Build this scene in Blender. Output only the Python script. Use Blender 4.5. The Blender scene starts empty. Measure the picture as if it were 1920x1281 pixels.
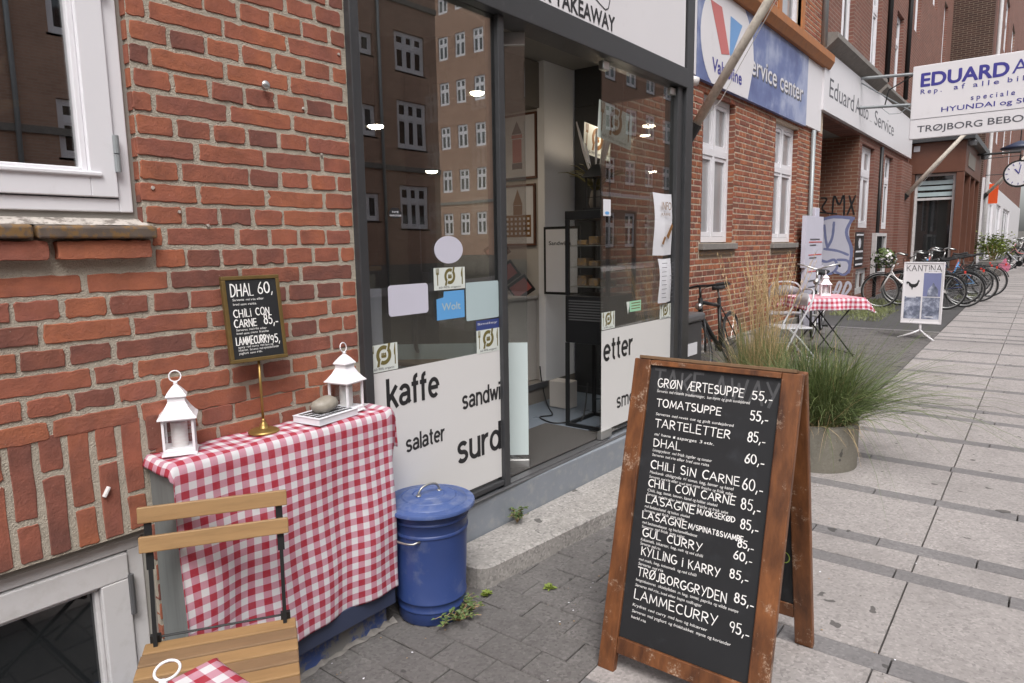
import bpy, bmesh, math, random
from mathutils import Vector, Matrix
random.seed(11)
R = math.radians
SC = bpy.context.scene
COL = SC.collection

# ------------------------------------------------------------------ camera, sky, sun, exposure
cam = bpy.data.cameras.new('camera')
cam.lens = 24.0; cam.sensor_width = 36.0; cam.clip_start = 0.05; cam.clip_end = 500.0
co = bpy.data.objects.new('camera', cam); COL.objects.link(co)
YAW, PIT, ROL = R(51.84), R(7.988), R(-0.846)
fw = Vector((math.sin(YAW)*math.cos(PIT), math.cos(YAW)*math.cos(PIT), -math.sin(PIT)))
rt0 = Vector((math.cos(YAW), -math.sin(YAW), 0)); up0 = rt0.cross(fw)
rt = rt0*math.cos(ROL) + up0*math.sin(ROL); up = -rt0*math.sin(ROL) + up0*math.cos(ROL)
co.matrix_world = Matrix(((rt.x, up.x, -fw.x, 0), (rt.y, up.y, -fw.y, -2.16), (rt.z, up.z, -fw.z, 1.58), (0, 0, 0, 1)))
SC.camera = co

SUN_EL, SUN_AZ = 56.0, 226.0          # high soft sun over the street
w = bpy.data.worlds.new('World'); SC.world = w; w.use_nodes = True
nt = w.node_tree; bg = nt.nodes['Background']
sky = nt.nodes.new('ShaderNodeTexSky'); sky.sky_type = 'NISHITA'; sky.sun_disc = False
sky.sun_elevation = R(SUN_EL); sky.sun_rotation = R(SUN_AZ); sky.air_density = 1.0; sky.dust_density = 4.0; sky.ozone_density = 1.0
hs = nt.nodes.new('ShaderNodeHueSaturation'); hs.inputs['Saturation'].default_value = 0.30
nt.links.new(sky.outputs[0], hs.inputs['Color']); nt.links.new(hs.outputs[0], bg.inputs['Color'])
bg.inputs['Strength'].default_value = 0.15
sl = bpy.data.lights.new('sun', 'SUN'); sl.energy = 1.25; sl.angle = R(28); sl.color = (1.0, 0.98, 0.96)
so = bpy.data.objects.new('sun', sl); COL.objects.link(so)
az = R(SUN_AZ)
sd = Vector((math.sin(az)*math.cos(R(SUN_EL)), math.cos(az)*math.cos(R(SUN_EL)), math.sin(R(SUN_EL))))
so.rotation_euler = (-sd).to_track_quat('-Z', 'Y').to_euler()
so.location = (0, -8, 14)
SC.view_settings.view_transform = 'Standard'; SC.view_settings.look = 'None'
SC.view_settings.exposure = 0.70; SC.view_settings.gamma = 1.0
SC.cycles.max_bounces = 8; SC.cycles.transparent_max_bounces = 16
SC.cycles.use_denoising = True

SLOPE, X0 = 0.018, 1.9
Z0 = .045
def gz(x): return Z0 + SLOPE*(x - X0)       # the street climbs gently away from the camera

# ------------------------------------------------------------------ helpers
def V(*a): return Vector(a)
def root_loc(o):
    l = Vector((0, 0, 0))
    while o is not None: l += o.location; o = o.parent
    return l
def tag(o, label=None, cat=None, group=None, kind=None):
    if label: o['label'] = label
    if cat: o['category'] = cat
    if group: o['group'] = group
    if kind: o['kind'] = kind
    return o
def thing(name, label, cat, loc=(0, 0, 0), rz=0.0, group=None):
    o = bpy.data.objects.new(name, None); COL.objects.link(o)
    o.location = loc; o.rotation_euler = (0, 0, rz); o.empty_display_size = 0.1
    return tag(o, label, cat, group)
def copy_tree(o, parent=None):
    c = o.copy(); COL.objects.link(c)
    if parent is not None:
        c.parent = parent
    for ch in [q for q in bpy.data.objects if q.parent == o]: copy_tree(ch, c)
    return c

class MB:
    """collects faces and links them as ONE mesh object"""
    def __init__(s): s.v = []; s.f = []; s.m = []; s.uv = {}
    def add(s, vs, fs, mi=0):
        b = len(s.v); s.v.extend([Vector(p) for p in vs])
        for f in fs: s.f.append([i + b for i in f]); s.m.append(mi)
        return s
    def box(s, a, b, mi=0):
        x0, y0, z0 = a; x1, y1, z1 = b
        return s.add([(x0,y0,z0),(x1,y0,z0),(x1,y1,z0),(x0,y1,z0),(x0,y0,z1),(x1,y0,z1),(x1,y1,z1),(x0,y1,z1)],
                     [(0,3,2,1),(4,5,6,7),(0,1,5,4),(1,2,6,5),(2,3,7,6),(3,0,4,7)], mi)
    def obox(s, c, ax, h, mi=0):
        c = Vector(c); p = []
        for k in ((-1,-1,-1),(1,-1,-1),(1,1,-1),(-1,1,-1),(-1,-1,1),(1,-1,1),(1,1,1),(-1,1,1)):
            p.append(c + Vector(ax[0])*h[0]*k[0] + Vector(ax[1])*h[1]*k[1] + Vector(ax[2])*h[2]*k[2])
        return s.add(p, [(0,3,2,1),(4,5,6,7),(0,1,5,4),(1,2,6,5),(2,3,7,6),(3,0,4,7)], mi)
    def bar(s, p, q, w, h, up=(0, 0, 1), mi=0):
        p = Vector(p); q = Vector(q); d = (q - p); L = d.length; d.normalize()
        u = Vector(up)
        if abs(d.dot(u)) > .98: u = Vector((1, 0, 0))
        a = d.cross(u).normalized(); b = a.cross(d).normalized()
        return s.obox((p + q)/2, (d, a, b), (L/2, w/2, h/2), mi)
    def tube(s, pts, r, n=8, closed=False, mi=0):
        P = [Vector(p) for p in pts]; N = len(P); rr = r if isinstance(r, (list, tuple)) else [r]*N
        vs = []; fs = []; prev = None
        for i in range(N):
            if closed: t = P[(i+1) % N] - P[i-1]
            else: t = P[min(i+1, N-1)] - P[max(i-1, 0)]
            t.normalize()
            if prev is None:
                a = t.cross(Vector((0, 0, 1)))
                if a.length < .05: a = t.cross(Vector((1, 0, 0)))
            else: a = prev - t*prev.dot(t)
            a.normalize(); prev = a; b = t.cross(a)
            for k in range(n):
                g = 2*math.pi*k/n; vs.append(P[i] + (a*math.cos(g) + b*math.sin(g))*rr[i])
        for i in range(N if closed else N-1):
            j = (i+1) % N
            for k in range(n): fs.append((i*n+k, i*n+(k+1) % n, j*n+(k+1) % n, j*n+k))
        if not closed: fs.append(tuple(reversed(range(n)))); fs.append(tuple((N-1)*n+k for k in range(n)))
        return s.add(vs, fs, mi)
    def ring(s, c, ax, ay, r, t, n=28, m=8, mi=0):
        c = Vector(c); ax = Vector(ax); ay = Vector(ay)
        return s.tube([c + ax*math.cos(2*math.pi*i/n)*r + ay*math.sin(2*math.pi*i/n)*r for i in range(n)], t, m, True, mi)
    def lathe(s, prof, n=24, c=(0, 0, 0), mi=0, rot=0.0):
        vs = []; fs = []; c = Vector(c); N = len(prof)
        for (r, z) in prof:
            for k in range(n):
                a = 2*math.pi*k/n + rot; vs.append(c + Vector((r*math.cos(a), r*math.sin(a), z)))
        for i in range(N-1):
            for k in range(n): fs.append((i*n+k, i*n+(k+1) % n, (i+1)*n+(k+1) % n, (i+1)*n+k))
        if prof[0][0] > 1e-5: fs.append(tuple(reversed(range(n))))
        if prof[-1][0] > 1e-5: fs.append(tuple((N-1)*n+k for k in range(n)))
        return s.add(vs, fs, mi)
    def prism(s, poly, o, ux, uy, dep, mi=0):
        o = Vector(o); ux = Vector(ux); uy = Vector(uy); d = Vector(dep); n = len(poly)
        a = [o + ux*x + uy*y for x, y in poly]
        return s.add(a + [p + d for p in a], [tuple(range(n)), tuple(reversed(range(n, 2*n)))] +
                     [(i, (i+1) % n, n+(i+1) % n, n+i) for i in range(n)], mi)
    def disc(s, c, ux, uy, rx, ry, dep, n=28, mi=0):
        return s.prism([(rx*math.cos(2*math.pi*i/n), ry*math.sin(2*math.pi*i/n)) for i in range(n)], c, ux, uy, dep, mi)
    def arcband(s, c, ux, uy, r0, r1, a0, a1, dep, n=18, mi=0):
        P = [(r1*math.cos(a0+(a1-a0)*i/n), r1*math.sin(a0+(a1-a0)*i/n)) for i in range(n+1)]
        Q = [(r0*math.cos(a0+(a1-a0)*i/n), r0*math.sin(a0+(a1-a0)*i/n)) for i in range(n+1)]
        c = Vector(c); ux = Vector(ux); uy = Vector(uy); d = Vector(dep)
        for i in range(n):
            s.prism([P[i], P[i+1], Q[i+1], Q[i]], c, ux, uy, d, mi)
        return s
    def ribbon(s, pts, wd, o, ux, uy, off, mi=0):
        """a flat stroke on the plane o, ux, uy"""
        o = Vector(o); ux = Vector(ux); uy = Vector(uy); n = ux.cross(uy).normalized()*off
        P = [Vector((p[0], p[1])) for p in pts]; N = len(P); L = []; Rr = []
        if N < 2: return s
        for i in range(N):
            t = P[min(i+1, N-1)] - P[max(i-1, 0)]
            if t.length < 1e-9: t = Vector((1, 0))
            t.normalize(); nn = Vector((-t.y, t.x))*(wd/2)
            e = t*(wd*.35)*(-1 if i == 0 else (1 if i == N-1 else 0))
            k = .8 if i in (0, N-1) else random.uniform(.88, 1.1)
            L.append(P[i] + e + nn*k); Rr.append(P[i] + e - nn*k)
        vs = [o + ux*p.x + uy*p.y + n for p in L] + [o + ux*p.x + uy*p.y + n for p in Rr]
        return s.add(vs, [(i, i+1, N+i+1, N+i) for i in range(N-1)], mi)
    def build(s, name, mats, parent=None, local=False, smooth=False, bevel=0.0, bseg=2, recalc=True, autos=None):
        me = bpy.data.meshes.new(name)
        off = Vector((0, 0, 0)) if (local or parent is None) else root_loc(parent)
        me.from_pydata([tuple(p - off) for p in s.v], [], s.f)
        if not isinstance(mats, (list, tuple)): mats = [mats]
        for m in mats: me.materials.append(m)
        if len(mats) > 1: me.polygons.foreach_set('material_index', s.m)
        if recalc:
            bm = bmesh.new(); bm.from_mesh(me); bmesh.ops.recalc_face_normals(bm, faces=bm.faces); bm.to_mesh(me); bm.free()
        if smooth: me.polygons.foreach_set('use_smooth', [True]*len(me.polygons))
        me.update()
        o = bpy.data.objects.new(name, me); COL.objects.link(o)
        if parent is not None: o.parent = parent
        if bevel:
            b = o.modifiers.new('bevel', 'BEVEL'); b.width = bevel; b.segments = bseg; b.limit_method = 'ANGLE'; b.angle_limit = R(40)
        if autos: me.set_sharp_from_angle(angle=R(autos))
        return o

_tc = {}
def text_polys(s):
    k = s
    if k in _tc: return _tc[k]
    cu = bpy.data.curves.new('t', 'FONT'); cu.body = s; cu.size = 1.0; cu.resolution_u = 4
    ob = bpy.data.objects.new('t', cu); COL.objects.link(ob)
    dg = bpy.context.evaluated_depsgraph_get(); ev = ob.evaluated_get(dg); me = ev.to_mesh()
    vs = [(p.co.x, p.co.y) for p in me.vertices]; fs = [tuple(p.vertices) for p in me.polygons]
    ev.to_mesh_clear(); bpy.data.objects.remove(ob); bpy.data.curves.remove(cu)
    _tc[k] = (vs, fs); return _tc[k]
def text(mb, s, o, ux, uy, size, width=None, off=.001, bold=0.0, mi=0, align='l', slant=0.0):
    """printed lettering: baseline start o; size = cap height"""
    vs, fs = text_polys(s)
    if not vs: return
    sy = size/0.70; x0 = min(v[0] for v in vs); x1 = max(v[0] for v in vs)
    sx = sy if width is None else width/(x1 - x0)
    sh = 0 if align == 'l' else (-(x1-x0)*sx/2 if align == 'c' else -(x1-x0)*sx)
    o = Vector(o); ux = Vector(ux); uy = Vector(uy); n = ux.cross(uy).normalized()*off
    rb = bold*sy*.55; K = [(0, 0)] + ([(rb*math.cos(k*math.pi/4), rb*math.sin(k*math.pi/4)) for k in range(8)] if bold > .006 else [])
    for i, (dx, dy) in enumerate(K):      # a heavier cut of the letters: the same outline spread by a hair
        m = n*(1 + i*.03)
        mb.add([o + ux*((x - x0)*sx + sh + slant*y*sy + dx) + uy*(y*sy + dy) + m for x, y in vs], fs, mi)

# hand lettering strokes: unit height, (width, strokes)
def arc(cx, cy, rx, ry, a0, a1, n=12):
    return [(cx + rx*math.cos(R(a0+(a1-a0)*i/n)), cy + ry*math.sin(R(a0+(a1-a0)*i/n))) for i in range(n+1)]
HW = {
 'A': (.72, [[(0,0),(.36,1)],[(.36,1),(.70,0)],[(.12,.36),(.58,.36)]]),
 'B': (.58, [[(.02,0),(.02,1)],[(.02,1)]+arc(.18,.76,.30,.24,90,-90)+[(.02,.52)],[(.02,.52)]+arc(.2,.26,.34,.26,90,-90)+[(.02,0)]]),
 'C': (.62, [arc(.38,.5,.36,.5,55,305)]),
 'D': (.66, [[(.03,0),(.03,1)],[(.03,1)]+arc(.12,.5,.5,.5,90,-90)+[(.03,0)]]),
 'E': (.52, [[(.02,0),(.02,1)],[(.02,1),(.48,1)],[(.02,.52),(.42,.52)],[(.02,0),(.5,0)]]),
 'F': (.5, [[(.02,0),(.02,1)],[(.02,1),(.48,1)],[(.02,.52),(.42,.52)]]),
 'G': (.68, [arc(.38,.5,.36,.5,60,350)+[(.72,.42),(.42,.42)]]),
 'H': (.62, [[(.02,0),(.02,1)],[(.58,0),(.58,1)],[(.02,.5),(.58,.5)]]),
 'I': (.12, [[(.06,0),(.06,.78)],[(.06,.96),(.07,1.02)]]),
 'J': (.4, [[(.34,1),(.34,.2)]+arc(.18,.16,.16,.16,0,-150)]),
 'K': (.58, [[(.02,0),(.02,1)],[(.52,1),(.04,.45)],[(.16,.58),(.56,0)]]),
 'L': (.48, [[(.02,1),(.02,0),(.46,0)]]),
 'M': (.78, [[(.0,0),(.1,1)],[(.1,1),(.38,.2)],[(.38,.2),(.66,1)],[(.66,1),(.76,0)]]),
 'N': (.64, [[(.02,0),(.04,1)],[(.04,1),(.58,0)],[(.58,0),(.6,1)]]),
 'O': (.72, [arc(.36,.5,.34,.5,90,452,18)]),
 'P': (.54, [[(.02,0),(.02,1)],[(.02,1)]+arc(.18,.74,.32,.26,90,-90)+[(.02,.48)]]),
 'R': (.6, [[(.02,0),(.02,1)],[(.02,1)]+arc(.18,.74,.32,.26,90,-90)+[(.02,.48)],[(.18,.48),(.56,0)]]),
 'S': (.54, [arc(.28,.75,.24,.25,50,270)+arc(.27,.25,.25,.25,90,-140)]),
 'T': (.6, [[(0,1),(.6,1)],[(.3,1),(.3,0)]]),
 'U': (.62, [[(.02,1),(.02,.3)]+arc(.3,.3,.28,.3,180,360)+[(.58,1)]]),
 'V': (.62, [[(0,1),(.3,0)],[(.3,0),(.62,1)]]),
 'W': (.86, [[(0,1),(.2,0)],[(.2,0),(.42,.8)],[(.42,.8),(.64,0)],[(.64,0),(.86,1)]]),
 'X': (.58, [[(0,1),(.56,0)],[(.56,1),(0,0)]]),
 'Y': (.6, [[(0,1),(.3,.48)],[(.6,1),(.18,-.05)]]),
 'Z': (.58, [[(0,1),(.56,1),(0,0),(.58,0)]]),
 'Æ': (.92, [[(0,0),(.42,1)],[(.42,1),(.44,0)],[(.16,.36),(.44,.36)],[(.42,1),(.88,1)],[(.44,.52),(.8,.52)],[(.44,0),(.9,0)]]),
 'Ø': (.74, [arc(.36,.5,.34,.5,90,452,18),[(.06,-.02),(.68,1.04)]]),
 '0': (.62, [arc(.31,.5,.29,.5,90,452,18)]),
 '1': (.3, [[(.02,.8),(.2,1),(.2,0)]]),
 '3': (.54, [arc(.24,.75,.25,.25,140,-90)+arc(.24,.25,.27,.25,90,-140)]),
 '5': (.56, [[(.5,1),(.12,1),(.07,.56)]+arc(.25,.32,.27,.31,120,-140)]),
 '6': (.56, [[(.44,1.02),(.24,.8),(.1,.5)]+arc(.28,.27,.25,.27,160,-200,16)]),
 '8': (.56, [arc(.28,.76,.2,.23,60,-300,14),arc(.28,.27,.25,.27,90,-270,16)]),
 '9': (.56, [arc(.27,.7,.24,.27,20,380,16)+[(.5,.6),(.4,0)]]),
 ',': (.2, [[(.12,.06),(.02,-.22)]]),
 '-': (.4, [[(.04,.12),(.34,.12)]]),
 '.': (.12, [[(.04,0),(.07,.02)]]),
 '/': (.42, [[(.02,-.08),(.4,1.05)]]),
 '&': (.7, [[(.66,.02),(.16,.72)]+arc(.3,.82,.15,.16,200,-30)+[(.12,.34)]+arc(.3,.22,.2,.22,160,330)+[(.62,.44)]]),
 ' ': (.36, []),
}
def hand(mb, s, o, ux, uy, h, width=None, stroke=None, off=.0009, mi=0, wob=.02, rise=0.0):
    o = Vector(o); ux = Vector(ux); uy = Vector(uy)
    gap = .17; tot = sum(HW[c][0] + gap for c in s) - gap
    sx = h if width is None else width/tot
    st = stroke or h*.12; x = 0.0
    for c in s:
        wd, ss = HW[c]; jy = random.uniform(-wob, wob)*h*1.4; jr = random.uniform(-.05, .05); js = random.uniform(.94, 1.06)
        for k in ss:
            P = []
            for (a, b) in k:
                b2 = b*js; P.append(((x + a + jr*b)*sx + random.uniform(-wob, wob)*h*.25, b2*h + jy + random.uniform(-wob, wob)*h*.25 + rise*x*sx))
            mb.ribbon(P, st*random.uniform(.85, 1.15), o, ux, uy, off + random.uniform(0, .0003), mi)
        x += wd + gap
# heavy grotesque lower case for the window lettering: (width, strokes), ascender height 1
GL = {
 'a': (.56, [arc(.27,.475,.195,.185,160,0)+[(.465,.14),(.52,.06)], [(.465,.41),(.30,.378)]+arc(.225,.225,.155,.155,95,270)+[(.34,.085),(.465,.22)]]),
 'd': (.60, [[(.53,0),(.53,1)], arc(.295,.365,.225,.295,0,360,22)]),
 'e': (.58, [[(.52,.375),(.08,.375)], arc(.30,.365,.225,.295,5,312,20)]),
 'f': (.36, [[(.155,0),(.155,.80)]+arc(.295,.80,.14,.13,180,85), [(.0,.66),(.34,.66)]]),
 'h': (.54, [[(.07,0),(.07,1)], [(.07,.40)]+arc(.27,.455,.20,.205,170,0)+[(.47,0)]]),
 'i': (.14, [[(.07,0),(.07,.73)], [(.07,.86),(.07,1)]]),
 'k': (.52, [[(.07,0),(.07,1)], [(.47,.73),(.09,.28)], [(.22,.43),(.49,0)]]),
 'l': (.14, [[(.07,0),(.07,1)]]),
 'm': (.84, [[(.07,0),(.07,.73)], [(.07,.40)]+arc(.245,.48,.175,.18,170,0)+[(.42,0)], [(.42,.42)]+arc(.595,.48,.175,.18,170,0)+[(.77,0)]]),
 'n': (.54, [[(.07,0),(.07,.73)], [(.07,.40)]+arc(.27,.455,.20,.205,170,0)+[(.47,0)]]),
 'o': (.60, [arc(.30,.365,.23,.295,0,360,22)]),
 'r': (.36, [[(.07,0),(.07,.73)], arc(.30,.40,.225,.26,170,78)]),
 's': (.52, [arc(.26,.515,.175,.150,25,255)+arc(.26,.215,.185,.150,75,-155)]),
 't': (.36, [[(.17,.93),(.17,.19)]+arc(.29,.19,.12,.125,180,280), [(.02,.66),(.34,.66)]]),
 'u': (.54, [[(.07,.73),(.07,.275)]+arc(.27,.275,.20,.205,180,350)+[(.47,.33)], [(.47,.73),(.47,0)]]),
 'w': (.76, [[(.05,.73),(.21,.05)], [(.21,.05),(.38,.66)], [(.38,.66),(.55,.05)], [(.55,.05),(.71,.73)]]),
}
def grot(mb, s, o, ux, uy, h, width, off=.0008, mi=0, wt=.150):
    o = Vector(o); gap = .055; tot = sum(GL[c][0] + gap for c in s) - gap; sx = width/tot; x = 0; n = 0
    for c in s:
        for k in GL[c][1]:
            P = [((x + a)*sx, b*h) for a, b in k]; N = len(P)
            d = []
            for i in range(N):                       # constant-width mitred stroke, no wobble
                t = Vector((P[min(i+1, N-1)][0]-P[max(i-1, 0)][0], P[min(i+1, N-1)][1]-P[max(i-1, 0)][1])); t.normalize(); d.append(Vector((-t.y, t.x))*(wt*h/2))
            m = Vector(ux).cross(Vector(uy)).normalized()*(off + .00004*n); n += 1
            L = [o + Vector(ux)*(p[0]+q.x) + Vector(uy)*(p[1]+q.y) + m for p, q in zip(P, d)]; Rr = [o + Vector(ux)*(p[0]-q.x) + Vector(uy)*(p[1]-q.y) + m for p, q in zip(P, d)]
            mb.add(L + Rr, [(i, i+1, N+i+1, N+i) for i in range(N-1)], mi)
        x += GL[c][0] + gap
def scrawl(mb, s, o, ux, uy, h, width, off=.0009, mi=0, rise=0.0):
    """a line of small handwriting"""
    o = Vector(o); ux = Vector(ux); uy = Vector(uy); words = s.split(' ')
    n = sum(len(q) for q in words) + .7*(len(words)-1); x = 0; cw = width/n
    for q in words:
        text(mb, q, o + ux*x + uy*(random.uniform(-.06, .06)*h + rise*x), ux, uy, h*random.uniform(.92, 1.1), len(q)*cw*.94, off + random.uniform(0, .0002), .004, mi, slant=.12)
        x += (len(q) + .7)*cw

# ------------------------------------------------------------------ materials
def srgb(*c): return tuple(((v/255)/12.92 if v/255 <= .04045 else ((v/255+.055)/1.055)**2.4) for v in c)
class NT:
    def __init__(s, name):
        s.m = bpy.data.materials.new(name); s.m.use_nodes = True; s.t = s.m.node_tree
        s.b = s.t.nodes['Principled BSDF']; s.tc = s.t.nodes.new('ShaderNodeTexCoord')
    def n(s, typ, **kw):
        q = s.t.nodes.new(typ)
        for k, v in kw.items():
            if k.startswith('i_'): q.inputs[k[2:].replace('_', ' ')].default_value = v
            else: setattr(q, k, v)
        return q
    def l(s, a, b): s.t.links.new(a, b)
    def noise(s, scale, detail=4, rough=.55, co='Object', stretch=None, w=None):
        q = s.n('ShaderNodeTexNoise'); q.inputs['Scale'].default_value = scale; q.inputs['Detail'].default_value = detail; q.inputs['Roughness'].default_value = rough
        if stretch:
            mp = s.n('ShaderNodeMapping'); mp.inputs['Scale'].default_value = stretch; s.l(s.tc.outputs[co], mp.inputs[0]); s.l(mp.outputs[0], q.inputs['Vector'])
        else: s.l(s.tc.outputs[co], q.inputs['Vector'])
        return q.outputs[0]
    def ramp(s, fac, stops, interp='LINEAR'):
        q = s.n('ShaderNodeValToRGB'); q.color_ramp.interpolation = interp; e = q.color_ramp.elements
        while len(e) < len(stops): e.new(.5)
        for i, (p, c) in enumerate(stops): e[i].position = p; e[i].color = (*c[:3], 1) if not isinstance(c, float) else (c, c, c, 1)
        s.l(fac, q.inputs[0]); return q.outputs[0]
    def mix(s, fac, a, b, mode='MIX'):
        q = s.n('ShaderNodeMix', data_type='RGBA', blend_type=mode)
        for sock, v in ((q.inputs['Factor'], fac), (q.inputs['A'], a), (q.inputs['B'], b)):
            if hasattr(v, 'is_linked') or hasattr(v, 'links'): s.l(v, sock)
            else:
                sock.default_value = v if isinstance(v, (int, float)) else (*v[:3], 1)
        return q.outputs['Result']
    def math(s, op, a, b=None, c=None):
        q = s.n('ShaderNodeMath', operation=op)
        for i, v in enumerate((a, b, c)):
            if v is None: continue
            if isinstance(v, (int, float)): q.inputs[i].default_value = v
            else: s.l(v, q.inputs[i])
        return q.outputs[0]
    def bump(s, h, st=.3, dist=.002):
        q = s.n('ShaderNodeBump'); q.inputs['Strength'].default_value = st; q.inputs['Distance'].default_value = dist
        s.l(h, q.inputs['Height']); s.l(q.outputs[0], s.b.inputs['Normal']); return q
    def set(s, col=None, rough=.6, metal=0.0, spec=None):
        if col is not None:
            if isinstance(col, tuple): s.b.inputs['Base Color'].default_value = (*col[:3], 1)
            else: s.l(col, s.b.inputs['Base Color'])
        if isinstance(rough, (int, float)): s.b.inputs['Roughness'].default_value = rough
        else: s.l(rough, s.b.inputs['Roughness'])
        s.b.inputs['Metallic'].default_value = metal
        if spec is not None: s.b.inputs['Specular IOR Level'].default_value = spec
        return s.m
def plain(name, c, rough=.55, metal=0.0, var=.10, sc=9, bump=.0, bsc=90, c2=None, amt=.35, lo=.45, hi=.7):
    """base colour with mottling, optional second colour in worn patches, optional fine bump"""
    t = NT(name); n = t.noise(sc, 5)
    col = t.mix(n, tuple(v*(1-var) for v in c), tuple(min(1, v*(1+var)) for v in c))
    if c2 is not None:
        n2 = t.noise(sc*2.3, 6, .65); k = t.ramp(n2, [(lo, 0.0), (hi, 1.0)])
        col = t.mix(t.math('MULTIPLY', k, amt), col, c2)
    if bump: t.bump(t.noise(bsc, 4), bump, .002)
    r = t.math('ADD', t.math('MULTIPLY', n, .2), rough - .1)
    return t.set(col, r, metal)
def brick_mat(name, cols, dark=(.06,.035,.03), bump=.6, soot=.35):
    t = NT(name); g = t.n('ShaderNodeNewGeometry'); rnd = g.outputs['Random Per Island']
    st = [(i/(len(cols)-1), c) for i, c in enumerate(cols)]
    nl = t.noise(1.6, 4, .6); col = t.ramp(t.math('ADD', t.math('MULTIPLY', rnd, .72), t.math('MULTIPLY', t.math('SUBTRACT', nl, .28), .62)), st)
    n1 = t.noise(14, 6, .65); n2 = t.noise(55, 5, .6); n3 = t.noise(4.5, 4)
    col = t.mix(t.ramp(n1, [(.38, 0.0), (.70, .75)]), col, t.mix(.55, col, dark))
    col = t.mix(t.ramp(n2, [(.5, 0.0), (.8, .35)]), col, tuple(min(1, c*1.5) for c in cols[len(cols)//2]))
    col = t.mix(t.ramp(n3, [(.55, 0.0), (.8, soot)]), col, dark)
    sp = t.noise(170, 2); col = t.mix(t.ramp(sp, [(.70, 0.0), (.78, .6)]), col, (.40,.33,.28))
    h = t.math('ADD', t.math('MULTIPLY', n2, 1.0), t.math('MULTIPLY', t.noise(160, 4), .6))
    t.bump(h, bump, .004); return t.set(col, .9, 0, .25)
def brick_tex(name, c1, c2, mortar, bump=.35, axis='xz', course=.0667, length=.24):
    """far brickwork; procedural courses on a wall"""
    t = NT(name); s = t.n('ShaderNodeSeparateXYZ'); t.l(t.tc.outputs['Object'], s.inputs[0])
    cb = t.n('ShaderNodeCombineXYZ'); t.l(s.outputs[0 if axis == 'xz' else 1], cb.inputs[0]); t.l(s.outputs[2], cb.inputs[1])
    b = t.n('ShaderNodeTexBrick'); b.inputs['Scale'].default_value = 1.0; b.inputs['Mortar Size'].default_value = .007; b.inputs['Mortar Smooth'].default_value = .2
    b.inputs['Brick Width'].default_value = length; b.inputs['Row Height'].default_value = course; b.inputs['Bias'].default_value = -.1
    b.inputs['Color1'].default_value = (*c1, 1); b.inputs['Color2'].default_value = (*c2, 1); b.inputs['Mortar'].default_value = (*mortar, 1)
    t.l(cb.outputs[0], b.inputs['Vector'])
    n = t.noise(1.3, 5); col = t.mix(t.ramp(n, [(.35, 0.0), (.75, .45)]), b.outputs['Color'], tuple(v*.55 for v in c1))
    n2 = t.noise(22, 4); col = t.mix(t.math('MULTIPLY', n2, .4), col, tuple(v*.6 for v in c2))
    t.bump(b.outputs['Fac'], -bump, .006); return t.set(col, .9, 0, .25)

MT = {}
MT['brick'] = brick_mat('red_brick', [(.32,.105,.068),(.37,.125,.072),(.27,.10,.073),(.40,.14,.075),(.33,.115,.076),(.19,.08,.064),(.36,.125,.073),(.30,.11,.08),(.42,.14,.072),(.28,.095,.065)], soot=.3)
MT['brick_b'] = brick_mat('orange_brick', [(.27,.095,.06),(.36,.125,.07),(.22,.085,.06),(.40,.15,.075),(.30,.10,.07),(.19,.08,.06),(.36,.13,.075)], soot=.25)
def mortar_mat(name, c):
    t = NT(name); n = t.noise(30, 6, .7); col = t.mix(n, tuple(v*.72 for v in c), tuple(v*1.22 for v in c))
    col = t.mix(t.ramp(t.noise(260, 3), [(.58, 0.0), (.7, .6)]), col, tuple(v*.45 for v in c))
    col = t.mix(t.ramp(t.noise(5, 4), [(.5, 0.0), (.75, .35)]), col, tuple(v*.55 for v in c))
    t.bump(t.math('ADD', n, t.math('MULTIPLY', t.noise(240, 4), .8)), .9, .006); return t.set(col, .95, 0, .15)
MT['mortar'] = mortar_mat('mortar', (.47,.42,.345))
MT['mortar_b'] = mortar_mat('mortar_b', (.55,.45,.35))
MT['brown_brick'] = brick_tex('brown_brick', (.245,.105,.08), (.175,.083,.066), (.31,.245,.20))
MT['brown_brick_y'] = brick_tex('brown_brick_y', (.27,.115,.075), (.20,.09,.062), (.36,.28,.21), axis='yz')
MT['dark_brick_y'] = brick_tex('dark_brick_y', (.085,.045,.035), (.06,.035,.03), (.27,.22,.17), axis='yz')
MT['across_brick'] = brick_tex('across_brick', (.52,.33,.25), (.43,.27,.20), (.48,.40,.33))
MT['across_brick2'] = brick_tex('across_brick2', (.47,.29,.21), (.40,.24,.17), (.46,.37,.30))
MT['white'] = plain('white_paint', (.76,.75,.78), .38, 0, .03, 5, .05, 140, (.5,.48,.46), .25, .6, .8)
MT['white_old'] = plain('weathered_white_paint', (.60,.585,.585), .45, 0, .06, 5, .1, 120, (.36,.34,.31), .5, .5, .75)
MT['white_metal'] = plain('white_enamel', (.82,.80,.83), .35, 0, .03, 18, .04, 140, (.55,.50,.46), .35, .62, .74)
MT['film'] = plain('white_vinyl', (.68,.67,.66), .4, 0, .02, 3)
MT['film_back'] = plain('frosted_vinyl', (.56,.64,.64), .45, 0, .03, 3)
MT['black_vinyl'] = plain('black_vinyl', (.018,.018,.02), .45, 0, .1, 30)
MT['alu'] = plain('dark_grey_aluminium', (.042,.043,.046), .42, .0, .18, 7, .05, 60, (.12,.12,.12), .3, .6, .8)
MT['alu_light'] = plain('worn_grey_aluminium', (.12,.12,.125), .4, .3, .2, 9, .06, 60)
MT['steel'] = plain('brushed_steel', (.55,.55,.54), .32, .9, .12, 25)
MT['galv'] = plain('galvanised_wire', (.42,.41,.38), .4, .85, .25, 20)
MT['iron'] = plain('black_iron', (.02,.021,.022), .42, .3, .2, 30)
MT['rubber'] = plain('black_rubber', (.022,.022,.023), .75, 0, .2, 40)
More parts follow.
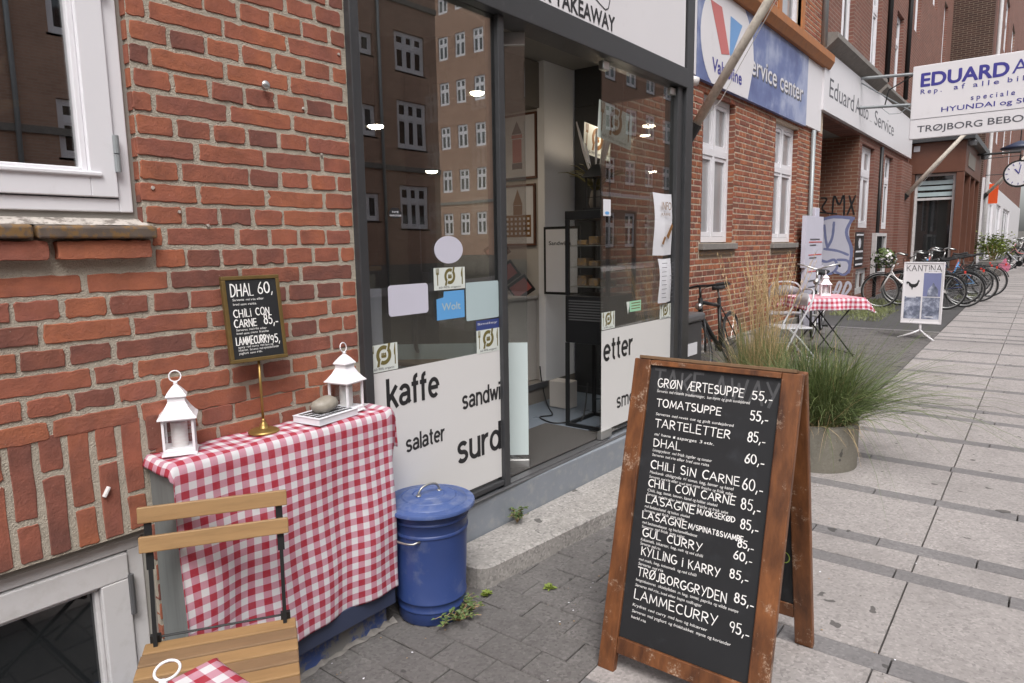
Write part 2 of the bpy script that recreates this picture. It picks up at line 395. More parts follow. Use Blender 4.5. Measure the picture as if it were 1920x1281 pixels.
MT['blue_grey'] = plain('blue_grey_paint', (.215,.235,.265), .5, 0, .14, 8, .25, 60, (.33,.33,.32), .6, .5, .72)
MT['floor_blue'] = plain('blue_grey_floor_paint', (.15,.18,.22), .3, 0, .12, 4)
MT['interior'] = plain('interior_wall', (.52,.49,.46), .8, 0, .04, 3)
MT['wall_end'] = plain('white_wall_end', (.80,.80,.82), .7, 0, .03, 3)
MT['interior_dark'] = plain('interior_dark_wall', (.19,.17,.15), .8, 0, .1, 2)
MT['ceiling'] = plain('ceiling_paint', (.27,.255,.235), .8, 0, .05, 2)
MT['granite'] = None
def granite(name, c, sp=.55, dk=(.09,.085,.085), bump=.5, joint=None):
    t = NT(name); n = t.noise(1.7, 5); col = t.mix(n, tuple(v*.84 for v in c), tuple(v*1.14 for v in c))
    v = t.n('ShaderNodeTexVoronoi'); v.inputs['Scale'].default_value = 95; t.l(t.tc.outputs['Object'], v.inputs['Vector'])
    gs = t.n('ShaderNodeSeparateColor'); t.l(v.outputs['Color'], gs.inputs[0])
    col = t.mix(t.ramp(gs.outputs[0], [(.55, 0.0), (.95, sp)]), col, dk)
    col = t.mix(t.ramp(gs.outputs[1], [(.6, 0.0), (.95, sp*.9)]), col, tuple(min(.85, q*1.7) for q in c))
    col = t.mix(t.ramp(t.noise(7, 6, .7), [(.50, 0.0), (.74, .48)]), col, tuple(q*.5 for q in c)); col = t.mix(t.ramp(t.noise(.8, 4, .6), [(.42, 0.0), (.68, .42)]), col, tuple(q*.62 for q in c))
    g = t.n('ShaderNodeNewGeometry'); col = t.mix(t.math('MULTIPLY', g.outputs['Random Per Island'], .22), col, tuple(q*.55 for q in c))
    sp2 = t.noise(9, 2, .5); col = t.mix(t.ramp(sp2, [(.715, 0.0), (.73, .75)]), col, (.05,.047,.045))
    t.bump(t.math('ADD', t.noise(140, 4), t.math('MULTIPLY', t.noise(20, 4), .7)), bump, .003); return t.set(col, .85, 0, .3)
MT['granite'] = granite('granite_slab', (.345,.318,.306), .36)
MT['granite_step'] = granite('granite_step', (.35,.33,.31), .5)
MT['setts'] = granite('dark_stone_strip', (.20,.19,.19), .3)
MT['paver'] = granite('concrete_paver', (.15,.14,.135), .42, (.05,.046,.043), .7)
MT['asphalt'] = granite('asphalt', (.085,.082,.082), .3)
MT['dirt'] = plain('joint_dirt', (.075,.066,.055), .95, 0, .3, 40, .6, 120)
MT['concrete'] = granite('planter_concrete', (.22,.205,.17), .18, (.12,.11,.09), .5)
MT['grey_stone'] = plain('grey_stone_trim', (.20,.185,.17), .85, 0, .2, 6, .4, 50, (.33,.31,.28), .4)
MT['sill'] = plain('weathered_sill_tile', (.115,.088,.07), .6, 0, .5, 18, .6, 60, (.21,.115,.035), .85, .47, .56)
MT['sill_top'] = plain('mortar_smears', (.46,.42,.38), .9, 0, .25, 16, .6, 60, (.12,.10,.085), .8, .48, .6)
MT['sealant'] = plain('grey_window_joint', (.26,.245,.22), .9, 0, .12, 14, .4, 90)
MT['ochre'] = plain('ochre_trim', (.40,.155,.05), .6, 0, .18, 5, .2, 60, (.22,.10,.05), .5)
MT['brown_panel'] = plain('brown_timber', (.125,.048,.028), .5, 0, .2, 5, .15, 50)
MT['zinc'] = plain('zinc_pipe', (.30,.32,.33), .5, .4, .15, 8)
MT['pole'] = plain('weathered_flagpole', (.60,.545,.47), .6, 0, .18, 7, .3, 50, (.27,.23,.19), .6, .5, .7)
MT['chalkboard'] = plain('chalkboard', (.0135,.0145,.0165), .62, 0, .25, 5, 0, 90, (.05,.055,.065), .5, .55, .82)
MT['chalk'] = plain('chalk_paint', (.86,.85,.83), .9, 0, .05, 60)
MT['chalk_faint'] = plain('faint_chalk', (.075,.076,.08), .9, 0, .35, 60)
MT['chalk_green'] = plain('green_chalk', (.30,.42,.08), .9, 0, .1, 60)
MT['chalk_pink'] = plain('pink_chalk', (.50,.16,.24), .9, 0, .15, 60)
def wood(name, c, c2, scl=1.0, axis=(1, 1, 1), rough=.5, wear=None, wamt=.6):
    t = NT(name); n = t.noise(9*scl, 6, .6, stretch=axis); n2 = t.noise(60*scl, 4, .6, stretch=axis)
    g = t.n('ShaderNodeNewGeometry')
    col = t.mix(t.ramp(n, [(.3, 0.0), (.7, 1.0)]), c, c2)
    col = t.mix(t.ramp(n2, [(.45, 0.0), (.8, .5)]), col, tuple(v*.5 for v in c))
    col = t.mix(t.math('MULTIPLY', g.outputs['Random Per Island'], .4), col, tuple(v*.6 for v in c2))
    if wear:
        k = t.ramp(t.noise(6*scl, 7, .72), [(.56, 0.0), (.64, 1.0)]); k2 = t.ramp(t.noise(75*scl, 5, .75), [(.45, 0.0), (.6, 1.0)])
        col = t.mix(t.math('MULTIPLY', t.math('MULTIPLY', k, k2), wamt), col, wear)
    t.bump(n2, .35, .002); return t.set(col, rough)
MT['oak'] = wood('oiled_acacia', (.37,.225,.10), (.27,.155,.065), 1.2, (.15, 1, 1), .55)
MT['oak_dark'] = wood('worn_acacia', (.27,.165,.085), (.19,.115,.06), 1.2, (.15, 1, 1), .6)
MT['board_wood'] = wood('stained_board_frame', (.29,.108,.036), (.060,.022,.010), 1.9, (1, 1, .22), .45, (.50,.38,.28), .95)
MT['board_edge'] = wood('worn_board_edge', (.22,.13,.07), (.15,.085,.04), 1.3, (1, 1, .14), .6)
MT['brass'] = plain('aged_brass', (.36,.23,.075), .38, .75, .25, 30, .1, 80)
MT['bronze_frame'] = plain('bronze_frame', (.16,.105,.035), .5, .35, .25, 30, .2, 80)
MT['blue_can'] = plain('blue_enamel', (.026,.050,.165), .40, 0, .22, 5, .2, 22, (.13,.15,.22), .45, .55, .72)
MT['blue_lid'] = plain('dusty_blue_lid', (.055,.095,.25), .5, 0, .2, 6, .3, 30, (.21,.24,.34), .6, .48, .70)
MT['blue_plinth'] = plain('flaking_blue_plinth', (.05,.085,.24), .7, 0, .35, 5, .5, 40, (.20,.195,.18), .95, .46, .55)
MT['cabinet_blue'] = plain('dark_blue_cabinet', (.035,.045,.085), .45, 0, .15, 8)
MT['cabinet_grey'] = wood('grey_weathered_board', (.22,.23,.22), (.16,.17,.165), 1, (1, 1, .1), .7)
MT['candle'] = plain('ivory_candle', (.74,.71,.70), .5, 0, .03, 10)
MT['pebble'] = plain('grey_pebble', (.25,.225,.185), .45, 0, .25, 14, .2, 60, (.40,.37,.32), .5)
MT['paper'] = plain('white_paper', (.72,.72,.76), .7, 0, .03, 8)
MT['paper_lilac'] = plain('faded_paper', (.56,.55,.64), .7, 0, .05, 6)
MT['paper_teal'] = plain('pale_teal_paper', (.42,.52,.54), .7, 0, .05, 6)
MT['sky_blue'] = plain('sky_blue_card', (.12,.36,.70), .5, 0, .06, 5)
MT['navy'] = plain('navy_card', (.035,.055,.20), .5, 0, .1, 5)
MT['olive'] = plain('olive_print', (.15,.125,.035), .6, 0, .08, 9)
MT['umber'] = plain('umber_print', (.22,.10,.025), .6, 0, .08, 9)
MT['sticker'] = plain('sticker_white', (.66,.70,.66), .5, 0, .03, 9)
MT['mint'] = plain('mint_sticker', (.33,.62,.42), .5, 0, .05, 9)
MT['blue_print'] = plain('blue_print', (.045,.04,.26), .5, 0, .1, 8)
MT['grey_print'] = plain('grey_print', (.09,.09,.105), .5, 0, .1, 8)
MT['fade_blue'] = plain('faded_blue_print', (.18,.20,.36), .5, 0, .15, 4)
MT['sign_white'] = plain('sign_white', (.72,.70,.72), .42, 0, .03, 1.5, 0, 90, (.50,.47,.45), .3, .6, .85)
MT['red_print'] = plain('faded_red', (.55,.16,.15), .5, 0, .06, 4)
MT['red'] = plain('signal_red', (.60,.035,.02), .45, 0, .08, 6)
MT['orange'] = plain('orange_sign', (.80,.10,.02), .45, 0, .06, 6)
MT['light_blue'] = plain('light_blue_print', (.16,.33,.62), .5, 0, .06, 4)
MT['curtain'] = plain('grey_net_curtain', (.34,.31,.31), .9, 0, .12, 30)
MT['grey_metal'] = plain('grey_painted_metal', (.56,.57,.60), .38, .2, .1, 10)
MT['leaf_a'] = plain('weed_green', (.075,.125,.035), .6, 0, .35, 18, 0, 90, (.20,.20,.05), .5)
MT['leaf_b'] = plain('yellow_green_leaf', (.17,.22,.035), .6, 0, .3, 12)
MT['grass_a'] = plain('planter_grass', (.105,.145,.045), .6, 0, .35, 9)
MT['grass_b'] = plain('grass_light', (.20,.225,.085), .6, 0, .3, 9)
MT['straw'] = plain('dry_straw', (.55,.40,.22), .7, 0, .22, 12)
MT['straw_dark'] = plain('dead_grass', (.30,.20,.10), .7, 0, .25, 12)
MT['soil'] = plain('soil', (.05,.038,.027), .95, 0, .3, 40, .6, 60)
MT['mat'] = plain('doormat', (.060,.056,.053), .95, 0, .25, 60, .8, 220)
MT['fridge'] = plain('black_fridge', (.012,.0125,.014), .35, 0, .15, 9)
t_ = NT('poster_photo'); n_ = t_.noise(7, 6, .7); t_.set(t_.ramp(n_, [(.30, (.03,.035,.06)), (.5, (.17,.19,.26)), (.62, (.42,.45,.55)), (.75, (.62,.63,.70))]), .5); MT['poster_photo'] = t_.m
MT['grass_d'] = plain('dark_grass', (.060,.088,.030), .6, 0, .3, 9)  # darker green for one set of blades
MT['dark_pane'] = None
def dark_pane(name, c, rough=.04):
    t = NT(name); n = t.noise(.9, 3); col = t.mix(n, tuple(v*.5 for v in c), tuple(v*1.5 for v in c)); t.b.inputs['IOR'].default_value = 1.7
    return t.set(col, rough, 0, .6)
MT['dark_pane'] = dark_pane('window_glass_dark', (.018,.02,.021))
MT['pale_pane'] = dark_pane('window_glass_curtained', (.34,.34,.35), .08)
def glass(name, tint=(.93,.96,.95), f0=.05, gain=1.0):
    t = NT(name); t.t.nodes.remove(t.b); out = [q for q in t.t.nodes if q.type == 'OUTPUT_MATERIAL'][0]
    tr = t.n('ShaderNodeBsdfTransparent'); tr.inputs[0].default_value = (*tint, 1)
    nz = t.noise(1.1, 2, .4); bp_ = t.n('ShaderNodeBump'); bp_.inputs['Strength'].default_value = .06; bp_.inputs['Distance'].default_value = .02; t.l(nz, bp_.inputs['Height'])
    gl = t.n('ShaderNodeBsdfGlossy'); t.l(bp_.outputs[0], gl.inputs['Normal']); gl.inputs['Roughness'].default_value = 0.0; gl.inputs[0].default_value = (1, 1, 1, 1)
    lw = t.n('ShaderNodeLayerWeight'); lw.inputs['Blend'].default_value = .5
    f = t.math('ADD', f0, t.math('MULTIPLY', t.math('POWER', lw.outputs['Facing'], 5.0), gain*(1-f0)))
    mx = t.n('ShaderNodeMixShader'); t.l(f, mx.inputs[0]); t.l(tr.outputs[0], mx.inputs[1]); t.l(gl.outputs[0], mx.inputs[2]); t.l(mx.outputs[0], out.inputs[0])
    return t.m
MT['glass'] = glass('shop_glass', (.80,.82,.81), .21)
MT['glass_house'] = glass('house_glass', (.62,.64,.64), .34)
MT['glass_thin'] = glass('thin_glass', (.96,.97,.97), .04)
def emis(name, c, st):
    t = NT(name); t.b.inputs['Emission Color'].default_value = (*c, 1); t.b.inputs['Emission Strength'].default_value = st; return t.set(c, .5)
MT['lamp'] = emis('warm_lamp', (1.0,.84,.64), 60.0)
def gingham(name, c=.0245, red=(.45,.010,.035), rough=.85):
    t = NT(name); s = t.n('ShaderNodeSeparateXYZ'); t.l(t.tc.outputs['UV'], s.inputs[0])
    st = []
    for i in (0, 1):
        fr = t.math('FRACT', t.math('DIVIDE', s.outputs[i], 2*c)); st.append(t.math('LESS_THAN', fr, .5))
    sm = t.math('MULTIPLY', t.math('ADD', st[0], st[1]), .5)
    col = t.ramp(sm, [(0.0, (.80,.78,.80)), (.25, (.63,.30,.38)), (.75, red)], 'CONSTANT')
    wv = t.n('ShaderNodeTexWave'); wv.inputs['Scale'].default_value = 260; t.l(t.tc.outputs['UV'], wv.inputs['Vector'])
    wv2 = t.n('ShaderNodeTexWave', bands_direction='Y'); wv2.inputs['Scale'].default_value = 260; t.l(t.tc.outputs['UV'], wv2.inputs['Vector'])
    col = t.mix(t.math('MULTIPLY', t.noise(40, 4), .16), col, (.62,.55,.58))
    t.bump(t.math('ADD', t.math('MULTIPLY', t.noise(16, 5, .6), 4.0), t.math('ADD', wv.outputs['Fac'], wv2.outputs['Fac'])), .55, .0018)
    return t.set(col, rough, 0, .2)
MT['gingham'] = gingham('red_gingham')
MT['gingham_small'] = gingham('red_gingham_small', .029)

# ================================================================== GROUND
def gp(x, y, dz=0.0): return (x, y, gz(x) + dz)
def sheet(mb, x0, y0, x1, y1, dz, mi=0):
    mb.add([gp(x0, y0, dz), gp(x1, y0, dz), gp(x1, y1, dz), gp(x0, y1, dz)], [(0, 1, 2, 3)], mi)
g = MB(); sheet(g, -60, -60, 160, 60, -.030); tag(g.build('ground', MT['dirt'], recalc=False), kind='structure')
def slabbox(mb, x0, y0, x1, y1, top, bot, mi=0, ch=.003, tl=.0):
    j = [random.uniform(-tl, tl) for _ in range(4)]
    a = [gp(x0+ch, y0+ch, top+j[0]), gp(x1-ch, y0+ch, top+j[1]), gp(x1-ch, y1-ch, top+j[2]), gp(x0+ch, y1-ch, top+j[3])]
    b = [gp(x0, y0, top-ch), gp(x1, y0, top-ch), gp(x1, y1, top-ch), gp(x0, y1, top-ch)]
    c = [gp(x0, y0, bot), gp(x1, y0, bot), gp(x1, y1, bot), gp(x0, y1, bot)]
    mb.add(a + b + c, [(0,1,2,3)] + [(4+i, 4+(i+1) % 4, (i+1) % 4, i) for i in range(4)] + [(8+i, 8+(i+1) % 4, 4+(i+1) % 4, 4+i) for i in range(4)], mi)
# granite slabs with dark sett strips across
strips = []; x = -1.2
strips = [-1.3, -.95, -.25, .10, .80, 1.52, 1.87, 2.624, 3.388, 3.70, 4.428, 5.109, 5.815, 6.5, 6.85, 7.791, 8.5, 9.3, 10.05, 10.999, 11.33, 11.76, 12.5, 13.3, 14.1, 14.873, 15.2, 16.0, 16.8, 17.5, 17.85]
x = 18.8
while x < 46: strips.append(x); x += random.choice((.36, .75, .8))
slabs = MB(); SW = .105
yl = [-.955, -1.765, -2.575, -3.385]
for i in range(len(strips)-1):
    a = strips[i] + SW/2 + .004; b = strips[i+1] - SW/2 - .004
    for k in range(len(yl)-1):
        off = 0
        if b - a > 1.0:
            m = (a+b)/2; slabbox(slabs, a, yl[k+1]+.003, m-.003, yl[k]-.003, 0, -.03, 0); slabbox(slabs, m+.003, yl[k+1]+.003, b, yl[k]-.003, 0, -.03, 0)
        else: slabbox(slabs, a, yl[k+1]+.003, b, yl[k]-.003, random.uniform(-.001, .001), -.03, 0)
    y = -.955
    while y > -3.35:
        L = random.uniform(.30, .52); y2 = max(y - L, -3.38)
        slabbox(slabs, strips[i]-SW/2, y2+.003, strips[i]+SW/2, y-.003, random.uniform(-.002, .001), -.03, 1); y = y2
tag(slabs.build('pavement', [MT['granite'], MT['setts']]), kind='structure')
k = MB(); slabbox(k, -5, -3.56, 60, -3.39, 0, -.13); tag(k.build('kerb', MT['granite_step']), kind='structure')
rd = MB(); sheet(rd, -60, -12.6, 160, -3.57, -.12); tag(rd.build('road', MT['asphalt'], recalc=False), kind='structure')
pv2 = MB(); sheet(pv2, -60, -15.5, 160, -12.6, -.02); tag(pv2.build('far_pavement', MT['granite'], recalc=False), kind='structure')
# concrete pavers between the slabs and the walls
pav = MB(); PW = .142; PL = .212; c = 0; x = -1.3
while x < 11.56:
    y = -.952 - (PL/2 if c % 2 else 0)
    ymax = .02 if x < 4.75 else .95
    while y < ymax:
        y0 = max(y, -.952); y1 = min(y + PL, ymax)
        if y1 - y0 > .03: slabbox(pav, x, y0, x + PW - .004, y1 - .004, random.uniform(-.0025, .0015), -.03, 0, .004, .0012)
        y += PL
    x += PW; c += 1
tag(pav.build('brick_paving', MT['paver']), kind='structure')
asp = MB(); sheet(asp, 11.81, -.948, 46, .95, -.002); tag(asp.build('asphalt_path', MT['asphalt'], recalc=False), kind='structure')
es = MB(); slabbox(es, 11.70, -.952, 11.805, .95, 0, -.03); tag(es.build('edging_strip', MT['setts']), kind='structure')

# ================================================================== BRICK WALLS
def wall_slab(mb, x0, x1, z0, z1, y0, y1, holes, mi=0):
    """a slab with rectangular openings"""
    xs = sorted({x0, x1} | {min(max(v, x0), x1) for h in holes for v in h[:2]}); zs = sorted({z0, z1} | {min(max(v, z0), z1) for h in holes for v in h[2:]})
    def solid(i, j):
        if i < 0 or j < 0 or i >= len(xs)-1 or j >= len(zs)-1: return False
        cx = (xs[i]+xs[i+1])/2; cz = (zs[j]+zs[j+1])/2
        return not any(h[0] < cx < h[1] and h[2] < cz < h[3] for h in holes)
    for i in range(len(xs)-1):
        for j in range(len(zs)-1):
            if not solid(i, j): continue
            a, b, c, d = xs[i], xs[i+1], zs[j], zs[j+1]
            mb.add([(a,y0,c),(b,y0,c),(b,y0,d),(a,y0,d)], [(0,1,2,3)], mi); mb.add([(a,y1,c),(a,y1,d),(b,y1,d),(b,y1,c)], [(0,1,2,3)], mi)
            if not solid(i-1, j): mb.add([(a,y0,c),(a,y0,d),(a,y1,d),(a,y1,c)], [(0,1,2,3)], mi)
            if not solid(i+1, j): mb.add([(b,y0,c),(b,y1,c),(b,y1,d),(b,y0,d)], [(0,1,2,3)], mi)
            if not solid(i, j-1): mb.add([(a,y0,c),(a,y1,c),(b,y1,c),(b,y0,c)], [(0,1,2,3)], mi)
            if not solid(i, j+1): mb.add([(a,y0,d),(b,y0,d),(b,y1,d),(a,y1,d)], [(0,1,2,3)], mi)
def one_brick(mb, a, b, c, d, y, dep, fine, mi=0):
    if fine:
        n = max(3, int((b-a)/.022)); m = 3; P = []
        j = lambda s=1.0: random.uniform(-.0023, .0023)*s
        tl = random.uniform(-.0018, .0018)
        rr = random.uniform(.0015, .006)
        P = [(a+rr+(b-a-2*rr)*i/n, c+j()+tl*i/n) for i in range(n+1)] + [(b+j(), c+rr+(d-c-2*rr)*i/m+tl) for i in range(m+1)] + \
            [(b-rr-(b-a-2*rr)*i/n, d+j()+tl*(1-i/n)) for i in range(n+1)] + [(a+j(), d-rr-(d-c-2*rr)*i/m) for i in range(m+1)]
        if random.random() < .22:
            q = random.randrange(len(P)); P[q] = (P[q][0] + ((a+b)/2-P[q][0])*.1, P[q][1] + ((c+d)/2-P[q][1])*.25)
        cx, cz = (a+b)/2, (c+d)/2; k = len(P); yo = y + random.uniform(-.0022, .0008)
        def inset(e): return [(cx+(p[0]-cx)*(1-e/((b-a)/2)), cz+(p[1]-cz)*(1-e/((d-c)/2))) for p in P]
        f0 = [(p[0], yo+random.uniform(-.0004, .0004), p[1]) for p in inset(.0022)]; f1 = [(p[0], yo+.0016, p[1]) for p in inset(.0004)]; f2 = [(p[0], yo+dep, p[1]) for p in P]
        mb.add(f0+f1+f2, [tuple(range(k))] + [(i, k+i, k+(i+1) % k, (i+1) % k) for i in range(k)] + [(k+i, 2*k+i, 2*k+(i+1) % k, k+(i+1) % k) for i in range(k)], mi)
    else:
        e = .003; yo = y + random.uniform(-.002, .001); j = [random.uniform(-.0012, .0012) for _ in range(4)]
        mb.add([(a+e,yo,c+e),(b-e,yo,c+e),(b-e,yo,d-e),(a+e,yo,d-e),(a+j[0],yo+.004,c+j[1]),(b+j[1],yo+.004,c+j[2]),(b+j[2],yo+.004,d+j[3]),(a+j[3],yo+.004,d+j[0]),(a,yo+dep,c),(b,yo+dep,c),(b,yo+dep,d),(a,yo+dep,d)],
               [(0,1,2,3)] + [(4+i,4+(i+1)%4,(i+1)%4,i) for i in range(4)] + [(8+i,8+(i+1)%4,4+(i+1)%4,4+i) for i in range(4)], mi)
def brick_courses(mb, x0, x1, z0, z1, y, holes, fine=False, dep=.03, pitch=.0667, jt=.0125, bond='english', start=0.0, mi=0):
    i = 0; z = z0
    while z < z1 - .02:
        c = z + jt/2; d = z + pitch - jt/2; L = .24 if i % 2 == 0 else .12
        x = start + (math.floor((x0-start)/.24)-1)*.24 + (.06 if (i//2) % 2 == 0 or i % 2 else .18)
        if i % 2: x += .06
        while x < x1:
            LL = L
            if i % 2 == 0 and random.random() < .24: LL = .12
            if i % 2 == 1 and random.random() < .09: LL = .24
            segs = [(max(x, x0), min(x + LL, x1))]
            for h in holes:
                if h[2] < (c+d)/2 < h[3]:
                    ns = []
                    for s in segs:
                        if s[1] <= h[0] or s[0] >= h[1]: ns.append(s)
                        else:
                            if s[0] < h[0]: ns.append((s[0], h[0]+jt/2))
                            if s[1] > h[1]: ns.append((h[1]-jt/2, s[1]))
                    segs = ns
            for s in segs:
                if s[1]-s[0] > .035:
                    wj = random.uniform(-.0035, .0035)
                    one_brick(mb, s[0]+jt/2+wj, s[1]-jt/2+wj, c+random.uniform(-.001, .001), d+random.uniform(-.001, .001), y, dep, fine, mi)
            x += LL
        z += pitch; i += 1

def window(par, x0, x1, z0, z1, y, mul=1, tr=None, fr=.05, depth=.06, mat='white', pane='dark_pane', sill=None, name='window', sash=.035):
    """casement window facing -y: part window (frame), sub-parts pane and sill; y = front of the frame"""
    m = MB(); m.box((x0, y, z0), (x0+fr, y+depth, z1)); m.box((x1-fr, y, z0), (x1, y+depth, z1))
    m.box((x0+fr, y, z0), (x1-fr, y+depth, z0+fr*1.2)); m.box((x0+fr, y, z1-fr), (x1-fr, y+depth, z1))
    W = (x1-x0-2*fr); zt = [(z0+fr*1.2, z1-fr)]
    if tr: m.box((x0+fr, y-.004, tr-fr*.7), (x1-fr, y+depth, tr+fr*.7)); zt = [(z0+fr*1.2, tr-fr*.7), (tr+fr*.7, z1-fr)]
    for k in range(mul):
        a = x0+fr+W*k/mul; b = x0+fr+W*(k+1)/mul
        if k: m.box((a-fr*.45, y-.003, z0+fr*1.2), (a+fr*.45, y+depth, z1-fr))
        for (c, d) in zt:
            aa = a + (fr*.45 if k else 0); bb = b - (fr*.45 if k < mul-1 else 0); s = sash; e = .004
            m.box((aa+e, y+.008, c+e), (aa+s, y+depth-.01, d-e)); m.box((bb-s, y+.008, c+e), (bb-e, y+depth-.01, d-e))
            m.box((aa+s, y+.008, c+e), (bb-s, y+depth-.01, c+s*1.2)); m.box((aa+s, y+.008, d-s), (bb-s, y+depth-.01, d-e))
    o = m.build(name, MT[mat], par)
    p = MB(); p.box((x0+fr*.6, y+.03, z0+fr*.6), (x1-fr*.6, y+.036, z1-fr*.6)); p.build('pane', MT[pane], o)
    if sill:
        s = MB(); s.box((x0-.06, y-sill[0], z0-.07), (x1+.06, y+.02, z0-.006)); s.build('sill', MT[sill[1]], o, bevel=.006)
    return o

# ------------------------------------------------------------------ near brick house (the wall behind the cabinet)
ha = thing('brick_house', 'red brick house wall behind the gingham covered cabinet, with a white casement window', 'house', (0.7, 0, 0))
WX0, WX1, WZ0, WZ1 = -.42, .962, 1.652, 3.15
BX0, BX1, BZ0, BZ1 = -.72, .905, -.12, .722
HO = [(WX0, WX1, WZ0, WZ1), (BX0, BX1, BZ0, BZ1)]
m = MB(); wall_slab(m, -3.0, 1.765, -.25, 3.55, .0026, .36, HO); m.build('mortar_bed', MT['mortar'], ha, recalc=False)
b = MB()
SZ0, SZ1 = BZ1+.004, 1.078                        # upright course over the cellar window
brick_courses(b, -2.9, 1.757, 1.656-.0667*9+.0, 3.55, 0, HO + [(-.9, .935, SZ0, SZ1), (-.9, .985, 1.55, 1.66)], True, start=.962, jt=.0138)
brick_courses(b, -2.9, 1.757, .0, 1.656-.0667*9, 0, HO + [(-.9, .935, SZ0-.02, SZ1)], True, start=.962, jt=.0138)
x = -.88; k = 0
while x < .92:
    h1 = .108 if k % 2 else .228; zs = SZ1
    segs = [(zs-h1, zs), (SZ0+.004, zs-h1-.012)]
    for (c, d) in segs: one_brick(b, x+.0065, x+.060, c+random.uniform(-.004, .004), d+random.uniform(-.003, .003), 0, .03, True)
    x += .0715; k += 1
b.build('brickwork', MT['brick'], ha, recalc=False)
rv = MB()                                          # brick ends in the window reveal, right side
i = 0; z = WZ0
while z < WZ1:
    rv.box((WX1-.004, .004, z+.008), (WX1+.02, .10, z+.06)); z += .0667
rv.build('reveal', MT['brick'], ha, recalc=False)
up_ = MB(); wall_slab(up_, -3.0, 4.86, 3.56, 12.5, .0, .36, [(.0, 1.3, 4.6, 6.2), (2.2, 3.4, 4.6, 6.2), (0, 1.3, 7.6, 9.2), (2.2, 3.4, 7.6, 9.2)]); up_.build('upper_wall', MT['brown_brick'], ha, recalc=False)
for (a, z) in ((.0, 4.6), (2.2, 4.6), (0, 7.6), (2.2, 7.6)): window(ha, a+.02, a+1.2, z+.02, z+1.55, .1, 2, z+1.1, sill=(.12, 'sill'))
# casement window: frame > sash, pane, hinges
wn = MB(); y0 = .022; fx1 = .944; fz0 = 1.695; fr = .038
wn.box((WX0+.02, y0, fz0), (WX0+.02+fr, .10, 3.13)); wn.box((fx1-fr, y0, fz0), (fx1, .10, 3.13)); wn.box((WX0+.02+fr, y0, fz0), (fx1-fr, .10, fz0+fr)); wn.box((WX0+.02+fr, y0, 3.13-fr), (fx1-fr, .10, 3.13))
wo = wn.build('window', MT['white'], ha, bevel=.003)
sx0, sx1, sz0, sz1 = WX0+.02+fr+.003, fx1-fr-.003, fz0+fr+.004, 3.13-fr-.004; sw = .072; sy = .012
s = MB(); s.box((sx0, sy, sz0), (sx0+sw, .08, sz1)); s.box((sx1-sw, sy, sz0), (sx1, .08, sz1)); s.box((sx0+sw, sy, sz0), (sx1-sw, .08, sz0+sw*.92)); s.box((sx0+sw, sy, sz1-sw), (sx1-sw, .08, sz1))
bd = .016                                           # glazing bead stepped inward, and a drip ledge
s.box((sx1-sw-bd, sy+.014, sz0+sw*.92), (sx1-sw, .07, sz1-sw)); s.box((sx0+sw, sy+.014, sz0+sw*.92), (sx0+sw+bd, .07, sz1-sw)); s.box((sx0+sw+bd, sy+.014, sz0+sw*.92), (sx1-sw-bd, .07, sz0+sw*.92+bd))
s.box((sx0+.02, sy-.008, sz0+sw*.80), (sx1-sw+.03, sy+.004, sz0+sw*.97))
s.build('sash', MT['white'], wo, bevel=.003)
p = MB(); p.box((sx0+sw, sy+.034, sz0+sw*.9), (sx1-sw, sy+.039, sz1-sw)); p.build('pane', MT['glass_house'], wo)
for zc in (1.862, 2.36, 2.95):
    hg = MB(); hg.tube([(fx1-fr-.001, sy-.006, zc-.052), (fx1-fr-.001, sy-.006, zc-.002)], .0085, 10); hg.tube([(fx1-fr-.001, sy-.006, zc+.001), (fx1-fr-.001, sy-.006, zc+.052)], .0085, 10)
    hg.box((fx1-fr-.002, sy-.004, zc-.05), (fx1-fr+.008, sy+.012, zc+.05)); hg.build('hinge', MT['zinc'], wo)
jt = MB(); jt.box((fx1, .030, 1.66), (WX1+.002, .12, 3.13)); jt.box((WX0, .030, 1.652), (fx1, .12, fz0)); jt.build('joint_mortar', MT['sealant'], wo)
sl_ = MB(); xs = [-.58, -.33, -.08, .158, .398, .664, .985]
for i in range(len(xs)-1):
    sl_.add([(xs[i]+.004, -.042, 1.617), (xs[i+1]-.004, -.042, 1.617), (xs[i+1]-.004, .08, 1.625), (xs[i]+.004, .08, 1.625), (xs[i]+.004, -.042, 1.650), (xs[i+1]-.004, -.042, 1.652), (xs[i+1]-.004, .08, 1.674), (xs[i]+.004, .08, 1.672)],
             [(0,3,2,1),(4,5,6,7),(0,1,5,4),(1,2,6,5),(2,3,7,6),(3,0,4,7)])
sl_.build('window_sill', MT['sill'], ha, bevel=.006)
sm = MB(); n = 40
A = []; B_ = []
for i in range(n+1):
    xx = -.42 + 1.39*i/n; A.append((xx, -.036+random.uniform(0, .03), 1.6555)); B_.append((xx, .03, 1.677))
sm.add(A + B_, [(i, i+1, n+2+i, n+1+i) for i in range(n)]); sm.build('mortar_smear', MT['sill_top'], ha, recalc=False)
sb = MB()
for (a, c_) in ((-.58, -.13), (-.12, .205), (.215, .505), (.515, .70), (.712, .972)): one_brick(sb, a+.005, c_-.005, 1.559, 1.612, -.026, .06, True)
sb.build('sill_brick_course', MT['brick'], ha, recalc=False)
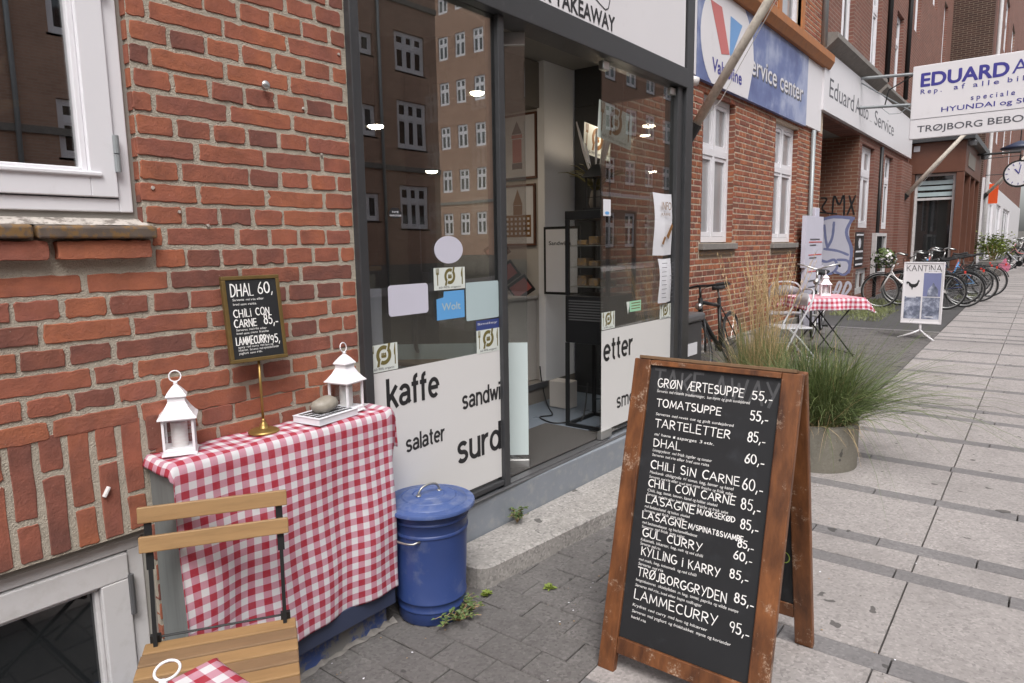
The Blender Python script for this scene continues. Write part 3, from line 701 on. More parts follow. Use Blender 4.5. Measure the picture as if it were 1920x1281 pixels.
# cellar window
cw = MB(); y0 = .045; fz1 = .700; fx = .888; fr = .045
cw.box((BX0, y0, fz1-fr), (fx, .14, fz1)); cw.box((fx-fr, y0, BZ0), (fx, .14, fz1-fr)); cw.box((BX0, y0, BZ0), (BX0+fr, .14, fz1-fr)); cw.box((BX0+fr, y0, BZ0), (fx-fr, .14, -.03))
co_ = cw.build('cellar_window', MT['white_old'], ha, bevel=.004)
cs = MB(); a, b_, c_, d_ = BX0+fr+.004, fx-fr-.004, .008, fz1-fr-.004; sw = .082
cs.box((a, y0-.010, d_-sw), (b_, .12, d_)); cs.box((b_-sw, y0-.010, c_), (b_, .12, d_-sw)); cs.box((a, y0-.010, c_), (a+sw, .12, d_-sw)); cs.box((a+sw, y0-.010, c_), (b_-sw, .12, c_+.06))
cs.box((a+sw, y0+.008, d_-sw-.014), (b_-sw, .1, d_-sw)); cs.box((b_-sw-.014, y0+.008, c_+.06), (b_-sw, .1, d_-sw-.014))
cs.build('sash', MT['white_old'], co_, bevel=.004)
cp = MB(); cp.box((a+sw, y0+.03, c_+.05), (b_-sw, y0+.036, d_-sw)); cp.build('pane', MT['dark_pane'], co_)
ch = MB(); ch.tube([(fx-fr-.002, y0-.014, .45), (fx-fr-.002, y0-.014, .58)], .009, 8); ch.build('hinge', MT['alu_light'], co_)
wj = MB(); wj.box((BX0, .02, fz1+.0005), (BX1, .14, BZ1)); wj.box((fx+.0005, .02, BZ0), (BX1, .14, fz1)); wj.build('joint_mortar', MT['sealant'], co_)
kn = MB(); kn.lathe([(.0, .0), (.013, .001), (.016, .006), (.012, .012), (.004, .014), (.004, .026)], 14); 
kv = [(1.392 + p.x, -.026 + p.z, 2.132 + p.y) for p in kn.v]; kn.v = [Vector(q) for q in kv]; kn.build('wall_hook', MT['steel'], ha, smooth=True)
pg = MB(); pg.obox((.783, -.006, .874), (V(.5, 0, .86), V(.86, 0, -.5), V(0, 1, 0)), (.016, .0042, .007)); pg.build('wall_plug', MT['candle'], ha, bevel=.002)
for (x, z) in ((1.72, 2.30), (1.62, 1.925), (1.16, 1.66), (1.07, 1.70), (.995, 1.77), (1.55, 2.08)):
    q = MB(); q.prism([(random.uniform(.6, 1.1)*.006*math.cos(t*.9), random.uniform(.6, 1.1)*.006*math.sin(t*.9)) for t in range(7)], (x, .001, z), (1, 0, 0), (0, 0, 1), (0, -.006, 0)); q.build('plaster_spot', MT['sill_top'], ha)
# room behind the casement
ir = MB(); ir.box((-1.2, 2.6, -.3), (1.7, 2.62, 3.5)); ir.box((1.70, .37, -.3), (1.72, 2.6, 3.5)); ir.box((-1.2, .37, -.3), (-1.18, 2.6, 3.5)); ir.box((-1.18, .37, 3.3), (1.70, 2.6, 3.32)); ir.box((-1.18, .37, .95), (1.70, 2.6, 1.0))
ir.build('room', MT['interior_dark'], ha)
# net curtain and plant behind the glass
cu = MB(); n = 70; vs = []
for i in range(n+1):
    xx = -.42 + 1.0*i/n; yy = .175 + .012*math.sin(i*.95) + .006*math.sin(i*2.1); vs += [(xx, yy, 1.62), (xx, yy, 3.3)]
cu.add(vs, [(2*i, 2*i+2, 2*i+3, 2*i+1) for i in range(n)])
o = cu.build('curtain', MT['curtain'], None, smooth=True, recalc=False); sd_ = o.modifiers.new('thickness', 'SOLIDIFY'); sd_.thickness = .002
tag(o, 'grey net curtain hanging behind the white casement window', 'curtain')
t = thing('potted_plant', 'dark potted plant with long leaves behind the white casement window', 'plant', (.52, .13, 1.70))
q = MB(); q.lathe([(.04, -.02), (.055, .06), (.05, .10), (.035, .12)], 16, (.50, .13, 1.70)); q.build('pot', MT['sill'], t, smooth=True)
lf = MB()
for (dx, dz, L, cv) in ((.16, .10, .2, .3), (.20, .33, .36, -.2), (.10, .42, .40, .1), (.24, .20, .26, .5), (-.2, .3, .36, .2), (-.1, .45, .45, .1), (.02, .5, .5, -.1)):
    P = []; k = 9
    for i in range(k+1):
        f = i/k; P.append((V(.50 + dx*f, .128 + .004*math.sin(f*3), 1.80 + dz*f + cv*.1*math.sin(f*math.pi)), .019*math.sin(math.pi*min(1, f*.93+.07))**.7))
    vs = []
    for (pp, wd) in P:
        nrm = V(-dz, 0, dx).normalized()*wd; vs += [pp + nrm, pp - nrm]
    lf.add(vs, [(2*i, 2*i+1, 2*i+3, 2*i+2) for i in range(k)])
lf.build('leaf', MT['straw_dark'], t, recalc=False)

# ================================================================== CAFE SHOPFRONT
sh = thing('cafe_shopfront', 'glazed takeaway shopfront with dark grey frame, white sign band and an open glass door', 'shop', (3.2, 0, 0))
FZ = .345                                            # inside floor
m = MB(); m.prism([(1.765,-.010),(4.86,-.105),(4.86,.20),(1.765,.20)], (0,0,-.06), (1,0,0), (0,1,0), (0,0,.395)); m.build('base', MT['blue_grey'], sh, bevel=.006)
m = MB(); m.box((1.80, -.045, .3355), (4.64, -.02, .343)); m.box((2.70, -.02, .3355), (3.70, .03, .349)); m.build('threshold', MT['alu_light'], sh, bevel=.003)
fr = MB()
fr.box((1.756, -.03, .02), (1.800, .09, 4.2)); fr.box((4.735, -.045, -.04), (4.855, .09, 4.2)); fr.box((4.632, -.03, .352), (4.690, .07, 2.665)); fr.box((4.6905, -.022, .352), (4.7345, .05, 4.2))
fr.box((1.80, -.055, 2.665), (4.735, .10, 2.795)); fr.box((2.645, -.025, .336), (2.690, .06, 2.665)); fr.box((1.80, -.02, .352), (2.645, .03, .378))
fr.box((4.80, .0905, .335), (4.855, .94, .40)); fr.box((4.80, .0905, 2.665), (4.855, .94, 4.2)); fr.box((4.80, .70, .40), (4.855, .94, 2.665))
fr.build('frame', MT['alu'], sh, bevel=.004)
m = MB(); m.box((1.80, -.047, 2.7955), (4.690, .05, 4.1)); sg = m.build('sign_band', MT['sign_white'], sh)
m = MB(); text(m, 'ØKOLOGISK TAKEAWAY', (2.405, -.047, 2.812), (1,0,0), (0,0,1), .082, 1.30, .0015, .045); m.build('lettering', MT['black_vinyl'], sg, recalc=False)
m = MB(); text(m, 'KANTINA', (2.20, -.047, 3.12), (1,0,0), (0,0,1), .34, 1.75, .0015, .004); m.build('lettering', MT['black_vinyl'], sg, recalc=False)
P = [(3.40,3.05),(3.44,2.98),(3.475,2.945),(3.52,2.932),(3.555,2.921),(3.60,2.910),(3.632,2.925),(3.648,2.97),(3.655,3.05)]
m = MB(); m.ribbon([(a, b) for a, b in P], .008, (0, -.047, 0), (1,0,0), (0,0,1), .0015); m.build('drawn_outline', MT['black_vinyl'], sg, recalc=False)
m = MB(); wall_slab(m, 1.757, 4.855, 4.1005, 4.3, -.045, .09, []); m.build('top_flashing', MT['alu_light'], sh)

def logo(mb, x0, x1, z0, z1, y, ink=1, dy=-.001, tilt=0.0):
    """white sticker with fork, split ring and knife"""
    w_ = x1-x0; h_ = z1-z0; cx = (x0+x1)/2; cz = z0+h_*.60; r = min(h_*.36, w_*.27)
    ux = V(math.cos(tilt), 0, math.sin(tilt)); uz = V(-math.sin(tilt), 0, math.cos(tilt)); o = V((x0+x1)/2, y, (z0+z1)/2)
    mb.obox(o + V(0, .0004, 0), (ux, V(0,1,0), uz), (w_/2, .0004, h_/2), 0)
    c = o + uz*(h_*.10); d = V(0, dy*.6, 0); c = c + V(0, -.0002, 0)
    mb.arcband(c, ux, uz, r*.60, r, R(62), R(226), d, 16, ink); mb.arcband(c, ux, uz, r*.60, r, R(242), R(406), d, 16, ink)
    mb.prism([(r*.50, r*.55), (r*.62, r*1.15), (r*.95, r*1.15), (r*.80, r*.62)], c, ux, uz, d, ink); mb.prism([(-r*.50, -r*.55), (-r*.62, -r*1.15), (-r*.95, -r*1.15), (-r*.80, -r*.62)], c, ux, uz, d, ink)
    for k in (-.22, 0, .22): mb.disc(c + ux*(k*r) + uz*(r*.12), ux, uz, r*.10, r*.13, d, 8, ink)
    mb.prism([(-.3*r, -.28*r), (.3*r, -.28*r), (.36*r, .0), (-.36*r, .0)], c, ux, uz, d, ink)
    f = -w_*.39
    mb.prism([(f-.012*w_, -r*1.1), (f+.012*w_, -r*1.1), (f+.014*w_, r*.3), (f-.014*w_, r*.3)], c, ux, uz, d, ink); mb.prism([(f-.045*w_, r*.28), (f+.045*w_, r*.28), (f+.04*w_, r*.5), (f-.04*w_, r*.5)], c, ux, uz, d, ink)
    for q in (-.036, 0, .036): mb.prism([(f+q*w_-.009*w_, r*.5), (f+q*w_+.009*w_, r*.5), (f+q*w_+.009*w_, r*1.05), (f+q*w_-.009*w_, r*1.05)], c, ux, uz, d, ink)
    f = w_*.40
    mb.prism([(f-.012*w_, -r*1.1), (f+.022*w_, -r*1.1), (f+.022*w_, r*1.1), (f+.0, r*1.05), (f-.035*w_, r*.3), (f-.03*w_, -r*.1), (f-.012*w_, -r*.15)], c, ux, uz, d, ink)
    text(mb, '60-90% organic', o - uz*(h_*.43), ux, uz, h_*.085, w_*.72, .0009, .004, 2, 'c')

# left pane with white vinyl, lettering and papers
m = MB(); m.box((1.80, .000, .378), (2.645, .008, 2.665)); lp = m.build('window_pane', MT['glass'], sh)
m = MB(); m.box((1.802, -.0016, .395), (2.645, -.0004, 1.064)); m.build('white_film', MT['film'], lp)
m = MB(); ux, uz = V(1,0,0), V(0,0,1)
for a_ in (('kaffe', 1.886, .902, .130, .315), ('sandwi', 2.354, .806, .092, .288), ('salater', 1.984, .688, .078, .245), ('surd', 2.310, .546, .148, .333)): m = MB(); grot(m, a_[0], (a_[1], -.0016, a_[2]), ux, uz, a_[3], a_[4]); m.build('lettering', MT['black_vinyl'], lp, recalc=False)
def paper(x0, x1, z0, z1, mat_, name='paper', y=-.0016, rr=0.0, label=None, par=None):
    q = MB()
    if rr:
        P = []
        for (cx, cz, a) in ((x1-rr, z1-rr, 0), (x0+rr, z1-rr, 90), (x0+rr, z0+rr, 180), (x1-rr, z0+rr, 270)): P += [(cx+rr*math.cos(R(a+18*k)), cz+rr*math.sin(R(a+18*k))) for k in range(6)]
        q.prism(P, (0, y, 0), ux, uz, (0, .001, 0))
    else: q.box((x0, y, z0), (x1, y+.001, z1))
    o = q.build(name, MT[mat_], par or lp)
    if label: o['label'] = label
    return o
q = MB(); q.disc((2.292, -.0016, 1.566), ux, uz, .094, .062, (0,.001,0), 40); q.build('sticker', MT['paper_lilac'], lp)['label'] = 'round blank white sticker'
def organic(x0, x1, z0, z1, par, y=-.0016, ink='olive', tilt=0.0):
    q = MB(); logo(q, x0, x1, z0, z1, y, 1, -.001, tilt); o = q.build('sticker', [MT['sticker'], MT[ink], MT['grey_print']], par, recalc=False); o['label'] = 'organic mark sticker with fork, ring and knife'; return o
organic(2.190, 2.396, 1.386, 1.486, lp); organic(2.469, 2.643, 1.060, 1.174, lp, -.0028); organic(1.803, 1.957, 1.068, 1.182, lp, -.0016)
paper(1.918, 2.150, 1.292, 1.423, 'paper_lilac', 'paper', rr=.016, label='rounded blank white paper')
q = MB(); q.prism([(2.203,1.250),(2.388,1.250),(2.388,1.378),(2.252,1.378),(2.248,1.352),(2.203,1.345)], (0,-.0016,0), ux, uz, (0,.001,0)); o = q.build('card', MT['sky_blue'], lp); o['label'] = 'sky blue card with a torn corner'
q = MB(); text(q, 'Wolt', (2.235,-.0017,1.292), ux, uz, .034, .125, .0006, .02); q.build('print', MT['paper_teal'], lp, recalc=False)
paper(2.401, 2.643, 1.228, 1.410, 'paper_teal', 'paper', rr=.008, label='pale teal blank paper')
paper(2.471, 2.642, 1.150, 1.221, 'navy', 'card', label='navy blue card'); q = MB(); text(q, 'Smiley', (2.478,-.0017,1.200), ux, uz, .010, .15, .0006, .01); q.build('print', MT['paper'], lp, recalc=False)
q = MB(); q.add([(1.803,.010,1.140),(1.895,.014,1.135),(1.897,.02,1.28),(1.894,.012,1.412),(1.803,.012,1.416)], [(0,1,2,4),(2,3,4)]); o = q.build('paper', MT['paper_lilac'], lp, recalc=False); sd_ = o.modifiers.new('s', 'SOLIDIFY'); sd_.thickness = .001; o['label'] = 'long blank paper curling at the left frame'
q = MB(); q.disc((1.975,-.001,1.722), ux, uz, .036, .024, (0,.0008,0), 6, 0); text(q, 'NYE', (1.975,-.0012,1.722), ux, uz, .008, .035, .0005, .01, 1, 'c'); text(q, 'ÅBNINGSTIDER', (1.975,-.0012,1.708), ux, uz, .007, .066, .0005, .01, 1, 'c'); q.build('sticker', [MT['black_vinyl'], MT['paper']], lp, recalc=False)['label'] = 'small black sticker with two short white lines'
q = MB()                                              # string of tiny lights along the left frame
q.tube([(1.822, .03, 1.83-.01*i) for i in range(42)], .0025, 6); 
for i in range(42): q.lathe([(0,-.003),(.0042,0),(0,.003)], 6, (1.822, .026, 1.83-.01*i))
o = q.build('bead_string', MT['paper'], None); tag(o, 'string of tiny white beads hanging inside the left shop pane', 'bead string')

# right pane
m = MB(); m.box((3.645, .000, .372), (4.632, .008, 2.665)); rp = m.build('window_pane', MT['glass'], sh)
m = MB(); m.box((3.648, -.0016, .405), (4.632, -.0004, 1.046)); m.build('white_film', MT['film'], rp)
m = MB(); grot(m, 'etter', (3.668, -.0016, .848), ux, uz, .150, .385); m.build('lettering', MT['black_vinyl'], rp, recalc=False); m = MB(); grot(m, 'smoothies', (3.838, -.0016, .516), ux, uz, .100, .60); m.build('lettering', MT['black_vinyl'], rp, recalc=False)
organic(3.650, 3.812, 1.052, 1.160, rp); organic(4.455, 4.630, 1.042, 1.148, rp)
q = MB(); q.box((4.01,-.0016,1.135),(4.165,-.0006,1.205)); q.prism([(3.965,1.205),(4.005,1.205),(4.005,1.18),(3.985,1.125)], (0,-.0016,0), ux, uz, (0,.001,0), 1)
for z in (1.188, 1.170, 1.152): q.box((4.03,-.0022,z),(4.15,-.0017,z+.006), 2)
q.build('sticker', [MT['mint'], MT['sticker'], MT['olive']], rp)['label'] = 'small mint green sticker with white tab'
q = MB(); n = 8                                       # curled poster and price list hanging inside
for (x0, x1, z0, z1, nm, lb) in ((4.30, 4.61, 1.50, 1.925, 'poster', 'white poster with golden word and sketched arms'), (4.392, 4.612, 1.165, 1.475, 'price_list', 'long white price list')):
    q = MB(); vs = []
    for i in range(n+1):
        f = i/n; z = z1 + (z0-z1)*f; cv = -.030 - .012*math.sin(f*math.pi) - .010*f*f
        sk = .012*math.sin(f*5) ; vs += [(x0+sk, .020+cv, z), ((x0+x1)/2, .030+cv*1.3, z-.004), (x1+sk*.4, .018+cv*.6, z)]
    for i in range(n): q.add([vs[3*i], vs[3*i+1], vs[3*i+4], vs[3*i+3]], [(0,1,2,3)]); q.add([vs[3*i+1], vs[3*i+2], vs[3*i+5], vs[3*i+4]], [(0,1,2,3)])
    o = q.build(nm, MT['paper'], rp, recalc=False); o['label'] = lb
    p = MB()
    if nm == 'poster':
        text(p, 'INFO', (x0+.09, -.034, 1.81), ux, uz, .055, .15, .001, .0); text(p, 'KAFFE', (x0+.09, -.034, 1.77), ux, uz, .02, .14, .001, .0)
        p.prism([(x0+.17,1.63),(x0+.20,1.61),(x0+.27,1.70),(x0+.25,1.72)], (0,-.036,0), ux, uz, (0,-.001,0)); p.prism([(x0+.1,1.58),(x0+.12,1.57),(x0+.16,1.62),(x0+.14,1.63)], (0,-.036,0), ux, uz, (0,-.001,0))
        p.build('print', MT['umber'], o, recalc=False)
    else:
        for i in range(9): zz = 1.44 - .03*i; p.box((x0+.02, -.0345, zz), (x0+.02+random.uniform(.05,.09), -.0335, zz+.004)); p.box((x1-.05-random.uniform(0,.03), -.0345, zz), (x1-.02, -.0335, zz+.004))
        p.build('print', MT['grey_print'], o, recalc=False)
paper(3.664, 3.752, 1.752, 1.852, 'paper', 'tag', label='small white tag with a blue mark', par=rp); q = MB(); q.disc((3.708,-.002,1.770), ux, uz, .025, .010, (0,-.0006,0), 20); q.build('print', MT['sky_blue'], rp)
def fitting(mb, x, z, w_=.09, h_=.045): mb.box((x, -.014, z), (x+w_, .022, z+h_))
m = MB(); 
for a_ in ((3.640, 2.60, .07, .05), (3.632, .352, .13, .055), (4.55, 2.60, .08, .05)): m = MB(); fitting(m, *a_); m.build('clamp', MT['steel'], rp, bevel=.005)
# side pane of the bay, facing the set-back neighbour
m = MB(); m.box((4.825, .09, .40), (4.833, .70, 2.665)); m.build('side_pane', MT['glass_thin'], sh)
# glass door leaf, swung open
e = V(2.945, .045, 0); dv = V(-.618, .786, 0); nv = V(-.786, -.618, 0); LW = .74
def leaf(mb, s0, s1, z0, z1, n0, n1, mi=0): mb.obox(e + dv*((s0+s1)/2) + nv*((n0+n1)/2) + V(0,0,(z0+z1)/2), (dv, nv, V(0,0,1)), ((s1-s0)/2, (n1-n0)/2, (z1-z0)/2), mi)
m = MB(); leaf(m, 0, LW, .368, 2.645, -.005, .005); dr = m.build('door', MT['glass'], sh)
m = MB(); leaf(m, .002, LW-.002, .428, 1.058, .0055, .0075); m.build('frosted_film', MT['film_back'], dr)
m = MB(); leaf(m, -.002, .16, 2.595, 2.66, -.013, .013); m.build('patch_fitting', MT['steel'], dr, bevel=.004); m = MB(); leaf(m, -.002, .15, .352, .402, -.015, .015); m.build('patch_fitting', MT['steel'], dr, bevel=.004)
m = MB(); s = .60; pp = [e + dv*s + nv*.006 + V(0,0,1.02), e + dv*s + nv*.05 + V(0,0,1.04), e + dv*s + nv*.05 + V(0,0,1.34), e + dv*s + nv*.006 + V(0,0,1.36)]; m.tube(pp, .011, 8); m.build('handle', MT['iron'], dr, smooth=True)

# ------------------------------------------------------------------ inside the cafe
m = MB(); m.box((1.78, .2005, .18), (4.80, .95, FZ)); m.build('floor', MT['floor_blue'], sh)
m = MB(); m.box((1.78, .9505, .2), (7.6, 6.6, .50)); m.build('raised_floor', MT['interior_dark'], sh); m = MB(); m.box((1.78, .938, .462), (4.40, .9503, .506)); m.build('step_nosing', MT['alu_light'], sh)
m = MB(); m.box((1.74, .3605, .3), (1.7795, 6.6, 3.2)); m.box((1.78, 6.6, .3), (7.6, 6.64, 3.2)); m.box((7.6, 2.1, .3), (7.64, 6.6, 3.2)); m.box((4.471, 2.05, .3), (7.6, 2.15, 3.2)); m.build('dark_wall', MT['interior_dark'], sh)  # room opened deeper, walls coloured dark in place of light falling off
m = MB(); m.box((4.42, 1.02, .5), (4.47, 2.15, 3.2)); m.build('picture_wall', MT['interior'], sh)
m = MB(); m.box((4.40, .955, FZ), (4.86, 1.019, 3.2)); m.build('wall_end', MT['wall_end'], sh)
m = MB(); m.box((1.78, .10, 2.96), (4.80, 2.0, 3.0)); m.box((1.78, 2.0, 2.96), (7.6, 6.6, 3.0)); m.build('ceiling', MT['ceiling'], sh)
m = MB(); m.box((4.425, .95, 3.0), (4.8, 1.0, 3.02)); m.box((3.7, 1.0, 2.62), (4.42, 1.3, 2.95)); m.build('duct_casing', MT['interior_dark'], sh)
t = MB(); t.box((2.70, .035, FZ+.001), (3.775, .52, FZ+.013)); tag(t.build('doormat', MT['mat'], None, bevel=.004), 'dark doormat lying just inside the open cafe door', 'doormat')
def dome(x, y, z, lab):
    t = thing('ceiling_lamp', lab, 'lamp', (x, y, z), group='warm ceiling lamps inside the cafe')
    q = MB(); q.tube([(x,y,z+.03),(x,y,2.955)], .0025, 6); q.lathe([(.050,.0),(.056,.012),(.03,.03),(.0,.034)], 24, (x,y,z)); q.build('lamp_holder', MT['alu_light'], t, smooth=True)
    q = MB(); q.lathe([(.0,-.020),(.028,-.017),(.044,-.009),(.049,.001)], 24, (x,y,z)); q.build('lamp_shade', MT['lamp'], t, smooth=True)
dome(2.94, 1.2, 2.33, 'warm round lamp seen in the upper left of the left pane'); dome(3.62, .95, 2.60, 'warm round lamp beside the open door at the mullion top')
dome(3.95, 1.72, 2.17, 'small warm lamp deep inside, low in the left pane'); dome(4.62, .40, 2.50, 'warm lamp behind the right pane near the frame')
# fridge on its stand
fx, fy = 3.83, .055
t = thing('display_fridge', 'tall black glass display fridge on a black stand inside the right pane', 'fridge', (4.02, .22, FZ))
W, Dp = .37, .335
q = MB(); a, b_, c_, d_ = fx, fx+W, fy, fy+Dp
for (xx, yy) in ((a, c_), (b_-.022, c_), (a, d_-.022), (b_-.022, d_-.022)): q.box((xx, yy, FZ), (xx+.022, yy+.022, .925))
q.box((a, c_+.022, FZ), (a+.022, d_-.022, FZ+.022)); q.box((b_-.022, c_+.022, FZ), (b_, d_-.022, FZ+.022)); q.box((a+.022, c_, FZ), (b_-.022, c_+.022, FZ+.022)); q.box((a+.022, d_-.022, FZ), (b_-.022, d_, FZ+.022)); q.build('stand', MT['iron'], t)
q = MB(); q.box((a, c_, .926), (b_, d_, 1.245)); bd = q.build('base_box', MT['fridge'], t, bevel=.006)
q = MB()
for i in range(8): q.box((a-.003, c_+.04, 1.08+.018*i), (a-.0003, d_-.03, 1.088+.018*i))
q.build('grille', MT['alu_light'], bd)
q = MB()
for (xx, yy) in ((a, c_), (b_-.025, c_), (a, d_-.025), (b_-.025, d_-.025)): q.box((xx, yy, 1.2455), (xx+.025, yy+.025, 1.745))
q.box((a, c_, 1.745), (b_, d_, 1.80)); q.build('frame', MT['fridge'], t, bevel=.003)
q = MB(); q.box((a+.004, c_+.026, 1.25), (a+.008, d_-.026, 1.744)); q.box((a+.026, c_+.004, 1.25), (b_-.026, c_+.008, 1.744)); q.box((a+.026, d_-.008, 1.25), (b_-.026, d_-.004, 1.744)); q.build('pane', MT['glass_thin'], t)
q = MB()
for z in (1.30, 1.43, 1.57): q.box((a+.02, c_+.012, z), (b_-.02, d_-.012, z+.006))
q.build('shelf', MT['steel'], t)
q = MB()
for z in (1.306, 1.436, 1.576):
    for k in range(3): hh = random.uniform(.03, .07); yy = c_+.03+.09*k; q.box((a+.06, yy, z+.0005), (a+.16, yy+.07, z+hh)); 
q.build('food_boxes', MT['sill'], t, bevel=.006)
# things on the fridge
t = thing('lantern', 'black metal lantern standing on the display fridge', 'lantern', (3.92, .19, 1.801))
q = MB(); cx, cy = 3.92, .19; h = .055
q.box((cx-.07, cy-.07, 1.8015), (cx+.07, cy+.07, 1.815))
for sx in (-1, 1):
    for sy in (-1, 1): q.box((cx+sx*h-.005, cy+sy*h-.005, 1.815), (cx+sx*h+.005, cy+sy*h+.005, 2.01))
for z in (1.88, 1.95):
    q.box((cx-h, cy-h-.002, z), (cx+h, cy-h+.002, z+.004)); q.box((cx-h-.002, cy-h, z), (cx-h+.002, cy+h, z+.004))
q.box((cx-h-.002, cy-.002, 1.815), (cx-h+.002, cy+.002, 2.01)); q.build('cage', MT['iron'], t)
q = MB(); q.lathe([(.115, 2.01), (.105, 2.02), (.05, 2.075), (.03, 2.09), (.0, 2.10)], 4, (cx, cy, 0), 0, R(45)); q.build('roof', MT['iron'], t)
t = thing('dry_bouquet', 'dry bouquet of pale feathers and thin leaves standing above the display fridge', 'bouquet', (4.07, .30, 1.801))
q = MB(); q.lathe([(.03,0),(.045,.06),(.03,.14)], 14, (4.07,.30,1.801)); q.build('vase', MT['interior_dark'], t, smooth=True)
lf = MB(); pl = MB()
for i in range(26):
    a1 = random.uniform(0, 6.28); L = random.uniform(.25, .42); P = [V(4.07,.30,1.93) + V(math.cos(a1)*L*f*.75, math.sin(a1)*L*f*.75, L*(f*.95-.55*f*f)) for f in (0,.25,.5,.75,1)]; lf.tube(P, [.004,.005,.004,.003,.001], 4)
for i in range(9):
    a1 = random.uniform(0, 6.28); L = random.uniform(.32, .46); P = [V(4.07,.30,1.93) + V(math.cos(a1)*L*f*.3, math.sin(a1)*L*f*.3, L*f) for f in (0,.3,.6,.8,1)]; pl.tube(P, [.002,.003,.009,.010,.004], 5)
lf.build('leaf', MT['olive'], t); pl.build('feather', MT['candle'], t)
for (x0, x1, z0, z1, y, tl, lab) in ((4.32, 4.70, 2.22, 2.44, .55, -.08, 'organic mark sheet hung highest inside, beside the wall end'), (3.66, 4.08, 2.20, 2.42, .035, -.10, 'organic mark sheet hung inside the right pane above the lantern')):
    q = MB(); logo(q, x0, x1, z0, z1, y, 1, -.001, tl); tag(q.build('hanging_sheet', [MT['sticker'], MT['umber'], MT['grey_print']], None, recalc=False), lab, 'paper sign', 'organic mark sheets hung in the shop')
# pictures on the picture wall (x = 4.42, facing the street side)
def picture(y0, y1, z0, z1, kind, lab):
    t = thing('framed_picture', lab, 'picture', (4.405, (y0+y1)/2, z0), group='framed prints on the cafe wall')
    q = MB(); f = .016
    for (a, b_, c_, d_) in ((y0, y1, z0, z0+f), (y0, y1, z1-f, z1), (y0, y0+f, z0+f, z1-f), (y1-f, y1, z0+f, z1-f)): q.box((4.398, a, c_), (4.4195, b_, d_))
    q.build('frame', MT['brown_panel'], t)
    q = MB(); q.box((4.408, y0+f, z0+f), (4.4192, y1-f, z1-f)); pr = q.build('print', MT['paper'], t)
    ym = (y0+y1)/2; H = z1-z0; q = MB(); X_ = 4.4078; r_ = MB()
    def bx(mb, a, b_, c_, d_): mb.box((X_-.001, a, c_), (X_-.0002, b_, d_))
    if kind:
        bx(r_, ym-.045, ym+.045, z0+H*.26, z0+H*.62); bx(q, ym-.05, ym+.05, z0+H*.16, z0+H*.255); bx(r_, ym-.052, ym+.052, z0+H*.635, z0+H*.69)
        q.add([(X_-.001, ym-.05, z0+H*.70), (X_-.001, ym+.05, z0+H*.70), (X_-.001, ym, z0+H*.9)], [(0,1,2)])
    else:
        bx(q, ym-.13, ym+.13, z0+H*.14, z0+H*.5); bx(q, ym-.045, ym+.045, z0+H*.505, z0+H*.66); q.add([(X_-.001, ym-.05, z0+H*.665), (X_-.001, ym+.05, z0+H*.665), (X_-.001, ym, z0+H*.92)], [(0,1,2)])
        for i in range(4):
            for j in range(6): r_.box((X_-.0018, ym-.115+.042*j, z0+H*(.18+.08*i)), (X_-.0011, ym-.115+.042*j+.02, z0+H*(.22+.08*i)))
    q.build('drawing', MT['umber' if not kind else 'grey_print'], pr, recalc=False); r_.build('drawing', MT['red_print'] if kind else MT['paper'], pr, recalc=False)
picture(1.03, 1.42, 2.10, 2.60, 1, 'framed print of a red and grey tower, the upper of two'); picture(1.05, 1.40, 1.58, 2.06, 0, 'framed print of a brown domed building, below the tower print')
t = thing('framed_notice', 'white notice in a black frame leaning at the wall end beside the display fridge', 'notice', (4.38, .92, 1.2))
q = MB(); q.box((4.376, .62, 1.20), (4.392, .95, 1.72)); q.build('frame', MT['iron'], t); q = MB(); q.box((4.374, .64, 1.22), (4.3755, .93, 1.70)); p_ = q.build('sheet', MT['paper'], t); q = MB(); text(q, 'Sandwich', (4.3738, .90, 1.58), (0,-1,0), (0,0,1), .03, .2, .0008, .02); q.build('lettering', MT['black_vinyl'], p_, recalc=False)
t = thing('white_counter', 'white counter with a thin shelf under the framed notice inside the cafe', 'counter', (4.2, .8, FZ))
q = MB(); q.box((4.02, 1.06, .505), (4.415, 1.55, 1.16)); q.build('body', MT['interior'], t); q = MB(); q.box((4.0, 1.04, 1.161), (4.418, 1.57, 1.185)); q.build('top', MT['interior'], t, bevel=.003)
for (yy, zz, lab) in ((1.12, 1.187, 'dark brochure leaning lowest in the holder by the picture wall'), (1.26, 1.30, 'black and red brochure leaning in the middle of the holder'), (1.36, 1.48, 'red booklet lying on top under the domed building print')):
    q = MB(); q.obox((4.30, yy, zz+.06), (V(0,.86,-.5), V(.9,.2,.34), V(.3,-.5,-.8)), (.10, .008, .075)); q.obox((4.288, yy-.004, zz+.062), (V(0,.86,-.5), V(.9,.2,.34), V(.3,-.5,-.8)), (.085, .004, .05), 1); tag(q.build('brochure', [MT['iron'], MT['red_print']], None), lab, 'brochure', 'brochures on the cafe counter')
q = MB(); P = [V(4.38,1.0,.62), V(4.36,.97,.5), V(4.32,.9,.36), V(4.15,.75,.352), V(4.0,.62,.352), V(3.9,.66,.352), V(3.82,.5,.352), V(3.88,.42,.352), V(4.0,.36,.36), V(4.1,.38,.6)]
def cr(P, k=6):
    o = []
    for i in range(len(P)-1):
        a = P[max(i-1,0)]; b_ = P[i]; c_ = P[i+1]; d_ = P[min(i+2, len(P)-1)]
        for j in range(k):
            f = j/k; o.append(.5*((2*b_) + (c_-a)*f + (2*a-5*b_+4*c_-d_)*f*f + (3*b_-a-3*c_+d_)*f**3))
    return o + [P[-1]]
q.tube(cr(P), .005, 6); tag(q.build('power_cable', MT['iron'], None, smooth=True), 'black power cable looping over the blue floor to the fridge', 'cable')
q = MB(); q.box((4.22, .62, FZ+.001), (4.34, .80, FZ+.21)); tag(q.build('white_box', MT['interior'], None, bevel=.008), 'small white plastic box on the floor behind the fridge stand', 'box')
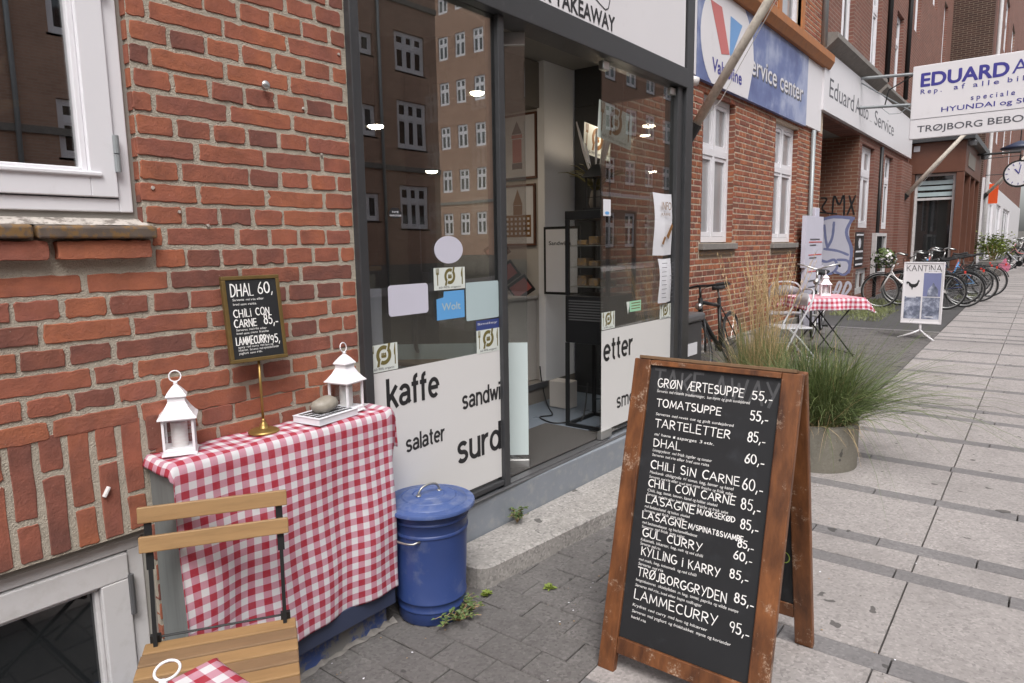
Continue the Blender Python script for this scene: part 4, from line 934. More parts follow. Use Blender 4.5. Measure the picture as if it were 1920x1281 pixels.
# furniture behind the left pane
t = thing('cafe_table', 'cafe table with gingham cloth just inside the left pane', 'table', (2.55, .85, FZ))
q = MB(); q.box((2.45, .34, .955), (3.05, .90, .975)); q.build('tabletop', MT['oak_dark'], t)
for (xx, yy) in ((2.50,.40),(2.98,.40),(2.50,.84),(2.98,.84)): q = MB(); q.box((xx-.015,yy-.015,FZ),(xx+.015,yy+.015,.9545)); q.build('leg', MT['iron'], t)
t = thing('chalk_board', 'dark chalk board in a pale frame on the back wall of the cafe', 'board', (3.3, 6.55, 1.2))
q = MB(); q.box((2.9, 6.57, 1.1), (3.9, 6.585, 2.1)); q.build('panel', MT['chalkboard'], t); q = MB()
for (a, b_, c_, d_) in ((2.86, 3.94, 1.06, 1.10), (2.86, 3.94, 2.10, 2.14), (2.86, 2.90, 1.10, 2.10), (3.90, 3.94, 1.10, 2.10)): q.box((a, 6.56, c_), (b_, 6.598, d_))
q.build('frame', MT['oak'], t)
t = thing('wall_shelf', 'pale wall shelf with boxes deep inside the cafe', 'shelf', (3.3, 3.0, 1.7))
q = MB(); q.box((2.6, 3.6, 1.72), (4.2, 3.9, 1.76)); q.build('board', MT['interior'], t); q = MB()
for i in range(7): q.box((2.68+.2*i, 3.65, 1.7605), (2.68+.2*i+random.uniform(.08,.16), 3.85, 1.78+random.uniform(.08,.25)))
q.build('boxes', MT['sill'], t)
t = thing('service_counter', 'dark service counter across the back of the cafe', 'counter', (3.1, 2.6, .5))
q = MB(); q.box((2.2, 2.5, .505), (4.0, 2.95, 1.38)); q.build('body', MT['cabinet_grey'], t); q = MB(); q.box((2.16, 2.46, 1.381), (4.04, 2.98, 1.42)); q.build('top', MT['oak_dark'], t, bevel=.004)

# ================================================================== SET-BACK BRICK BUILDING WITH SIGN BAND
YB = .95
gb = thing('garage_building', 'set-back orange brick building under the blue oil banner, with two tall white windows', 'building', (8.6, YB, 0))
H1 = [(7.42, 8.37, 1.575, 3.225), (9.92, 10.97, 1.565, 3.235), (9.93, 10.87, 4.56, 6.3)]
m = MB(); wall_slab(m, 4.86, 12.33, -.1, 8.2, YB+.0045, YB+.40, H1); m.build('mortar_bed', MT['mortar_b'], gb, recalc=False)
b = MB(); brick_courses(b, 4.865, 12.33, .40, 3.32, YB, [(h[0]-.005, h[1]+.005, h[2]-.0, h[3]) for h in H1] + [(7.35, 8.50, 1.43, 1.575), (9.85, 11.08, 1.43, 1.565)], False, .035, jt=.0165)
brick_courses(b, 4.865, 12.33, 4.55, 6.6, YB, [(9.80, 11.0, 4.5, 6.4)], False, .035, jt=.0165)
b.build('brickwork', MT['brick_b'], gb, recalc=False)
m = MB(); m.box((4.86, YB-.05, -.1), (12.33, YB+.0075, .40)); m.build('plinth', MT['grey_stone'], gb, bevel=.01)
for h in H1[:2]:
    for (a, b_) in ((h[1]-.003, h[1]+.02), (h[0]-.02, h[0]+.003)):
        rv = MB(); z = h[2]
        while z < h[3]-.03: rv.box((a, YB+.004, z+.007), (b_, YB+.12, z+.060)); z += .0667
        rv.build('reveal', MT['brick_b'], gb, recalc=False)
for (a, b_, c_, d_, s) in ((7.42, 8.37, 1.575, 3.225, 1), (9.92, 10.97, 1.565, 3.235, 1)):
    window(gb, a+.006, b_-.006, c_+.012, d_-.004, YB+.07, 2, c_+1.04, .055, .07, 'white', 'pale_pane' if s else 'dark_pane', None, sash=.045)
    q = MB(); q.box((a-.05, YB-.05, c_-.075), (b_+.09, YB+.08, c_-.004)); q.build('window_sill', MT['grey_stone'], gb, bevel=.006); q = MB(); q.box((a-.03, YB-.022, c_-.14), (b_+.06, YB+.03, c_-.078)); q.build('sill_course', MT['sill'], gb, bevel=.004)
window(gb, 9.945, 10.855, 4.58, 6.29, YB+.06, 1, 5.8, .07, .07, 'white', 'pale_pane')
q = MB(); q.box((9.80, YB-.02, 4.55), (9.93, YB+.05, 6.4)); q.box((10.87, YB-.02, 4.55), (11.0, YB+.05, 6.4)); q.build('window_surround', MT['ochre'], gb)
q = MB(); q.prism([(0,0),(.10,.0),(.16,.10),(.16,.20),(0,.23)], (4.87, YB, 4.31), (0,-1,0), (0,0,1), (7.36,0,0)); q.build('cornice', MT['ochre'], gb)
q = MB(); q.box((4.88, YB-.045, 3.325), (7.085, YB-.002, 4.30)); q.build('sign_band', MT['sign_white'], gb); q = MB(); q.box((11.165, YB-.045, 3.325), (12.02, YB-.002, 4.30)); q.build('sign_band', MT['sign_white'], gb)
q = MB(); q.tube([(11.62, YB-.05, z) for z in (.15, 1.5, 3.3)], .035, 10); q.build('downpipe', MT['zinc'], gb, smooth=True)
q = MB(); q.tube([(12.0, YB-.04, z) for z in (4.62, 6.0, 8.2)], .05, 10); q.build('downpipe', MT['zinc'], gb, smooth=True)
q = MB(); q.box((11.90, YB-.06, 1.78), (12.14, YB-.002, 2.12)); q.build('meter_box', MT['paper_lilac'], gb, bevel=.008)
# banner
t = thing('oil_banner', 'faded blue banner with a white oval, a red and blue V and white lettering', 'banner', (9.1, YB-.05, 3.3))
q = MB(); q.box((7.095, YB-.052, 3.305), (11.155, YB-.004, 4.305))
nm = NT('banner_print'); n = nm.noise(.9, 5, .6); n2 = nm.noise(3.5, 4, .6)
c_ = nm.ramp(n, [(.30, (.055,.065,.19)), (.48, (.14,.18,.36)), (.6, (.36,.40,.55)), (.75, (.20,.25,.44))]); c_ = nm.mix(nm.ramp(n2, [(.55, 0.0), (.8, .4)]), c_, (.42,.46,.58)); nm.set(c_, .5)
q.build('sheet', nm.m, t)
ux, uz = V(1,0,0), V(0,0,1); yb = YB-.0525
q = MB(); n = 40; cx, cz, rx, rz = 7.96, 3.80, .80, .62
P = [(cx+rx*math.cos(2*math.pi*i/n), min(4.30, max(3.308, cz+rz*math.sin(2*math.pi*i/n)))) for i in range(n)]; q.prism(P, (0, yb, 0), ux, uz, (0,-.002,0), 0)
q.prism([(8.30,3.31),(8.62,3.31),(8.80,3.75),(8.72,4.1),(8.4,3.9)], (0, yb-.0004, 0), ux, uz, (0,-.002,0), 0)
q.build('oval', MT['sign_white'], t)
q = MB(); q.prism([(7.40,4.15),(7.72,4.15),(7.98,3.70),(7.74,3.66)], (0, yb-.003, 0), ux, uz, (0,-.0015,0)); q.build('red_stroke', MT['red_print'], t)
q = MB(); q.prism([(7.985,4.12),(8.36,4.10),(8.03,3.68),(7.985,3.72)], (0, yb-.003, 0), ux, uz, (0,-.0015,0)); q.build('blue_stroke', MT['light_blue'], t)
q = MB(); text(q, 'Valvoline', (7.49, yb-.002, 3.438), ux, uz, .145, .90, .0015, .05); q.build('lettering', MT['blue_print'], t, recalc=False)
q = MB(); text(q, 'Service center', (8.535, yb-.0005, 3.615), ux, uz, .245, 2.42, .001, .045); q.build('lettering', MT['grey_print'], t, recalc=False)
q = MB(); text(q, 'Service center', (8.51, yb-.001, 3.632), ux, uz, .235, 2.41, .002, .012); q.build('lettering', MT['sign_white'], t, recalc=False)
t = thing('security_camera', 'small white camera with hanging cable under the sign band corner', 'camera', (6.9, YB-.02, 3.22))
q = MB(); q.tube([(6.86, YB-.02, 3.25), (6.86, YB-.16, 3.20)], .045, 12); q.build('body', MT['candle'], t, smooth=True); q = MB(); q.tube([(6.84, YB-.01, 3.20), (6.80, YB-.05, 3.08), (6.84, YB-.03, 3.0), (6.86, YB-.02, 2.98)], .012, 6); q.tube([(6.86,YB-.01,3.20),(6.86,YB-.01,3.30)], .02, 8); q.build('cable', MT['candle'], t, smooth=True)
def flagpole(x, y, z, L, ang, lab, r=.042):
    t = thing('flagpole', lab, 'flagpole', (x, y, z), group='slanting flagpoles on the facades')
    d = V(0, -math.cos(R(ang)), math.sin(R(ang))); o = V(x, y, z)
    q = MB(); q.tube([o + d*.10, o + d*L*.5, o + d*L], [r, r*.95, r*.75], 12); q.build('pole', MT['pole'], t, smooth=True)
    q = MB(); q.tube([o - d*.06, o + d*.22], r*1.35, 12); q.box((x-.07, y-.03, z-.14), (x+.07, y-.0005, z+.10)); q.build('socket', MT['iron'], t)
    q = MB(); q.tube([o + d*L*.97 + V(.03,0,0), o + d*.55 + V(.06,-.05,-.06), o + d*.2 + V(.03,0,-.02)], .004, 5); q.build('halyard', MT['candle'], t)
    return t
flagpole(6.95, YB, 2.62, 2.8, 56.5, 'weathered white flagpole crossing the blue oil banner', .047)
flagpole(20.0, YB, 2.55, 2.4, 50, 'white flagpole below the hanging sign board, beside the brown bay', .055)
flagpole(28.05, -.20, 2.9, 2.4, 50, 'thin white flagpole farthest away, beside the street clock', .05)

# ================================================================== NEXT BUILDING: PASSAGE, SIGN, WINDOWS
nb = thing('brown_brick_building', 'brown brick building over the passage with white sign band and narrow white windows', 'building', (20, YB, 0))
HW2 = [(15.32, 16.55, 1.84, 3.50), (17.72, 18.72, 1.84, 3.50), (13.20, 14.10, 4.98, 6.9), (15.58, 16.48, 4.96, 6.85), (18.15, 19.0, 4.98, 6.7), (20.45, 21.3, 6.80, 8.8), (23.2, 24.1, 8.1, 10.0), (15.35, 16.5, .45, 1.0), (12.33, 15.1, -.2, 3.62), (13.2, 14.1, 8.2, 10.0), (15.58, 16.48, 8.2, 10.0), (18.15, 19.0, 8.2, 10.0), (25.6, 26.4, 6.9, 8.8)]
m = MB(); wall_slab(m, 12.335, 27.7, -.1, 12.0, YB, YB+.35, HW2); m.build('wall', MT['brown_brick'], nb, recalc=False)
for i, h in enumerate(HW2):
    if i in (7, 8): continue
    window(nb, h[0]+.005, h[1]-.005, h[2]+.01, h[3]-.005, YB+.08, 2, h[2]+(h[3]-h[2])*.66, .07, .08, 'white', 'dark_pane' if i % 3 else 'pale_pane', (.07, 'grey_stone'), sash=.05)
window(nb, 15.36, 16.49, .46, .99, YB+.05, 2, None, .07, .08, 'white_old', 'dark_pane')
m = MB(); m.box((15.12, YB+.3505, -.1), (15.45, 6.5, 4.6)); m.build('passage_wall', MT['brown_brick_y'], nb); m = MB(); m.box((15.06, YB-.002, -.1), (15.0995, 6.5, 3.619)); m.build('passage_brick', MT['brown_brick_y'], nb)
m = MB(); m.box((12.335, YB+.3505, 3.62), (15.11, 6.5, 3.75)); m.build('passage_ceiling', MT['grey_stone'], nb); m = MB(); m.box((12.0, 6.5, -.1), (15.5, 6.6, 4.5)); m.build('passage_end', MT['interior_dark'], nb); m = MB(); m.box((12.31, YB+.3505, -.1), (12.334, 6.5, 4.5)); m.build('passage_side', MT['brown_brick_y'], nb)
m = MB(); m.prism([(0,0),(.05,.02),(.22,.16),(.22,.24),(0,.27)], (12.10, YB-.001, 4.60), (0,-1,0), (0,0,1), (4.15,0,0)); m.prism([(0,0),(.05,.02),(.16,.12),(.16,.18),(0,.2)], (16.6, YB-.001, 4.64), (0,-1,0), (0,0,1), (4.1,0,0)); m.build('stone_canopy', MT['grey_stone'], nb)
m = MB()
for (a, z) in ((17.1, 4.62), (19.5, 4.62)): m.tube([(a, YB-.05, z) for z in (4.95, 7, 12)], .05, 8)
m.tube([(17.15, YB-.03, z) for z in (.3, 2, 3.6)], .04, 8); m.build('downpipe', MT['iron'], nb, smooth=True)
m = MB(); m.box((19.3, YB-.10, .1), (20.85, YB-.001, 3.5)); m.build('pilaster', MT['brown_brick'], nb)
m = MB(); m.box((12.0, YB-.075, 3.665), (20.75, YB-.004, 4.59)); sb_ = m.build('sign_band', MT['sign_white'], nb)
q = MB(); yb = YB-.075; text(q, 'Eduard', (12.33, yb, 3.915), ux, uz, .30, 1.75, .0015, .0); q.build('lettering', MT['grey_print'], sb_, recalc=False); q = MB(); text(q, 'Auto', (14.22, yb, 3.925), ux, uz, .29, 1.12, .0015, .0); text(q, '-', (15.48, yb, 3.925), ux, uz, .05, .22, .0015); q.build('lettering', MT['grey_print'], sb_, recalc=False); q = MB(); text(q, 'Service', (15.95, yb, 3.93), ux, uz, .29, 2.15, .0015, .0); q.build('lettering', MT['grey_print'], sb_, recalc=False)
# spray painting on the passage wall: flat paint strokes
gr = MB(); ux2, uz2 = V(0,-1,0), V(0,0,1); X_ = 15.059
def G_(p, wd, mi): gr.ribbon(cr2(p), wd, (X_, 0, 0), ux2, uz2, random.uniform(.001, .003), mi)
def cr2(P, k=5):
    P = [V(a, b, 0) for a, b in P]; return [(q.x, q.y) for q in cr(P, k)]
def blob(P, mi, off): 
    pts = cr2(P + [P[0]])[:-1]; gr.prism(pts, (X_, 0, 0), ux2, uz2, (-off, 0, 0), mi)
blob([(-1.56,2.02),(-1.30,2.06),(-1.02,2.02),(-1.05,1.75),(-1.0,1.3),(-1.08,.95),(-1.40,.93),(-1.58,1.15),(-1.55,1.6)], 0, .001)
for P, wd in (([(-1.62,2.0),(-1.35,2.06),(-.98,2.02)], .06), ([(-1.0,2.02),(-1.10,1.75),(-.99,1.4),(-1.02,.95)], .06), ([(-1.52,1.9),(-1.48,1.6),(-1.44,1.45)], .05), ([(-1.34,1.95),(-1.36,1.65),(-1.44,1.45)], .05),
              ([(-1.50,1.42),(-1.25,1.38),(-1.05,1.30)], .05), ([(-1.62,1.22),(-1.45,1.16),(-1.30,1.2),(-1.24,1.05),(-1.35,.92),(-1.52,.93),(-1.60,1.05)], .05), ([(-1.24,1.2),(-1.05,1.18),(-1.0,1.02),(-1.1,.9),(-1.25,.95)], .05), ([(-1.64,1.8),(-1.60,1.4),(-1.66,1.1)], .07)): G_(P, wd, 1)
for P, wd in (([(-1.60,2.45),(-1.50,2.42),(-1.58,2.25),(-1.50,2.15)], .035), ([(-1.38,2.12),(-1.36,2.48),(-1.26,2.3),(-1.18,2.48),(-1.16,2.1)], .035), ([(-1.08,2.46),(-.98,2.1)], .035), ([(-.97,2.46),(-1.10,2.1)], .035), ([(-1.62,2.16),(-1.3,2.12)], .03)): G_(P, wd, 2)
for P, wd in (([(-1.30,.42),(-1.20,.74),(-1.15,.68),(-1.24,.42)], .045), ([(-1.30,.55),(-1.18,.56)], .04), ([(-1.14,.40),(-1.04,.74),(-.97,.66),(-1.06,.50),(-1.12,.46)], .05), ([(-1.55,.72),(-1.40,.70)], .05)): G_(P, wd, 0)
for v in gr.v: v.y = v.y  # painted where it stands
off_y = 2.56
for v in gr.v: v.y += .0
o = gr.build('graffiti', [MT['paper_lilac'], MT['fade_blue'], MT['black_vinyl']], nb, recalc=False); o['label'] = 'blue and white spray painted figure with black tag above'
# panels and notices by the passage
t = thing('grey_info_sign', 'tall grey sign panel with thin red lines standing before the passage', 'sign', (11.75, .80, gz(11.7)))
q = MB(); q.box((11.05, .80, 1.18), (12.05, .86, 1.97)); q.box((11.12, .80, gz(11.7)+.02), (12.18, .86, 1.179)); q.build('panel', MT['paper_lilac'], t)
q = MB()
for z in (1.56, 1.36, 1.10): q.box((11.25, .797, z), (12.0, .7995, z+.014))
q.build('red_line', MT['red'], t); q = MB(); 
for z in (1.60, 1.51, 1.31, .95, .85): q.box((11.3, .797, z), (11.3+random.uniform(.3,.6), .7995, z+.02))
q.build('print', MT['grey_print'], t)
t = thing('notice_case', 'white framed notice case standing against the brown wall left of the flower bicycle', 'notice', (17.2, .88, .9))
q = MB()
for (a, b_, c_, d_) in ((16.75, 17.95, .80, .87), (16.75, 17.95, 1.67, 1.74), (16.75, 16.84, .87, 1.67), (17.86, 17.95, .87, 1.67)): q.box((a, .86, c_), (b_, .945, d_))
q.build('frame', MT['white_old'], t); q = MB(); q.box((16.84, .90, .87), (17.86, .94, 1.67)); q.build('pane', MT['dark_pane'], t)
t = thing('poster_strip', 'narrow black and white posters pasted one above the other on the passage corner', 'poster', (15.6, .94, 1.4))
q = MB(); q.box((15.14, .938, 1.05), (15.9, .9485, 1.75)); q.build('sheet', MT['black_vinyl'], t); q = MB()
for z in (1.08, 1.2, 1.34, 1.68): q.box((15.2, .935, z), (15.85, .9375, z+.035))
q.disc((15.52, .9375, 1.52), ux, uz, .12, .1, (0,-.002,0)); q.build('print', MT['paper'], t)

# brown timber bay
by = thing('bay_shop', 'brown timber bay shop with one large white framed window and dark flat roof', 'shop', (23.2, .3, .35))
q = MB(); q.box((20.98, -.30, 3.28), (25.6, YB-.001, 4.06)); q.box((21.0, -.28, .34), (25.55, YB-.001, .90)); 
q.box((20.99, -.29, .9005), (21.16, -.12, 3.279)); q.box((20.99, .80, .9005), (21.16, YB-.001, 3.279)); q.box((25.4, -.29, .9005), (25.55, -.12, 3.279)); q.box((22.6, -.29, .9005), (22.75, -.15, 3.279)); q.box((24.0, -.29, .9005), (24.15, -.15, 3.279))
q.build('timber_frame', MT['brown_panel'], by, bevel=.01); q = MB(); q.box((20.80, -.48, 4.0605), (25.8, YB-.001, 4.20)); q.build('roof', MT['alu'], by)
q = MB(); q.box((21.2, -.10, .9005), (21.23, .79, 3.279)); q.build('pane', MT['dark_pane'], by)
q = MB()
for (a, b_, c_, d_) in ((-.115, -.05, .91, 3.27), (.735, .795, .91, 3.27), (-.05, .735, .91, .97), (-.05, .735, 2.60, 2.66), (-.05, .735, 3.21, 3.27)): q.box((21.12, a, c_), (21.199, b_, d_))
q.build('window_frame', MT['white_old'], by); q = MB()
for z in (2.70, 2.86, 3.0): q.box((21.16, -.045, z), (21.19, .73, z+.10))
q.build('blind', MT['paper_teal'], by)
q = MB(); q.box((21.17, -.14, .9005), (25.39, -.12, 3.279)); q.build('side_pane', MT['dark_pane'], by); q = MB(); q.box((21.6, -.318, 3.45), (23.4, -.301, 3.8)); q.build('name_board', MT['interior_dark'], by); q = MB(); q.box((20.965, .72, 3.85), (20.979, .86, 3.99)); q.build('number_plate', MT['paper'], by)
for xx in (21.0, 24.9): q = MB(); q.lathe([(.0,-.12),(.09,-.1),(.10,.0),(.04,.05)], 10, (xx, -.42, 4.0)); q.build('lamp', MT['alu_light'], by)

# tall building stepping forward at the far end
tb = thing('tall_brick_building', 'tall dark brick building stepping forward at the far end, white shop floor below', 'building', (36, 1, .4))
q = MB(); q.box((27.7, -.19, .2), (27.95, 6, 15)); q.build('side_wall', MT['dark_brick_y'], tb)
HT = [(29.2, 30.4, 5.2, 7.2), (32.5, 34.5, 5.2, 7.2), (37, 39, 5.2, 7.2), (42, 44, 5.2, 7.2), (29.2, 30.4, 8.6, 10.6), (32.5, 34.5, 8.6, 10.6), (37, 39, 8.6, 10.6), (42, 44, 8.6, 10.6)]
q = MB(); wall_slab(q, 27.951, 60, 3.6, 15, -.19, .2, HT); q.build('wall', MT['brown_brick'], tb, recalc=False)
for h in HT: window(tb, h[0], h[1], h[2], h[3], -.12, 2, h[2]+1.3, .09, .1, 'white', 'dark_pane', (.05, 'grey_stone'), sash=.06)
HS = [(30.5, 33.2, .9, 3.0), (35, 38, .9, 3.0), (40, 46, .9, 3.0)]
q = MB(); wall_slab(q, 27.951, 60, .2, 3.599, -.25, .2, HS); q.build('shop_floor', MT['sign_white'], tb, recalc=False)
for h in HS: window(tb, h[0], h[1], h[2], h[3], -.20, 2, None, .08, .1, 'white', 'dark_pane', None)
q = MB(); q.tube([(28.15, -.32, z) for z in (.4, 4, 9, 15)], .06, 8); q.build('downpipe', MT['white_old'], tb, smooth=True)
t = thing('orange_sign', 'small orange sign sticking out beside the white downpipe', 'sign', (28.6, -.42, 3.2)); q = MB(); q.box((28.4, -.62, 2.75), (28.46, -.33, 3.40)); q.build('panel', MT['orange'], t); q = MB(); q.tube([(28.43,-.33,3.2),(28.43,-.24,3.2)], .02, 6); q.build('bracket', MT['iron'], t)
t = thing('street_clock', 'round white street clock hanging over the far pavement', 'clock', (24, -1.28, 3.35)); c = V(24, -1.30, 3.36)
q = MB(); q.disc(c, V(0,-1,0), V(0,0,1), .37, .37, (.16,0,0), 36); q.build('case', MT['iron'], t); q = MB(); q.disc(c + V(-.002,0,0), V(0,-1,0), V(0,0,1), .325, .325, (-.006,0,0), 36); f_ = q.build('face', MT['sign_white'], t)
q = MB()
for i in range(12): a = i*math.pi/6; d = V(0,-math.sin(a),math.cos(a)); q.bar(c + d*.25 + V(-.012,0,0), c + d*.305 + V(-.012,0,0), .018, .006, (1,0,0))
q.bar(c + V(-.014,0,0), c + V(-.014,.10,.13), .026, .006, (1,0,0)); q.bar(c + V(-.018,0,0), c + V(-.018,-.03,.24), .02, .006, (1,0,0)); q.build('hand', MT['blue_print'], f_)
q = MB(); q.tube([c + V(.08,0,.37), c + V(.08,0,.6), c + V(.08,1.1,.6)], .03, 8); q.build('bracket', MT['iron'], t)
t = thing('street_lamp', 'dark green saucer street lamp hanging behind the sign board', 'lamp', (22, -1.35, 4.0)); q = MB(); q.lathe([(.0,-.05),(.40,-.04),(.42,.0),(.2,.10),(.05,.16),(0,.17)], 24, (22,-1.35,3.86)); q.build('shade', MT['cabinet_blue'], t, smooth=True); q = MB(); q.tube([(22,-1.35,4.02),(22,-1.35,5.2)], .012, 6); q.tube([(22,YB,5.2),(22,-8,5.25)], .010, 6); q.build('wire', MT['iron'], t)
for (z0, z1, lab) in ((4.0, 4.35, 'upper black cable crossing the street behind the sign board'), (3.5, 3.75, 'lower black cable crossing the street behind the clock')):
    q = MB(); q.tube([(25.8, -.4, z0), (26, -3, (z0+z1)/2-.1), (26.3, -9, z1)], .012, 5); tag(q.build('cable', MT['iron'], None), lab, 'cable', 'overhead cables')

# hanging double sided sign
t = thing('hanging_sign', 'large white sign board hung out over the pavement on steel arms', 'sign', (14.5, -1.2, 3.4))
q = MB(); q.box((14.5, -2.75, 3.375), (14.58, .02, 4.64)); q.build('board', MT['sign_white'], t, bevel=.01)
ux3 = V(0,-1,0); o = lambda y, z: V(14.4995, y, z)
q = MB(); text(q, 'EDUARD', o(-.120, 4.278), ux3, uz, .222, 1.262, .002, .06); q.build('lettering', MT['blue_print'], t, recalc=False); q = MB(); text(q, 'AUTO', o(-1.43, 4.293), ux3, uz, .222, .90, .002, .004); q.build('lettering', MT['blue_print'], t, recalc=False)
for (s, y, z, wd) in (('Rep.', -.120, 4.148, .32), ('af', -.62, 4.158, .16), ('alle', -.90, 4.158, .36), ('biler', -1.38, 4.162, .46), ('speciale', -.882, 3.948, .61), ('HYUNDAI og SUZUKI', -.455, 3.802, 1.66)):
    q = MB(); text(q, ' '.join(s) if len(s) < 9 else s, o(y, z), ux3, uz, .082, wd, .002, .02); q.build('lettering', MT['blue_print'], t, recalc=False)
q = MB(); text(q, 'TRØJBORG', o(-.105, 3.492), ux3, uz, .108, .968, .002, .02); q.build('lettering', MT['grey_print'], t, recalc=False); q = MB(); text(q, 'BEBOERHUS', o(-1.15, 3.505), ux3, uz, .108, 1.12, .002, .02); q.build('lettering', MT['grey_print'], t, recalc=False); q = MB(); q.box((14.496, -2.75, 3.718), (14.4985, .01, 3.724)); q.build('divider_line', MT['grey_print'], t, recalc=False)
q = MB()
for z in (4.55, 4.02): q.tube([(14.54, YB-.08, z+.03), (14.54, -.02, z-.03)], .028, 8)
q.tube([(14.54, YB-.08, 4.5), (15.2, -.0, 3.9), (15.2, -.6, 3.9)], .012, 6); q.tube([(14.54, .5, 4.0), (14.45, .35, 3.86), (14.45, .18, 3.85), (14.5, .02, 3.98)], .006, 5); q.build('arm', MT['zinc'], t)
q = MB(); q.tube([(14.54, .45, 4.03), (14.54, .40, 4.3), (14.54, .02, 4.5)], .012, 6); q.build('stay', MT['iron'], t)

# ================================================================== ACROSS THE STREET (seen in the window reflections)
def across(name, lab, x0, x1, y, h, mat_, wins, base=None, sill='grey_stone'):
    t = thing(name, lab, 'building', ((x0+x1)/2, y, 0))
    m = MB(); wall_slab(m, x0, x1, -.3, h, -y, -y+.35, [(a, b, c, d) for a, b, c, d, n, tr in wins]); m.build('wall', MT[mat_], t, recalc=False)
    for (a, b, c, d, n, tr) in wins: window(t, a+.01, b-.01, c+.01, d-.01, -y+.06, n, (c + (d-c)*.64) if tr else None, .085, .08, 'white', 'dark_pane', (.06, sill), sash=.05)
    m = MB(); m.box((x0, -y-.12, h), (x1, -y+.5, h+.35)); m.build('cornice', MT['grey_stone'], t)
    if base: m = MB(); m.box((x0, -y-.08, -.3), (x1, -y-.001, base)); m.build('plinth', MT['grey_stone'], t)
    # turn to face the cafe: mirror the depth axis
    for o in bpy.data.objects:
        if o.type == 'MESH' and (o.parent == t or (o.parent and o.parent.parent == t)):
            off = t.location.y
            for v in o.data.vertices: v.co.y = -(v.co.y + off) - off
    return t
W_ = []
for z0, z1 in ((2.2, 3.7), (4.9, 6.5), (7.42, 8.7), (10.0, 11.4)):
    for xa in (1.2, 8.6, 12.3, 16.33): W_.append((xa, xa+1.34, z0, z1, 3, True))
    for xa in (-2.2, 10.6, 14.45): W_.append((xa, xa+.95, z0+.25, z1-.35, 2, False))
W_ += [(6.19, 7.5, 3.68, 4.98, 2, True), (6.19, 7.5, 6.37, 7.75, 2, True), (6.19, 7.5, 1.0, 2.4, 2, True)] + [(-8.5-3.7*i, -7.2-3.7*i, a, b, 3, True) for i in range(8) for a, b in ((2.2, 3.7), (4.9, 6.5), (7.42, 8.7), (10.0, 11.4))]
tA = across('apartment_building', 'brown brick apartment block opposite, with triple white windows, reflected in the cafe panes', -42, 18.25, -15.4, 12.6, 'across_brick', W_, 1.0)
q = MB()
for z in (4.15, 9.55): q.box((-42, -15.4, z), (18.25, -15.34, z+.16))
q.build('string_course', MT['grey_stone'], tA); q = MB()
for x in (5.4, 15.6, -4.5): q.tube([(x, -15.32, -.1), (x, -15.32, 12.6)], .055, 8)
q.build('downpipe', MT['zinc'], tA, smooth=True)
for xa in (3.6, 13.6, -11): q = MB(); q.box((xa, -15.39, -.1), (xa+1.1, -15.33, 2.3)); q.build('door', MT['brown_panel'], tA)
q = MB(); q.box((17.95, -30, -.1), (18.249, -15.76, 12.6)); q.build('side_wall', MT['brown_brick_y'], tA)
W_ = []
for z0, z1 in ((1.4, 3.2), (4.7, 6.0), (7.3, 8.65), (9.8, 11.0)):
    for i in range(7): xa = 28.6 + 2.2*i; W_.append((xa, xa+1.1, z0, z1, 2, True))
tB = across('apartment_building', 'orange brick apartment block farther along the opposite side, reflected in the right pane', 28, 44, -15.9, 12.2, 'across_brick2', W_, .8)
q = MB(); q.box((28.0, -19, -.1), (28.3, -16.26, 12.2)); q.build('side_wall', MT['brown_brick_y'], tB)
q = MB(); q.box((28, -15.9, 4.0), (44, -15.83, 4.2)); q.build('string_course', MT['sign_white'], tB)
W_ = []
for z0, z1 in ((1.4, 3.2), (4.7, 6.2), (7.6, 9.1)):
    for i in range(8): xa = 48 + 2.9*i; W_.append((xa, xa+1.2, z0, z1, 2, True))
across('apartment_building', 'farthest apartment block on the opposite side of the street', 47, 74, -16.4, 13.5, 'across_brick', W_, .8)
t = thing('corner_building', 'tall corner block with small windows down the side street opposite, reflected beside the mullion', 'building', (0, 0, 0))
W_ = [(a, a+1.15, z, z+1.95) for a in [1.2+2.05*i for i in range(16)] for z in (2.6, 6.4, 10.2, 14.0, 17.8, 21.6)]
m = MB(); wall_slab(m, 0, 38, -.3, 27, 0, .35, W_); m.build('wall', MT['across_brick2'], t, recalc=False)
for (a, b, c, d) in W_[:97]: window(t, a+.01, b-.01, c+.01, d-.01, .06, 2, c+1.25, .10, .08, 'white', 'dark_pane', None, sash=.06)
m = MB(); m.box((-.2, -.15, 27.0), (38.2, .5, 27.5)); m.box((0, -.06, 5.3), (38, -.001, 5.55)); m.build('cornice', MT['grey_stone'], t)
t.location = (46, -21, 0); t.rotation_euler = (0, 0, R(-90))

# ================================================================== NEAR THINGS
def cloth(name, nu, nv, fn, uvf, mat_, parent=None, thick=.0022, label=None, cat=None):
    vs = []; uv = []
    for i in range(nu+1):
        for j in range(nv+1): vs.append(fn(i/nu, j/nv)); uv.append(uvf(i/nu, j/nv))
    fs = [(i*(nv+1)+j, (i+1)*(nv+1)+j, (i+1)*(nv+1)+j+1, i*(nv+1)+j+1) for i in range(nu) for j in range(nv)]
    me = bpy.data.meshes.new(name); off = root_loc(parent) if parent else V(0,0,0)
    me.from_pydata([tuple(Vector(p)-off) for p in vs], [], fs); ul = me.uv_layers.new(name='UVMap')
    for p in me.polygons:
        p.use_smooth = True
        for li in p.loop_indices: ul.data[li].uv = uv[me.loops[li].vertex_index]
    me.materials.append(MT[mat_]); o = bpy.data.objects.new(name, me); COL.objects.link(o)
    if parent: o.parent = parent
    m = o.modifiers.new('thickness', 'SOLIDIFY'); m.thickness = thick; m.offset = 1
    if label: tag(o, label, cat)
    return o
